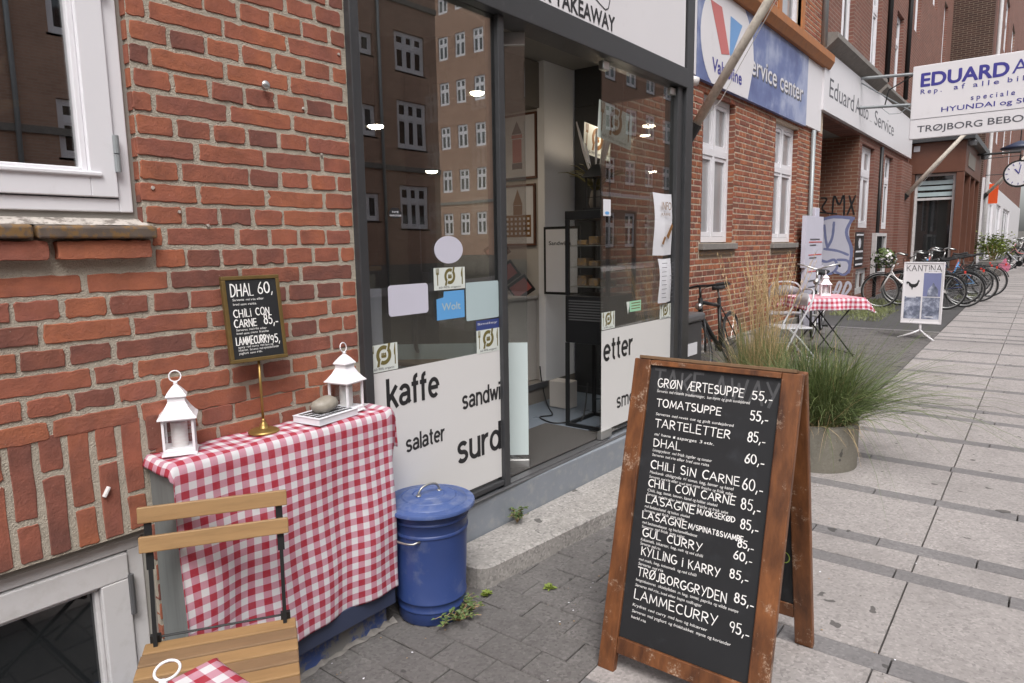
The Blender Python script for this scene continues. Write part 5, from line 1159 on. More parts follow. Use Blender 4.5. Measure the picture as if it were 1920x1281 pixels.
# blue plinth and cabinet
q = MB(); q.box((-1.6, -.118, -.1), (1.742, -.001, .150)); o = q.build('painted_plinth', MT['blue_plinth'], ha, bevel=.012); o['label'] = 'concrete plinth with flaking blue paint'
cb = thing('meter_cabinet', 'shallow dark blue cabinet with a grey side board under the gingham cloth', 'cabinet', (1.33, -.08, .15))
q = MB(); q.box((.935, -.160, .151), (1.738, -.002, .947)); q.build('body', MT['cabinet_blue'], cb, bevel=.006)
q = MB(); q.box((.910, -.166, .151), (.934, -.002, .945)); q.build('side_board', MT['cabinet_grey'], cb, bevel=.003)
q = MB(); q.box((.935, -.172, .152), (1.742, -.1605, .232)); q.build('trim', MT['cabinet_blue'], cb, bevel=.003)
TOPZ, HEMZ, FY = .953, .247, -.176
Lt = .168; Lr = .03; Ld = TOPZ - HEMZ; LV = Lt + Ld; U0, U1, UO = .872, 1.742, .20
def cab_cloth(u, v):
    s_ = U0 + (U1 - U0 + UO)*u; d = v*LV; e = max(0, s_ - U1); x = min(s_, U1); le = max(0, .908 - s_)
    # base section: along the top, then down the front
    if d < Lt - .02: y = -.004 + (FY+.02+.004)*(d/(Lt-.02)); z = TOPZ + .003*math.sin(s_*23+d*30); dep = 0
    else:
        a = min(1, (d - (Lt-.02))/.045)
        y = FY + .02 - .02*math.sin(a*math.pi/2) ; dep = max(0, d - Lt + .02); z = TOPZ - dep + .010*(1-abs(2*a-1))
        k = min(1, dep/.5); y -= k*(.010 + .012*math.sin(s_*15.5+.6) + .007*math.sin(s_*31+1.7)) + .004*math.sin(s_*9+dep*12)
        x += .006*k*math.sin(s_*12+dep*7)
    if e > 0:
        f = min(1, e/UO)
        if dep == 0:
            x = U1 + .012 + .034*math.sin(min(1, e/.07)*math.pi/2) + .018*f*(d/Lt); z = TOPZ + .004 - max(0, e-.018)*.93; 
        else:
            bul = math.exp(-((dep-.07)/.13)**2)
            w_ = min(1, dep/.06)
            xx = U1 + .012 + (.034 + .016*f)*math.sin(min(1, e/.07)*math.pi/2)
            x0_ = U1 + .006 + (.050*bul + .004)*math.sin(min(1, e/.06)*math.pi/2)*1.0
            x = xx*(1-w_) + x0_*w_; y = y + e*.62*w_; z = (TOPZ + .004 - max(0, e-.018)*.93)*(1-w_) + (TOPZ - dep - e*.35)*w_ if w_ < 1 else TOPZ - dep - e*.32
    if le > 0: x = .907 - .006*min(1, le/.012) - (.010*min(1, le/.03) if dep < .03 else 0); z -= le*.95*max(0, 1 - dep/.12)
    return (x, min(y, -.004), z)
cloth('gingham_cloth', 150, 110, cab_cloth, lambda u, v: (U0 + (U1-U0+UO)*u + .01, v*LV + .012), 'gingham', None, label='red and white gingham cloth draped over the cabinet against the brick wall', cat='tablecloth')

# white metal lanterns
def lantern(lab, x, y, z, rz, s=1.0, group='white metal lanterns', ring=90.0):
    t = thing('lantern', lab, 'lantern', (x, y, z), R(rz), group); t.scale = (s, s, s)
    h = .052
    q = MB(); q.lathe([(.088,.0),(.088,.006),(.080,.008),(.080,.022),(.074,.026)], 4, (0,0,0), 0, R(45)); q.build('base', MT['white_metal'], t, True, bevel=.0015)
    q = MB()
    for sx in (-1, 1):
        for sy in (-1, 1): q.box((sx*h-.0045, sy*h-.0045, .024), (sx*h+.0045, sy*h+.0045, .142))
    for sx in (-1, 1): q.box((sx*h-.003, -h+.005, .134), (sx*h+.003, h-.005, .142)); q.box((-h+.005, sx*h-.003, .134), (h-.005, sx*h+.003, .142))
    q.build('posts', MT['white_metal'], t, True)
    q = MB(); q.lathe([(.097,.142),(.097,.146),(.083,.156),(.062,.178),(.043,.205),(.043,.220),(.052,.224),(.052,.228),(.030,.250),(.008,.268),(.0,.270)], 4, (0,0,0), 0, R(45)); q.build('roof', MT['white_metal'], t, True)
    q = MB(); q.lathe([(0,.265),(.007,.268),(.008,.274),(.005,.280),(0,.281)], 10)
    a = R(ring); q.ring((0, .0 + .021*math.cos(a), .279 + .021*math.sin(a)), (1,0,0), (0, math.cos(a), math.sin(a)), .021, .0026, 24, 6); q.build('ring_handle', MT['white_metal'], t, True, smooth=True)
    q = MB(); q.lathe([(.030,.026),(.030,.118),(.027,.121),(.012,.116),(0,.116)], 22); q.tube([(0,0,.116),(.002,0,.124)], .0012, 5); q.build('candle', MT['candle'], t, True, smooth=True, autos=40)
    q = MB()
    for sx in (-1, 1): q.box((sx*(h-.001)-.0008, -h+.006, .027), (sx*(h-.001)+.0008, h-.006, .133)); q.box((-h+.006, sx*(h-.001)-.0008, .027), (h-.006, sx*(h-.001)+.0008, .133))
    q.build('pane', MT['glass_thin'], t, True)
    return t
L0 = lantern('white metal lantern on the left end of the gingham cabinet', 0.985, -.062, TOPZ+.004, -30, .80, 'white metal lanterns', 82)
def lantern_copy(lab, x, y, z, rz, s, ring=None):
    c = copy_tree(L0); c['label'] = lab; c.location = (x, y, z); c.rotation_euler = (0, 0, R(rz)); c.scale = (s, s, s); return c
# chalk sign on a brass stand
t = thing('menu_stand', 'small chalkboard with three dishes in a bronze frame on a brass stand', 'sign', (1.272, -.065, TOPZ))
q = MB(); q.lathe([(.052,.002),(.052,.007),(.046,.012),(.020,.016),(.014,.020),(.013,.030),(.008,.036),(.0055,.042),(.0055,.05)], 28, (1.272,-.065,TOPZ)); q.build('foot', MT['brass'], t, smooth=True)
q = MB(); q.tube([(1.272,-.065,TOPZ+.045),(1.270,-.065,1.212)], .0048, 10); q.build('rod', MT['brass'], t, smooth=True)
tl = R(-4); cx, cz = 1.268, 1.350; bw, bh = .200, .288; ax = V(math.cos(tl), 0, 0).normalized(); 
ux_ = V(math.cos(R(-6)), math.sin(R(-6)), 0); uz_ = V(0, .10, 1).normalized(); nn = ux_.cross(uz_); oc = V(cx, -.060, cz)
q = MB(); f = .013
q.obox(oc + uz_*(bh/2-f/2), (ux_, nn, uz_), (bw/2, .009, f/2)); q.obox(oc - uz_*(bh/2-f/2), (ux_, nn, uz_), (bw/2, .009, f/2)); q.obox(oc + ux_*(bw/2-f/2), (ux_, nn, uz_), (f/2, .009, bh/2-f)); q.obox(oc - ux_*(bw/2-f/2), (ux_, nn, uz_), (f/2, .009, bh/2-f)); q.build('frame', MT['bronze_frame'], t, bevel=.002)
q = MB(); q.obox(oc + nn*.001, (ux_, nn, uz_), (bw/2-f, .005, bh/2-f)); pn = q.build('panel', MT['chalkboard'], t)
o = oc + nn*.0065 - ux_*(bw/2-f) - uz_*(bh/2-f); W, H = bw-2*f, bh-2*f; ux_ = ux_*(W/.192)
q = MB()
hand(q, 'DHAL', o + ux_*.014 + uz_*(H*.795), ux_, uz_, .038, .085, .0048); hand(q, '60,', o + ux_*.118 + uz_*(H*.815), ux_, uz_, .036, .058, .0046)
hand(q, 'CHILI', o + ux_*.016 + uz_*(H*.530), ux_, uz_, .024, .066, .0040); hand(q, 'CON', o + ux_*.100 + uz_*(H*.540), ux_, uz_, .024, .052, .0040)
hand(q, 'CARNE', o + ux_*.014 + uz_*(H*.405), ux_, uz_, .024, .084, .0042); hand(q, '85,-', o + ux_*.128 + uz_*(H*.415), ux_, uz_, .032, .055, .0044)
hand(q, 'LAMMECURRY', o + ux_*.013 + uz_*(H*.180), ux_, uz_, .025, .128, .0040); hand(q, '95,', o + ux_*.145 + uz_*(H*.165), ux_, uz_, .026, .036, .0042)
for s, zz, wd in (('Serveres med ris eller', .735, .120), ('brød samt raita.', .680, .092), ('Serveres med ris eller', .355, .118), ('brød samt creme fraiche', .312, .125), ('spicy rød curry med lam og', .138, .135), ('kikærter. Serveres med mynte/koriander', .098, .160), ('yoghurt samt ris.', .058, .09)):
    scrawl(q, s, o + ux_*.018 + uz_*(H*zz), ux_, uz_, .0072, wd)
q.build('lettering', MT['chalk'], pn, recalc=False)
# book and pebble
t = thing('book', 'white paperback with a dark striped cover lying on the gingham cabinet', 'book', (1.515, -.085, TOPZ+.004))
bx_ = V(math.cos(R(8)), math.sin(R(8)), 0); byy = V(-math.sin(R(8)), math.cos(R(8)), 0); bc = V(1.515, -.088, TOPZ+.016)
q = MB(); q.obox(bc, (bx_, byy, V(0,0,1)), (.098, .066, .010)); q.build('pages', MT['paper'], t, bevel=.001)
q = MB(); q.obox(bc + V(0,0,.0112), (bx_, byy, V(0,0,1)), (.100, .068, .001)); q.obox(bc - V(0,0,.0112), (bx_, byy, V(0,0,1)), (.100, .068, .001)); cv = q.build('cover', MT['paper'], t)
q = MB()
for i in range(9):
    for j in range(4): q.obox(bc + V(0,0,.0127) + bx_*(-.078+.0195*i) + byy*(-.042+.028*j), (bx_, byy, V(0,0,1)), (.0070, .0105, .0004))
q.build('cover_print', MT['black_vinyl'], cv)
q = MB(); q.lathe([(0,-.026),(.035,-.024),(.050,-.010),(.053,.003),(.044,.018),(.025,.026),(0,.028)], 28, (0,0,0))
for v in q.v: v.x *= 1.05; v.y *= .78; v.z += .004*math.sin(v.x*60); v.x += 1.512; v.y += -.085; v.z += TOPZ+.0555
o = q.build('pebble', MT['pebble'], None, smooth=True); tag(o, 'smooth grey pebble weighing down the book', 'stone')
lantern_copy('white metal lantern on the right end of the gingham cabinet, behind the book', 1.630, -.062, TOPZ+.004, 12, .83)

# blue dustbin
bz = gz(1.94); bx0, by0 = 1.930, -.190
t = thing('dustbin', 'blue metal dustbin with a domed lid standing beside the granite step', 'bin', (bx0, by0, bz))
q = MB(); pr = [(.0,.004),(.126,.004),(.129,.0),(.132,.004),(.1335,.05),(.1375,.053),(.1375,.058),(.1345,.061),(.136,.085),(.140,.088),(.140,.093),(.137,.096),(.1475,.355),(.1515,.358),(.1515,.366),(.148,.369),(.150,.405),(.154,.408),(.154,.414),(.1505,.417),(.152,.455),(.150,.458)]
q.lathe(pr, 64, (bx0,by0,bz)); q.build('body', MT['blue_can'], t, smooth=True, autos=50)
q = MB(); q.lathe([(.176,.446),(.180,.448),(.181,.455),(.178,.462),(.150,.466),(.148,.470),(.112,.479),(.110,.476),(.106,.477),(.104,.481),(.066,.486),(.064,.483),(.060,.484),(.058,.487),(.0,.490)], 64, (bx0,by0,bz)); ld = q.build('lid', MT['blue_lid'], t, smooth=True, autos=50)
d = V(.98,-.18,0); c = V(bx0,by0,bz)
q = MB(); q.tube(cr([c + d*-.048 + V(0,0,.486), c + d*-.046 + V(0,0,.500), c + d*-.030 + V(0,0,.517), c + d*.005 + V(0,0,.524), c + d*.035 + V(0,0,.517), c + d*.048 + V(0,0,.500), c + d*.05 + V(0,0,.487)]), .0045, 8); q.lathe([(0,0),(.011,.001),(.010,.004),(0,.005)], 10, c + d*.05 + V(0,0,.486)); q.lathe([(0,0),(.011,.001),(.010,.004),(0,.005)], 10, c + d*-.048 + V(0,0,.486)); q.build('handle', MT['galv'], ld, smooth=True)
q = MB(); 
for sgn in (1, -1):
    a0 = R(188) if sgn > 0 else R(8)
    P = []
    for k in range(-6, 7):
        a = a0 + k*.066; rr = .152 + .020*(1 - (k/6)**4); P.append(c + V(math.cos(a)*rr, math.sin(a)*rr, .352 + (-.004 if abs(k) < 5 else 0)))
    q.tube(P, .0042, 8)
q.build('side_handle', MT['galv'], t, smooth=True)

t.scale = (1.06, 1.06, 1.06)
# granite step
t = MB(); top = .153; P = [(2.165,-.030)] + [(2.165,-.195), (2.172,-.235), (2.193,-.264), (2.23,-.280)] + [(3.20,-.388),(4.55,-.535),(4.55,-.105)]
n = len(P); ins = .010
cx_ = sum(p[0] for p in P)/n; cy_ = sum(p[1] for p in P)/n
dn = [(max(p[0], 2.165), p[1], gz(p[0])-.04) for p in P]; md = [(p[0], p[1], top+.004*(p[0]-2.2)-ins) for p in P]
tp = [(p[0]+(ins if p[0] < 2.25 else 0), p[1]+(ins if p[1] < -.05 else 0), top+.004*(p[0]-2.2)) for p in P]
t.add(dn+md+tp, [tuple(range(2*n, 3*n))] + [(i,(i+1)%n,n+(i+1)%n,n+i) for i in range(n)] + [(n+i,n+(i+1)%n,2*n+(i+1)%n,2*n+i) for i in range(n)])
tag(t.build('granite_step', MT['granite_step']), 'long speckled granite step before the cafe door with a rounded corner', 'step')

# folding wooden chair
t = thing('folding_chair', 'folding wooden slat chair on a black iron frame in front of the gingham cabinet', 'chair', (.850, -.455, gz(.85)), R(-32.7))
SZ = .450 - gz(.85)
for i in range(6):
    yy = .175 - .062*i; q = MB(); wd = .205 + (.006 if i else .004); q.box((-wd, yy-.0275, SZ-.022), (wd, yy+.0275, SZ)); q.build('seat_slat', MT['oak_dark'] if i % 2 else MT['oak'], t, True, bevel=.004)
for zz, yy in ((.790 - gz(.85), .212), (.868 - gz(.85)-.005, .230)):
    pass
for zc, yc in ((.742, .222), (.825, .238)):
    zz = zc - gz(.85); q = MB(); 
    n = 8
    for i in range(n):
        pass
    q.obox((0, yc, zz), (V(1,0,0), V(0,.98,-.17), V(0,.17,.98)), (.205, .0075, .0235)); q.build('back_slat', MT['oak'], t, True, bevel=.003)
for sx in (-1, 1):
    q = MB(); x = sx*.180
    q.bar((x, .243, .838-gz(.85)), (x, .222, .665-gz(.85)), .020, .006, (0,1,0)); q.bar((x, .222, .665-gz(.85)), (x*.985, .170, SZ-.03), .011, .006, (0,1,0)); q.tube([(x*.985, .17, SZ-.03), (x*.97, -.235, .0)], .007, 8); q.build('back_leg', MT['iron'], t, True)
    q = MB(); q.tube([(x*.90, -.150, SZ-.03), (x*.90, .235, 0)], .007, 8); q.build('front_leg', MT['iron'], t, True)
    q = MB(); q.box((x*.95-.006, -.17, SZ-.040), (x*.95+.006, .20, SZ-.0225)); q.box((x-.014, .196, SZ-.02), (x+.014, .212, SZ+.022)); q.build('seat_rail', MT['iron'], t, True)
for a_, b_, r_ in (((-.18, .206, SZ+.012), (.18, .206, SZ+.012), .0035), ((-.165,.19,.10),(.165,.19,.10), .005), ((-.165,-.2,.07),(.165,-.2,.07), .005)): q = MB(); q.tube([a_, b_], r_, 6); q.build('cross_rod', MT['iron'], t, True)

# square cafe tables with gingham cloth
def xlegs(q, t, hx, hy, H, m='iron'):
    for sy in (-1, 1):
        for a, b_ in ((1, -1), (-1, 1)): r = MB(); r.tube([(a*hx, sy*hy*(1 if a > 0 else .93), 0), (b_*hx, sy*hy*(1 if a > 0 else .93), H)], .009, 8); r.build('leg', MT[m], t, True)
    r = MB()
    for sx in (-1, 1): r.tube([(sx*hx, -hy, .03), (sx*hx, hy, .03)], .006, 6); r.tube([(sx*hx, -hy, H-.004), (sx*hx, hy, H-.004)], .006, 6)
    r.build('cross_bar', MT[m], t, True)
def square_cloth(lab, cx, cy, z, rz, tx, hang, mat_='gingham', seed=0):
    rr = random.Random(seed); ph = [rr.uniform(0, 6) for _ in range(4)]; hs_ = tx + hang
    c_, s_ = math.cos(R(rz)), math.sin(R(rz))
    def fn(u, v):
        a = (2*u-1)*hs_; b_ = (2*v-1)*hs_; ex = max(0, abs(a)-tx); ey = max(0, abs(b_)-tx); m_ = min(ex, ey); M_ = max(ex, ey)
        sa = 1 if a > 0 else -1; sb = 1 if b_ > 0 else -1
        wv = .16*ex*math.sin(b_*17+ph[0]) ; wv2 = .16*ey*math.sin(a*17+ph[1])
        x = sa*(min(abs(a), tx) + (.006+.10*ex if ex > 0 else 0) + .55*m_ + wv*(1 if ex > ey else 0)); y = sb*(min(abs(b_), tx) + (.006+.10*ey if ey > 0 else 0) + .55*m_ + wv2*(1 if ey > ex else 0))
        zz = z - M_*.96 - m_*.25 + .002*math.sin(a*20)*math.sin(b_*17)
        if ex == 0 and ey == 0: zz = z + .001*math.sin(a*13+b_*7)
        return (cx + c_*x - s_*y, cy + s_*x + c_*y, zz)
    return cloth('gingham_cloth', 60, 60, fn, lambda u, v: ((2*u-1)*hs_, (2*v-1)*hs_), mat_, None, label=lab, cat='tablecloth')
t = thing('cafe_table', 'small folding cafe table at the lower left corner in front of the wooden chair', 'table', (.335, -1.163, gz(.335)))
q = MB(); q.box((-.30, -.30, .713-.017), (.30, .30, .735-.017)); q.build('tabletop', MT['oak_dark'], t, True); xlegs(q, t, .25, .24, .694)
square_cloth('red and white gingham cloth on the small table at the lower left corner', .335, -1.163, .740, 0, .310, .09, 'gingham', 3)
L1 = lantern('white metal lantern nearest the camera on the small gingham table, right one', .395, -1.205, .7425, -48, .82, 'white metal lanterns', 18)
c = copy_tree(L1); c['label'] = 'white metal lantern on the small gingham table, left one at the frame edge'; c.location = (.215, -1.095, .7425); c.rotation_euler = (0, 0, R(-20))

# sandwich board
K = .9725
AX, AY = 2.004, -.961; az_ = gz(2.0); lean, hgt, wdt = .266, 1.111, .602; SL = math.hypot(lean, hgt)
t = thing('sandwich_board', 'wooden sandwich board with a chalk menu of twelve dishes on the pavement', 'sign', (AX+lean, AY-wdt/2, az_))
ud = V(0,-1,0); td = V(lean, 0, hgt).normalized(); nd = ud.cross(td); O = V(AX, AY, az_)
if nd.x > 0: nd = -nd
def bp(s, u_, n_=0): return O + ud*s + td*u_ + nd*n_
sw_ = .066
for a in (0, wdt-sw_): q = MB(); q.obox(bp(a+sw_/2, SL/2, -.014), (ud, td, nd), (sw_/2, SL/2, .014)); q.build('stile', MT['board_wood'], t, bevel=.004)
q = MB(); q.obox(bp(wdt/2, .100, -.013), (ud, td, nd), (wdt/2-sw_-.001, .029, .012)); q.build('rail', MT['board_wood'], t, bevel=.003)
q = MB(); q.obox(bp(wdt/2, SL-.012, -.013), (ud, td, nd), (wdt/2-sw_-.001, .009, .0145)); q.build('rail', MT['board_wood'], t, bevel=.002)
q = MB(); q.obox(bp(wdt/2, (SL-.021+.130)/2, -.015), (ud, td, nd), (wdt/2-sw_-.0005, (SL-.021-.130)/2, .004)); pn = q.build('panel', MT['chalkboard'], t)
q = MB(); of = .0005; o = bp(0, 0, -.0108)
LN = [('GRØN ÆRTESUPPE',.104,1.075,.428,.033),('55,-',.458,1.072,.528,.032),('TOMATSUPPE',.109,1.002,.356,.029),('55,-',.460,1.001,.521,.034),('TARTELETTER',.113,.925,.398,.032),('85,-',.459,.927,.520,.037),('DHAL',.116,.853,.222,.031),('60,-',.458,.854,.524,.034),('CHILI SIN CARNE',.115,.771,.449,.031),('60,-',.460,.763,.530,.038),('CHILI CON CARNE',.114,.703,.441,.029),('85,-',.463,.696,.529,.038),
 ('LASAGNE',.113,.642,.301,.030),('M/OKSEKØD',.312,.645,.448,.019),('85,-',.468,.631,.529,.036),('LASAGNE',.106,.583,.279,.026),('M/SPINAT&SVAMPE',.287,.587,.483,.019),('85,-',.466,.568,.521,.028),('GUL CURRY',.114,.518,.343,.030),('60,-',.457,.525,.521,.028),('KYLLING I KARRY',.119,.450,.417,.032),('85,-',.451,.460,.515,.032),('TRØJBORGGRYDEN',.113,.372,.450,.034),('85,-',.476,.384,.542,.034),('LAMMECURRY',.111,.286,.427,.036),('95,-',.470,.284,.538,.037)]
for (s, a, u_, b_, h) in LN: hand(q, s, o, ud, td, h*K*.92, (b_-a)*K, .0050 if h > .025 else .0040, -.0009 if ud.cross(td).dot(nd) < 0 else .0009) if False else hand(q, s, o + ud*(a*K) + td*(u_*K), ud, td, h*K*.92, (b_-a)*K, .0040 if h > .025 else .0034, .0009 if ud.cross(td).dot(nd) > 0 else -.0009)
sg_ = .0009 if ud.cross(td).dot(nd) > 0 else -.0009
SM = [('Serveres med ristede brødterninger, kun mynte og godt surdejsbrød',.104,1.054,.352),('Serveres med revet ost og godt surdejsbrød',.110,.968,.300),('m/ høns i asparges 3 stk.',.115,.893,.232),('Linsegryderet med frisk ingefær og tomater',.115,.833,.230),('Serveres med ris eller brød samt raita',.115,.816,.222),('Mexikansk chiligryde m/ tomat, løg, bønner og kanel',.114,.751,.318),('Serveres med ris eller brød samt creme fraiche og frisk salat',.114,.734,.318),('Chili, løg, tomat, bønner, kanel og hakket oksekød',.113,.684,.270),('Serveres med ris eller brød samt creme fraiche og frisk salat',.113,.668,.310),
 ('med flødebechamel og hakket oksekød',.110,.623,.178),('Serveres med frisk grøn salat',.110,.608,.160),('med bechamelsauce og bechamelflødeost',.108,.563,.220),('Serveres med frisk grøn salat',.108,.548,.170),('Kokosmælk, kikærter, løg, mælk og sød chili',.110,.500,.242),('Serveres med ris',.110,.484,.082),('med mælk, løg, kokosmælk og rød chili',.112,.428,.225),('Serveres med ris',.112,.410,.100),('langtidssimret oksekylleben m. løg, tomat, paprika og vilde svampe',.110,.352,.385),('Serveres med ris, brød eller bagte rodfrugter',.110,.332,.260),('Krydret rød curry med lam og kikærter',.109,.258,.290),('Serveres med yoghurt og friskhakket mynte og koriander',.109,.236,.375),('herkl ris',.109,.214,.060)]
for (s, a, u_, wd) in SM: scrawl(q, s, o + ud*(a*K) + td*(u_*K), ud, td, .0098, wd*K, sg_)
q.build('lettering', MT['chalk'], pn, recalc=False)
q = MB(); hand(q, 'TAKE AWAY', o + ud*.085 + td*1.03, ud, td, .075, .445, .011, sg_*.4); q.build('faint_lettering', MT['chalk_faint'], pn, recalc=False)
# cap rail over the hinge, back frame leaning the other way
q = MB(); q.obox(bp(wdt/2, SL+.0065, -.016), (ud, td, nd), (wdt/2-.02, .006, .018)); q.build('cap_rail', MT['board_edge'], t, bevel=.002)
O2 = V(AX + 2*lean + .062, AY, gz(2.56)); tb_ = V(-lean, 0, hgt).normalized(); nb_ = V(hgt, 0, lean).normalized()
def bq(s, u_, n_=0): return O2 + ud*s + tb_*u_ + nb_*n_
for a in (0, wdt-sw_): q = MB(); q.obox(bq(a+sw_/2, SL/2-.004, -.014), (ud, tb_, nb_), (sw_/2, SL/2-.008, .014)); q.build('stile', MT['board_wood'], t, bevel=.004)
q = MB(); q.obox(bq(wdt/2, .150, -.013), (ud, tb_, nb_), (wdt/2-sw_-.001, .03, .012)); q.build('rail', MT['board_wood'], t, bevel=.003); q = MB(); q.obox(bq(wdt/2, SL-.03, -.013), (ud, tb_, nb_), (wdt/2-sw_-.001, .012, .012)); q.build('rail', MT['board_wood'], t, bevel=.003)
q = MB(); q.obox(bq(wdt/2, (SL+.14)/2-.02, -.015), (ud, tb_, nb_), (wdt/2-sw_-.0005, (SL-.20)/2-.02, .004)); p2 = q.build('back_panel', MT['chalkboard'], t)
q = MB(); o2 = bq(0, 0, -.0192)
hand(q, '10', o2 + ud*(wdt-.145) + tb_*.36, ud, tb_, .045, .07, .004, .001); q.build('chalk_price', MT['chalk_green'], p2, recalc=False)
q = MB(); hand(q, '35,', o2 + ud*(wdt-.185) + tb_*.285, ud, tb_, .045, .085, .005, .001); q.build('chalk_price', MT['chalk_green'], p2, recalc=False)
q = MB(); q.disc(o2 + ud*(wdt-.17) + tb_*.225 - nb_*.0004, ud, tb_, .022, .032, -nb_*.0006, 14); q.build('chalk_mark', MT['chalk_pink'], p2)

# weeds
def weed(lab, x, y, z, R_, n, hgt_, seed, mat_='leaf_a'):
    rr = random.Random(seed); t = thing('weed', lab, 'weed', (x, y, z)); lf = MB(); st = MB()
    for i in range(n):
        a = rr.uniform(0, 6.28); L = R_*rr.uniform(.35, 1.0); h = hgt_*rr.uniform(.3, 1.0)
        P = [V(x + math.cos(a)*L*f, y + math.sin(a)*L*f*.8, z + h*math.sin(min(1, f*1.1)*2.0)) for f in (0, .35, .7, 1)]; st.tube(P, .0014, 4)
        for k in range(rr.randint(5, 8)):
            f = rr.uniform(.25, 1.0); b_ = V(x + math.cos(a)*L*f, y + math.sin(a)*L*f*.8, z + h*math.sin(min(1, f*1.1)*2.0)); g = rr.uniform(0, 6.28); ln = rr.uniform(.014, .030); wd = ln*.30
            d = V(math.cos(g), math.sin(g), rr.uniform(-.2, .6)).normalized(); sd = d.cross(V(0,0,1)).normalized()*wd; u3 = V(0,0,.004)
            lf.add([b_, b_ + d*ln*.45 + sd + u3, b_ + d*ln, b_ + d*ln*.45 - sd + u3], [(0,1,2,3)])
    st.build('stem', MT['straw_dark'], t); lf.build('leaf', MT[mat_], t, recalc=False); return t
weed('bushy green weed growing from the paving in front of the dustbin', 1.93, -.345, gz(1.9), .135, 34, .075, 1)
weed('small weed sprouting between the granite step and the shop base', 2.66, -.085, .158, .075, 16, .085, 2)
weed('tiny yellow weed in the paving in the middle before the step', 2.36, -.50, gz(2.3), .022, 6, .014, 3, 'leaf_b')
weed('tiny weed at the rounded corner of the granite step', 2.15, -.31, gz(2.1), .025, 7, .012, 4, 'leaf_b')
rr = random.Random(9)
q = MB()                                            # scraps and leaf litter: uncountable
for i in range(240):
    x = rr.uniform(.9, 4.6); y = rr.choice((rr.uniform(-.9, -.2), rr.uniform(-.35, -.13), rr.uniform(-1.9, -.9)))
    if x > 2.1 and y > -.58: y -= .40
    r_ = rr.uniform(.0018, .006); a = rr.uniform(0, 6); z = gz(x) + .003
    q.add([(x + r_*math.cos(a+k*1.57)*rr.uniform(.5, 1.2), y + r_*math.sin(a+k*1.57)*rr.uniform(.5, 1.2), z + rr.uniform(0, .002)) for k in range(4)], [(0,1,2,3)], rr.choice((0, 0, 1, 2)))
tag(q.build('litter', [MT['straw_dark'], MT['paper'], MT['dirt']], None, recalc=False), kind='stuff')
q = MB(); n = 26; A = []; B_ = []
for i in range(n+1): xx = 1.15+.62*i/n; A.append((xx, -.118, gz(xx)+.010+rr.uniform(-.008,.012))); B_.append((xx, -.128-rr.uniform(0,.02), gz(xx)+.002))
q.add(A+B_, [(i,i+1,n+2+i,n+1+i) for i in range(n)]); q.build('mortar_fillet', MT['grey_stone'], ha, recalc=False)

# ================================================================== PLANTERS WITH ORNAMENTAL GRASS
def blades(mb, cx, cy, z, n, r0, L, spread, arch, wd, rr, lean=(0, 0), seg=6, az=None):
    for i in range(n):
        a = rr.uniform(0, 2*math.pi) if az is None else rr.gauss(*az); b = r0*math.sqrt(rr.random()); g = rr.uniform(0, 6.28)
        p0 = V(cx + b*math.cos(g), cy + b*math.sin(g), z); l = L*rr.uniform(.55, 1.1); sp = spread*rr.uniform(.15, 1.0); ar = arch*rr.uniform(.3, 1.2)
        P = []
        for k in range(seg+1):
            f = k/seg; P.append(p0 + V((math.cos(a)*sp + lean[0])*l*f, (math.sin(a)*sp + lean[1])*l*f, l*(f*(1-.35*sp) - ar*f*f*f*sp)))
        sd = V(-math.sin(a), math.cos(a), 0); w_ = wd*rr.uniform(.6, 1.25); vs = []
        tw = rr.uniform(-.8, .8)
        for k, p in enumerate(P):
            f = k/seg; ww = w_*(1 - f**2.2)*.5 + .0003; s2 = (sd*math.cos(tw) + V(0,0,1)*math.sin(tw)); vs += [p - s2*ww, p + s2*ww]
        mb.add(vs, [(2*k, 2*k+1, 2*k+3, 2*k+2) for k in range(seg)])
def planter(lab, x, y, r, h, grass):
    z = gz(x); t = thing('planter', lab, 'planter', (x, y, z), group='round concrete planters with ornamental grass')
    q = MB(); q.lathe([(r-.004, -.03), (r, .01), (r, h-.012), (r-.008, h), (r-.035, h), (r-.04, h-.012), (r-.04, h-.06), (0, h-.055)], 56, (x, y, z)); q.build('pot', MT['concrete'], t, smooth=True, autos=35)
    q = MB(); q.lathe([(r-.042, h-.052), (r*.5, h-.035), (0, h-.03)], 32, (x, y, z)); q.build('soil', MT['soil'], t)
    for (nm, mt, args) in grass:
        q = MB()
        for a in args: blades(q, x + a.get('dx', 0), y + a.get('dy', 0), z + h - .05, a['n'], a['r0'], a['L'], a['sp'], a['ar'], a['wd'], random.Random(a['seed']), a.get('lean', (0, 0)), a.get('seg', 6), a.get('az'))
        o = q.build(nm, MT[mt], t, recalc=False)
    return t
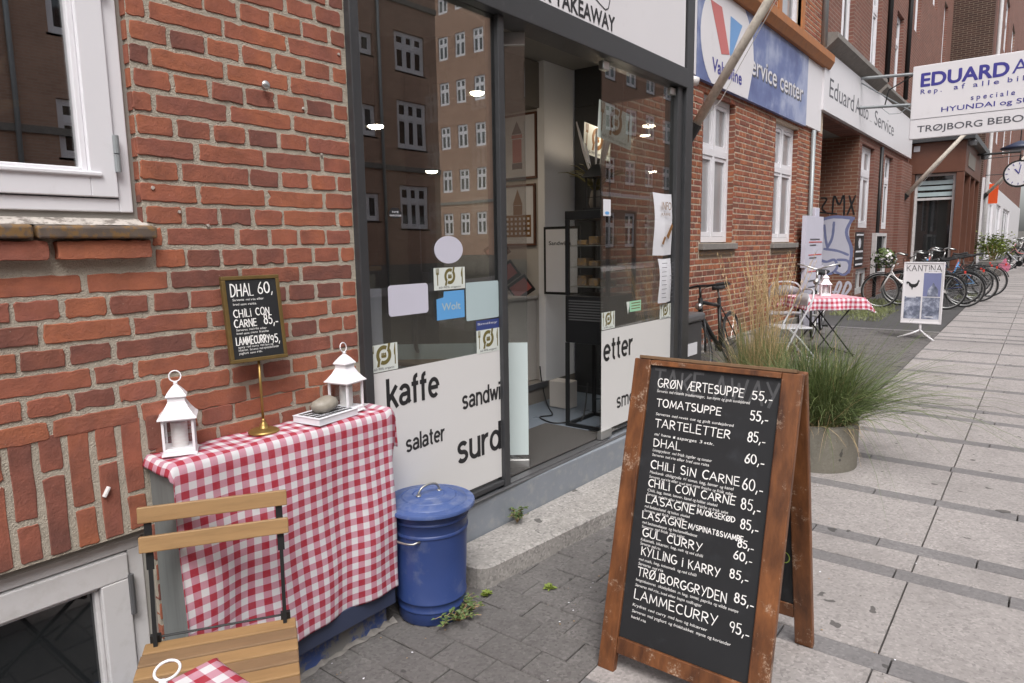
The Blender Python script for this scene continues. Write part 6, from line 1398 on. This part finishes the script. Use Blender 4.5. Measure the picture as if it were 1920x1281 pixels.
planter('round concrete planter with arching green grass behind the sandwich board', 4.80, -1.0, .255, .295, [
    ('grass_blades', 'grass_a', [dict(n=1300, r0=.19, L=.72, sp=.85, ar=.55, wd=.0042, seed=1), dict(n=420, r0=.16, L=.80, sp=1.15, ar=.75, wd=.0036, seed=2), dict(n=240, r0=.16, L=.95, sp=1.2, ar=.62, wd=.0034, seed=3, lean=(.02, -.25), az=(-1.0, .55))]),
    ('dark_blades', 'grass_d', [dict(n=480, r0=.18, L=.60, sp=.8, ar=.5, wd=.0045, seed=14)]),
    ('light_blades', 'grass_b', [dict(n=420, r0=.18, L=.70, sp=.9, ar=.55, wd=.0040, seed=4), dict(n=110, r0=.15, L=.9, sp=1.2, ar=.7, wd=.0034, seed=5, az=(-.9, .5))]),
    ('dead_blades', 'straw', [dict(n=240, r0=.22, L=.34, sp=1.35, ar=.75, wd=.0036, seed=6), dict(n=60, r0=.15, L=.75, sp=.8, ar=.5, wd=.003, seed=7)]),
    ('dead_mat', 'straw_dark', [dict(n=260, r0=.23, L=.22, sp=1.3, ar=.7, wd=.004, seed=8)])])
t = planter('round concrete planter with tall straw coloured feather grass nearer the bicycle', 5.42, -.42, .25, .295, [
    ('grass_blades', 'grass_b', [dict(n=700, r0=.17, L=.74, sp=.55, ar=.4, wd=.0040, seed=11), dict(n=300, r0=.17, L=.62, sp=1.0, ar=.6, wd=.0036, seed=12)]),
    ('dry_blades', 'straw', [dict(n=420, r0=.17, L=.72, sp=.6, ar=.4, wd=.0036, seed=13)])])
q = MB(); rr = random.Random(5)
for i in range(80):                                   # plumes: thin stalk, feathery head
    a = rr.uniform(0, 6.28); b = .13*math.sqrt(rr.random()); lx, ly = rr.gauss(0, .085), rr.gauss(0, .085); H = rr.uniform(.85, 1.16); p0 = V(5.42 + b*math.cos(a), -.42 + b*math.sin(a), gz(5.4)+.25)
    P = [p0 + V(lx*f*H*(1+.4*f), ly*f*H*(1+.4*f), H*f) for f in (0, .3, .6, .8, 1)]; q.tube(P, [.0016,.0015,.0014,.0012,.0008], 4)
    for k in range(26):
        f = .66 + .34*k/26; c = p0 + V(lx*f*H*(1+.4*f), ly*f*H*(1+.4*f), H*f); g = rr.uniform(0, 6.28); ln = .034*(1.05-abs(f-.80)*3) + .008; d = V(math.cos(g)*.45, math.sin(g)*.45, 1).normalized()*ln; s_ = V(-math.sin(g), math.cos(g), 0)*.0026
        q.add([c - s_, c + s_, c + d], [(0, 1, 2)])
q.build('plume', MT['straw'], t, recalc=False)

# ================================================================== BICYCLES
def make_bike(lab, group, loc, rz, frame, parts='full', basket=None, sport=False, dual=True, lod=1):
    """local: wheels in the xz plane, front towards +x, ground z = 0"""
    t = thing('bicycle', lab, 'bicycle', loc, rz, group); r = .335; bx = .54
    hub_r, hub_f = V(-bx, 0, r), V(bx, 0, r); bbk = V(-.08, 0, .28); seat = V(-.24, 0, .90 if not sport else .96); head = V(.33, 0, .86 if not sport else .90); hb = V(.385, 0, .66 if not sport else .70)
    for nm, h in (('front_wheel', hub_f), ('rear_wheel', hub_r)):
        q = MB(); q.ring(h, (1,0,0), (0,0,1), r-.016, .017, 40 if lod else 24, 7); w_ = q.build(nm, MT['rubber'], t, True, smooth=True)
        q = MB(); q.ring(h, (1,0,0), (0,0,1), r-.038, .009, 36 if lod else 24, 5); q.build('rim', MT['alu_light'] if sport else MT['steel'], w_, True, smooth=True)
        q = MB(); q.tube([h + V(0,-.045,0), h + V(0,.045,0)], .018 if nm == 'front_wheel' else .03, 10)
        ns = 24 if lod else 12
        for i in range(ns): a = 2*math.pi*i/ns; q.tube([h + V(0, .03 if i % 2 else -.03, 0), h + V(math.cos(a)*(r-.04), 0, math.sin(a)*(r-.04))], .0014, 3)
        q.build('spokes', MT['steel'], w_, True)
        if parts == 'full':
            q = MB(); a0, a1 = ((20, 165) if nm == 'rear_wheel' else (35, 170)); n = 16
            A = []; 
            for i in range(n+1):
                a = R(a0 + (a1-a0)*i/n) if nm == 'front_wheel' else R(a0 + (a1-a0)*i/n)
                for (yy, dr) in ((-.026, .0), (-.016, .014), (.016, .014), (.026, .0)): A.append(h + V(math.cos(a)*(r+.012+dr), yy, math.sin(a)*(r+.012+dr)))
            q.add(A, [(4*i+k, 4*i+k+1, 4*i+k+5, 4*i+k+4) for i in range(n) for k in range(3)]); o = q.build('mudguard', MT['iron'], t, True, smooth=True, recalc=False); s_ = o.modifiers.new('s', 'SOLIDIFY'); s_.thickness = .002
    fr_ = MB(); R_ = .017 if not sport else .022
    fr_.tube([seat - V(0,0,.12), bbk], R_, 8); fr_.tube([head - V(0,0,.02), hb], R_*1.1, 8); fr_.tube([hb, bbk], R_*1.15, 8)
    if sport: fr_.tube([head - V(.0,0,.06), seat - V(-.03,0,.20)], R_*.9, 8)
    else: fr_.tube(cr([hb + V(-.02,0,.05), hb + V(-.16,0,-.12), bbk + V(-.03,0,.22), bbk + V(-.09,0,.30)]), R_*.85, 8)
    for sy in (-1, 1):
        fr_.tube([bbk + V(0, sy*.03, 0), hub_r + V(0, sy*.055, 0)], .010, 6); fr_.tube([seat - V(-.02, -sy*.012, .20), hub_r + V(0, sy*.055, 0)], .008, 6)
        fr_.tube([hb + V(.0, sy*.02, -.01), hb + V(.05, sy*.05, -.10), hub_f + V(0, sy*.055, 0)], .012, 6)
    fr_.build('frame', MT[frame], t, True, smooth=True)
    q = MB(); q.tube([seat - V(.02,0,.16), seat + V(.0,0,-.005)], .013, 8); q.build('seat_post', MT['steel'], t, True, smooth=True)
    q = MB(); n = 14; A = []
    for i in range(n+1):
        f = i/n; x = seat.x - .15 + .28*f; wd = .085*(1-f)**.8 + .018; zz = seat.z + .02 + .018*math.cos(f*5); 
        for (yy, dz) in ((-1,-.035),(-.9,.0),(-.4,.018),(.4,.018),(.9,.0),(1,-.035)): A.append(V(x, yy*wd, zz + dz*.8))
    q.add(A, [(6*i+k, 6*i+k+1, 6*i+k+7, 6*i+k+6) for i in range(n) for k in range(5)] + [tuple(range(6)), tuple(6*n+k for k in reversed(range(6)))] + [(6*i+5, 6*i, 6*i+6, 6*i+11) for i in range(n)]); q.build('saddle', MT['rubber'], t, True, smooth=True)
    q = MB(); st = head + V(-.03, 0, .10); q.tube([head - V(0,0,.03), st], .014, 8)
    if sport: P = [st + V(.06,-.31,.0), st + V(.07,-.12,.0), st + V(.06,0,.01), st + V(.07,.12,0), st + V(.06,.31,0)]; q.tube([st, st + V(.06,0,.01)], .016, 8)
    else: P = [st + V(-.18,-.27,.06), st + V(-.05,-.27,.09), st + V(.02,-.14,.06), st + V(.0,0,.02), st + V(.02,.14,.06), st + V(-.05,.27,.09), st + V(-.18,.27,.06)]
    q.tube(cr([V(*p) for p in P], 4), .0115, 8); hbar = q.build('handlebar', MT['iron'] if sport else MT['steel'], t, True, smooth=True)
    q = MB()
    for e_, e2 in ((P[0], P[1]), (P[-1], P[-2])):
        e_ = V(*e_); e2 = V(*e2); d = (e2 - e_).normalized(); q.tube([e_ - d*.01, e_ + d*.11], .0165, 8)
    q.build('grip', MT['rubber'], hbar, True)
    q = MB(); q.tube([st + V(.06, -.2, -.02), st + V(.12, -.22, -.04), st + V(.10, -.30, -.05)], .006, 5); q.build('brake', MT['iron'], t, True); q = MB(); q.tube([st + V(.06, .2, -.02), st + V(.12, .22, -.04), st + V(.10, .30, -.05)], .006, 5); q.tube(cr([st + V(.08,.15,-.01), st + V(.20,.08,-.05), st + V(.16,0,-.3), hub_f + V(-.02,.05,.25)]), .003, 5); q.build('brake', MT['iron'], t, True)
    q = MB(); q.lathe([(.09,-.004),(.095,0),(.09,.004)], 20); 
    q2 = MB()
    for v in q.v: q2.v.append(bbk + V(v.x, .05 + v.z, v.y))
    q2.f = q.f; q2.m = q.m
    q2.tube([bbk + V(0,.055,0), bbk + V(.10,.07,-.13)], .009, 6); q2.tube([bbk + V(0,-.055,0), bbk + V(-.10,-.07,.13)], .009, 6); q2.box((bbk.x+.05, .07, bbk.z-.15), (bbk.x+.15, .15, bbk.z-.125)); q2.box((bbk.x-.15, -.15, bbk.z+.12), (bbk.x-.05, -.07, bbk.z+.145)); q2.build('crank', MT['iron'], t, True)
    q = MB()
    for s_ in (.08, -.08): q.tube([bbk + V(0,.05,s_), hub_r + V(0,.05,s_*.45)], .005, 4)
    q.build('chain', MT['iron'], t, True)
    if parts == 'full':
        q = MB(); z = r*2 + .05
        for yy in (-.05, 0, .05): q.tube([V(-.30, yy, z), V(-.80, yy, z)], .005, 5)
        for xx in (-.36, -.55, -.78): q.tube([V(xx,-.06,z), V(xx,.06,z)], .005, 5)
        for sy in (-1, 1): q.tube([V(-.68, sy*.055, z), hub_r + V(0, sy*.06, 0)], .005, 5)
        q.build('rack', MT['iron'], t, True); q = MB(); q.box((-.835,-.03,z-.05),(-.80,.03,z)); q.build('rear_lamp', MT['red'], t, True, bevel=.006)
    q = MB(); q.lathe([(0,-.03),(.03,-.02),(.036,.02),(.0,.025)], 12); 
    for v in q.v: v.x, v.z = v.z, -v.x
    for v in q.v: v += V(.42 if not sport else .40, 0, .80)
    q.build('front_lamp', MT['steel'], t, True, smooth=True)
    if sport: q = MB(); q.tube([bbk + V(-.1,.04,-.02), bbk + V(-.22,.20,-.275)], .008, 6); q.build('kickstand', MT['iron'], t, True)
    if basket:
        q = MB(); b0 = V(.50, 0, .78); n = 20
        for k in range(5): q.ring(b0 + V(0,0,.05*k), (1,0,0), (0,1,0), .13+.008*k, .006, n, 5)
        for i in range(n): a = 2*math.pi*i/n; q.tube([b0 + V(.13*math.cos(a), .13*math.sin(a), 0), b0 + V(.162*math.cos(a), .162*math.sin(a), .2)], .004, 4)
        q.disc(b0, (1,0,0), (0,1,0), .13, .13, (0,0,.006), n); bk = q.build('basket', MT['iron'], t, True)
        if basket == 'flowers':
            rr = random.Random(4); lf = MB(); fl = MB()
            for i in range(230):
                a = rr.uniform(0, 6.28); e_ = rr.uniform(-.6, 1.3); d = V(math.cos(a)*math.cos(e_), math.sin(a)*math.cos(e_), math.sin(e_)); p = b0 + V(0,0,.12) + d*rr.uniform(.12, .26); m = lf if i % 3 else fl; s_ = rr.uniform(.025, .05); u3 = d.cross(V(0,0,1)).normalized(); v3 = d.cross(u3)
                m.add([p + u3*s_, p + v3*s_*.7, p - u3*s_, p - v3*s_*.7 + d*.02], [(0,1,2,3)])
            lf.build('leaf', MT['leaf_a'], bk, True, recalc=False); fl.build('flower', MT['candle'], bk, True, recalc=False)
    return t
# black sports bike leaning by the shop's corner, front wheel to the camera
sp = make_bike('black sports bicycle leaning by the brick wall beside the shop corner post', None, (7.14, .56, gz(7.14)), R(183), 'iron', 'sport', None, True); sp.rotation_euler = (R(9), 0, R(183))
make_bike('cream coloured bicycle standing behind the gingham pavement table', None, (10.75, .50, gz(10.7)), R(180+8), 'candle', 'full', None, False)
BY = 'city bicycles parked in a row outside the brown bay'
b0 = make_bike('pale framed city bicycle with a basket of white flowers, nearest of the parked row', BY, (14.9, -.14, gz(14.9)), R(97), 'candle', 'full', 'flowers')
b1 = make_bike('black city bicycle second in the parked row, just behind the flower bicycle', BY, (15.5, -.38, gz(15.5)), R(93), 'iron', 'full', None)
cols = [('navy', 'dark blue city bicycle in the middle of the parked row', 16.1, -.30), ('iron', 'black city bicycle behind the dark blue one in the parked row', 16.7, -.52), ('sky_blue', 'light blue city bicycle near the far end of the parked row', 17.3, -.40), ('iron', 'black city bicycle last in the parked row with its rear wheel by the slabs', 17.9, -.62), ('red_print', 'faded red city bicycle last behind the parked row at the bay corner', 18.5, -.3)]
for i, (m, lab, x, y) in enumerate(cols):
    c = copy_tree(b1); c['label'] = lab; c.location = (x, y, gz(x)); c.rotation_euler = (0, 0, R(90 + random.uniform(-6, 8)))
    for ch in bpy.data.objects:
        if ch.parent == c and ch.name.startswith('frame'): ch.data = ch.data.copy(); ch.data.materials[0] = MT[m]
FB = 'bicycles clustered far down the pavement'
f0 = make_bike('grey city bicycle in the far cluster, nearest the green bush', FB, (27.2, -1.35, gz(27.2)), R(60), 'grey_metal', 'full', None, lod=0)
for i, (x, y, rz, m, lab) in enumerate(((28.4, -1.55, 75, 'iron', 'black bicycle in the middle of the far cluster'), (29.6, -1.45, 55, 'red_print', 'faded red bicycle in the far cluster under the white shop'), (30.8, -1.7, 80, 'iron', 'black bicycle leaning in the far cluster at the frame edge'), (32.2, -1.6, 65, 'candle', 'cream bicycle at the back of the far cluster'), (33.6, -1.9, 85, 'navy', 'dark blue bicycle deepest in the far cluster'))):
    c = copy_tree(f0); c['label'] = lab; c.location = (x, y, gz(x)); c.rotation_euler = (0, 0, R(rz))
    for ch in bpy.data.objects:
        if ch.parent == c and ch.name.startswith('frame'): ch.data = ch.data.copy(); ch.data.materials[0] = MT[m]

# ================================================================== PAVEMENT TABLE, CHAIRS, SIGN
tx, ty = 9.05, .02; tz = gz(tx)
t = thing('cafe_table', 'pavement table under gingham cloth on crossed black legs beyond the grass planters', 'table', (tx, ty, tz), R(130))
q = MB(); q.box((-.33,-.33,.70),(.33,.33,.722)); q.build('tabletop', MT['oak_dark'], t, True); xlegs(q, t, .28, .27, .70)
square_cloth('red and white gingham cloth on the pavement table beyond the grass planters', tx, ty, tz+.727, 40, .34, .145, 'gingham_small', 8)
lantern_copy('white metal lantern on the pavement table beyond the grass planters', 9.15, .03, tz+.73, 25, .98)
def metal_chair(lab, x, y, rz):
    t = thing('folding_chair', lab, 'chair', (x, y, gz(x)), R(rz), 'grey folding metal chairs at the pavement table')
    q = MB()
    P = [V(-.21,.26,0), V(-.205,.05,.45), V(-.20,-.09,.72), V(-.17,-.135,.83), V(-.09,-.155,.88), V(.09,-.155,.88), V(.17,-.135,.83), V(.20,-.09,.72), V(.205,.05,.45), V(.21,.26,0)]; q.tube(cr(P, 4), .0115, 8); q.build('back_frame', MT['grey_metal'], t, True, smooth=True)
    for sx in (-1, 1): q = MB(); q.tube([V(sx*.185,-.27,0), V(sx*.185,.0,.33), V(sx*.185,.14,.46)], .0105, 8); q.build('leg', MT['grey_metal'], t, True)
    q = MB(); q.box((-.19,-.14,.445),(.19,.22,.465)); q.build('seat', MT['grey_metal'], t, True, bevel=.008)
    q = MB(); n = 10; A = []
    for i in range(n+1): a = -1 + 2*i/n; yy = -.125 + .03*a*a; A += [V(a*.185, yy+.03, .70), V(a*.17, yy, .84 - .05*a*a)]
    q.add(A, [(2*i,2*i+2,2*i+3,2*i+1) for i in range(n)]); o = q.build('backrest', MT['grey_metal'], t, True, smooth=True, recalc=False); s_ = o.modifiers.new('s', 'SOLIDIFY'); s_.thickness = .012
    q = MB(); q.tube([V(-.185,-.2,.09),V(.185,-.2,.09)], .007, 6); q.tube([V(-.208,.2,.12),V(.208,.2,.12)], .007, 6); q.build('cross_bar', MT['grey_metal'], t, True)
    return t
metal_chair('grey folding metal chair with rounded back, standing at the far side of the pavement table', 9.35, .56, -80)
metal_chair('grey folding metal chair seen from the side, half hidden by the grass', 8.12, .10, 38)
# stand sign
t = thing('poster_stand', 'white framed poster sign on a three legged white stand in the middle of the pavement', 'sign', (10.95, -.80, gz(10.95)))
za, zb, ya, yb_ = gz(10.95)+.225, gz(10.95)+1.06, -1.045, -.565; xt = 10.93
d3 = V(0,-1,0); u3 = V(.035, 0, 1).normalized(); n3 = d3.cross(u3); c3 = V(xt, (ya+yb_)/2, (za+zb)/2); hw, hh = .245, .425
q = MB(); f = .020
q.obox(c3 + u3*(hh-f/2), (d3,u3,n3), (hw,f/2,.018)); q.obox(c3 - u3*(hh-f/2), (d3,u3,n3), (hw,f/2,.018)); q.obox(c3 + d3*(hw-f/2), (d3,u3,n3), (f/2,hh-f,.018)); q.obox(c3 - d3*(hw-f/2), (d3,u3,n3), (f/2,hh-f,.018)); q.build('frame', MT['sign_white'], t, bevel=.003)
q = MB(); q.obox(c3, (d3,u3,n3), (hw-f,hh-f,.010)); pn = q.build('sheet', MT['sign_white'], t)
o = c3 + n3*.0105 - d3*(hw-f) - u3*(hh-f); W, H = 2*(hw-f), 2*(hh-f)
q = MB(); hand(q, 'KANTINA', o + d3*.018 + u3*(H-.105), d3, u3, .080, W-.036, .009, .0012); q.build('lettering', MT['black_vinyl'], pn, recalc=False)
q = MB(); q.prism([(0,0),(W*.44,0),(W*.44,H*.38),(0,H*.38)], o + d3*.012 + u3*.045, d3, u3, n3*.001); q.build('poster', MT['poster_photo'], pn)
q = MB(); q.prism([(0,0),(W*.46,0),(W*.46,H*.40),(0,H*.40)], o + d3*(W*.51) + u3*(H*.44), d3, u3, n3*.001); q.build('poster', MT['fade_blue'], pn)
q = MB(); q.prism([(0,0),(W*.46,0),(W*.46,H*.37),(0,H*.37)], o + d3*(W*.51) + u3*.045, d3, u3, n3*.001); q.prism([(.04,.0),(.05,.10),(.09,.15),(.11,.20),(.13,.15),(.17,.10),(.17,.0)], o + d3*(W*.53) + u3*(H*.44), d3, u3, n3*.0016); q.build('poster', MT['poster_photo'], pn)
q = MB(); oo = o + d3*.105 + u3*(H*.615)
pts = [(-.085,.055),(-.075,.02),(-.06,.045),(-.045,.0),(-.02,-.02),(-.012,-.055),(-.006,-.055),(.0,-.022),(.03,-.02),(.055,.005),(.068,.045),(.066,.07),(.082,.062),(.074,.078),(.066,.095),(.056,.078),(.045,.045),(.02,.028),(-.02,.03),(-.05,.06),(-.07,.066)]
q.prism([(a*1.0, b*.95) for a, b in pts], oo, d3, u3, n3*.0015); q.build('rooster_print', MT['black_vinyl'], pn)
q = MB()
for (a, b_, w_) in ((.28,.70,.13),(.28,.67,.11),(.03,.335,.12),(.27,.07,.10)): q.prism([(0,0),(w_,0),(w_,.012),(0,.012)], o + d3*a + u3*(b_*H/.8), d3, u3, n3*.002)
q.build('small_print', MT['paper'], pn)
q = MB(); zg = gz(10.95); q.tube([V(xt-.01, -.805, zg+.10), V(xt, -.805, za)], .016, 10)
for a in (100, 225, 340): q.tube([V(xt-.01, -.805, zg+.13), V(xt-.01 + .10*math.cos(R(a)), -.805 + .10*math.sin(R(a)), zg+.075), V(xt-.01 + .27*math.cos(R(a)), -.805 + .27*math.sin(R(a)), zg+.012)], .012, 8)
q.build('tripod_foot', MT['sign_white'], t, smooth=True)
# grey container by the shop corner
t = thing('grey_container', 'dark grey container with a lid and pale label beside the shop corner post', 'container', (5.35, .35, gz(5.35)))
q = MB(); q.box((5.05, .12, gz(5.2)), (5.52, .58, .93)); q.build('body', MT['alu'], t, bevel=.015); q = MB(); q.box((5.03, .10, .931), (5.54, .60, 1.0)); q.build('lid', MT['alu_light'], t, bevel=.02)
q = MB(); q.box((5.045, .20, .62), (5.0495, .50, .90)); q.build('panel', MT['blue_grey'], t); q = MB(); q.box((5.18, .113, .66), (5.40, .119, .76)); q.build('label', MT['paper'], t)
t = thing('stone_block', 'dark stone block at the foot of the brick wall behind the grass', 'block', (8.6, .7, gz(8.6))); q = MB(); q.box((8.1, .62, gz(8.6)-.05), (8.9, .895, .38)); q.build('block', MT['grey_stone'], t, bevel=.02)
# bush in a trough by the far bicycles
t = thing('bush_trough', 'grey trough with a yellow green bush and red flowers beside the far bicycles', 'planter', (26.2, -.75, gz(26.2)))
q = MB(); q.box((25.2, -1.05, gz(25.6)), (27.2, -.45, gz(26.2)+.42)); q.build('trough', MT['grey_stone'], t, bevel=.02)
rr = random.Random(3); q = MB(); f_ = MB(); st = MB()
for i in range(9): a = rr.uniform(-.8, .8); st.tube([V(26.2+a, -.75, gz(26)+.4), V(26.2+a*1.1, -.75+rr.uniform(-.2,.2), gz(26)+.9)], .012, 5)
for i in range(1500):
    c = V(26.2 + rr.gauss(0, .48), -.75 + rr.gauss(0, .22), gz(26.2) + .86 + rr.gauss(0, .17)); g = rr.uniform(0, 6.28); s_ = rr.uniform(.03, .06); u_ = V(math.cos(g), math.sin(g), rr.uniform(-.6,.6)).normalized(); v_ = u_.cross(V(rr.random(), rr.random(), 1)).normalized(); q.add([c - u_*s_, c + v_*s_*.5, c + u_*s_, c - v_*s_*.5], [(0,1,2,3)])
for i in range(110):
    c = V(25.4 + rr.gauss(0, .30), -1.08 + rr.gauss(0, .06), gz(25.5) + .30 + rr.gauss(0, .08)); s_ = rr.uniform(.02, .045); f_.add([c + V(0,-s_,0), c + V(0,0,s_), c + V(0,s_,0), c - V(.01,0,s_)], [(0,1,2,3)])
st.build('stem', MT['straw_dark'], t); q.build('leaf', MT['leaf_b'], t, recalc=False); f_.build('flower', MT['chalk_pink'], t, recalc=False)
# rough grass along the wall
q = MB(); rr = random.Random(6)
for (x0, x1, y0, y1, n) in ((13.2, 16.4, .15, .92, 2600), (12.6, 14.5, .0, .5, 700), (17.2, 18.8, -1.0, -.6, 300)):
    for i in range(n):
        x = rr.uniform(x0, x1); y = rr.uniform(y0, y1); blades(q, x, y, gz(x)-.01, 1, .01, .11, .9, .5, .006, rr, seg=2)
tag(q.build('rough_grass', MT['grass_b'], None, recalc=False), kind='stuff')
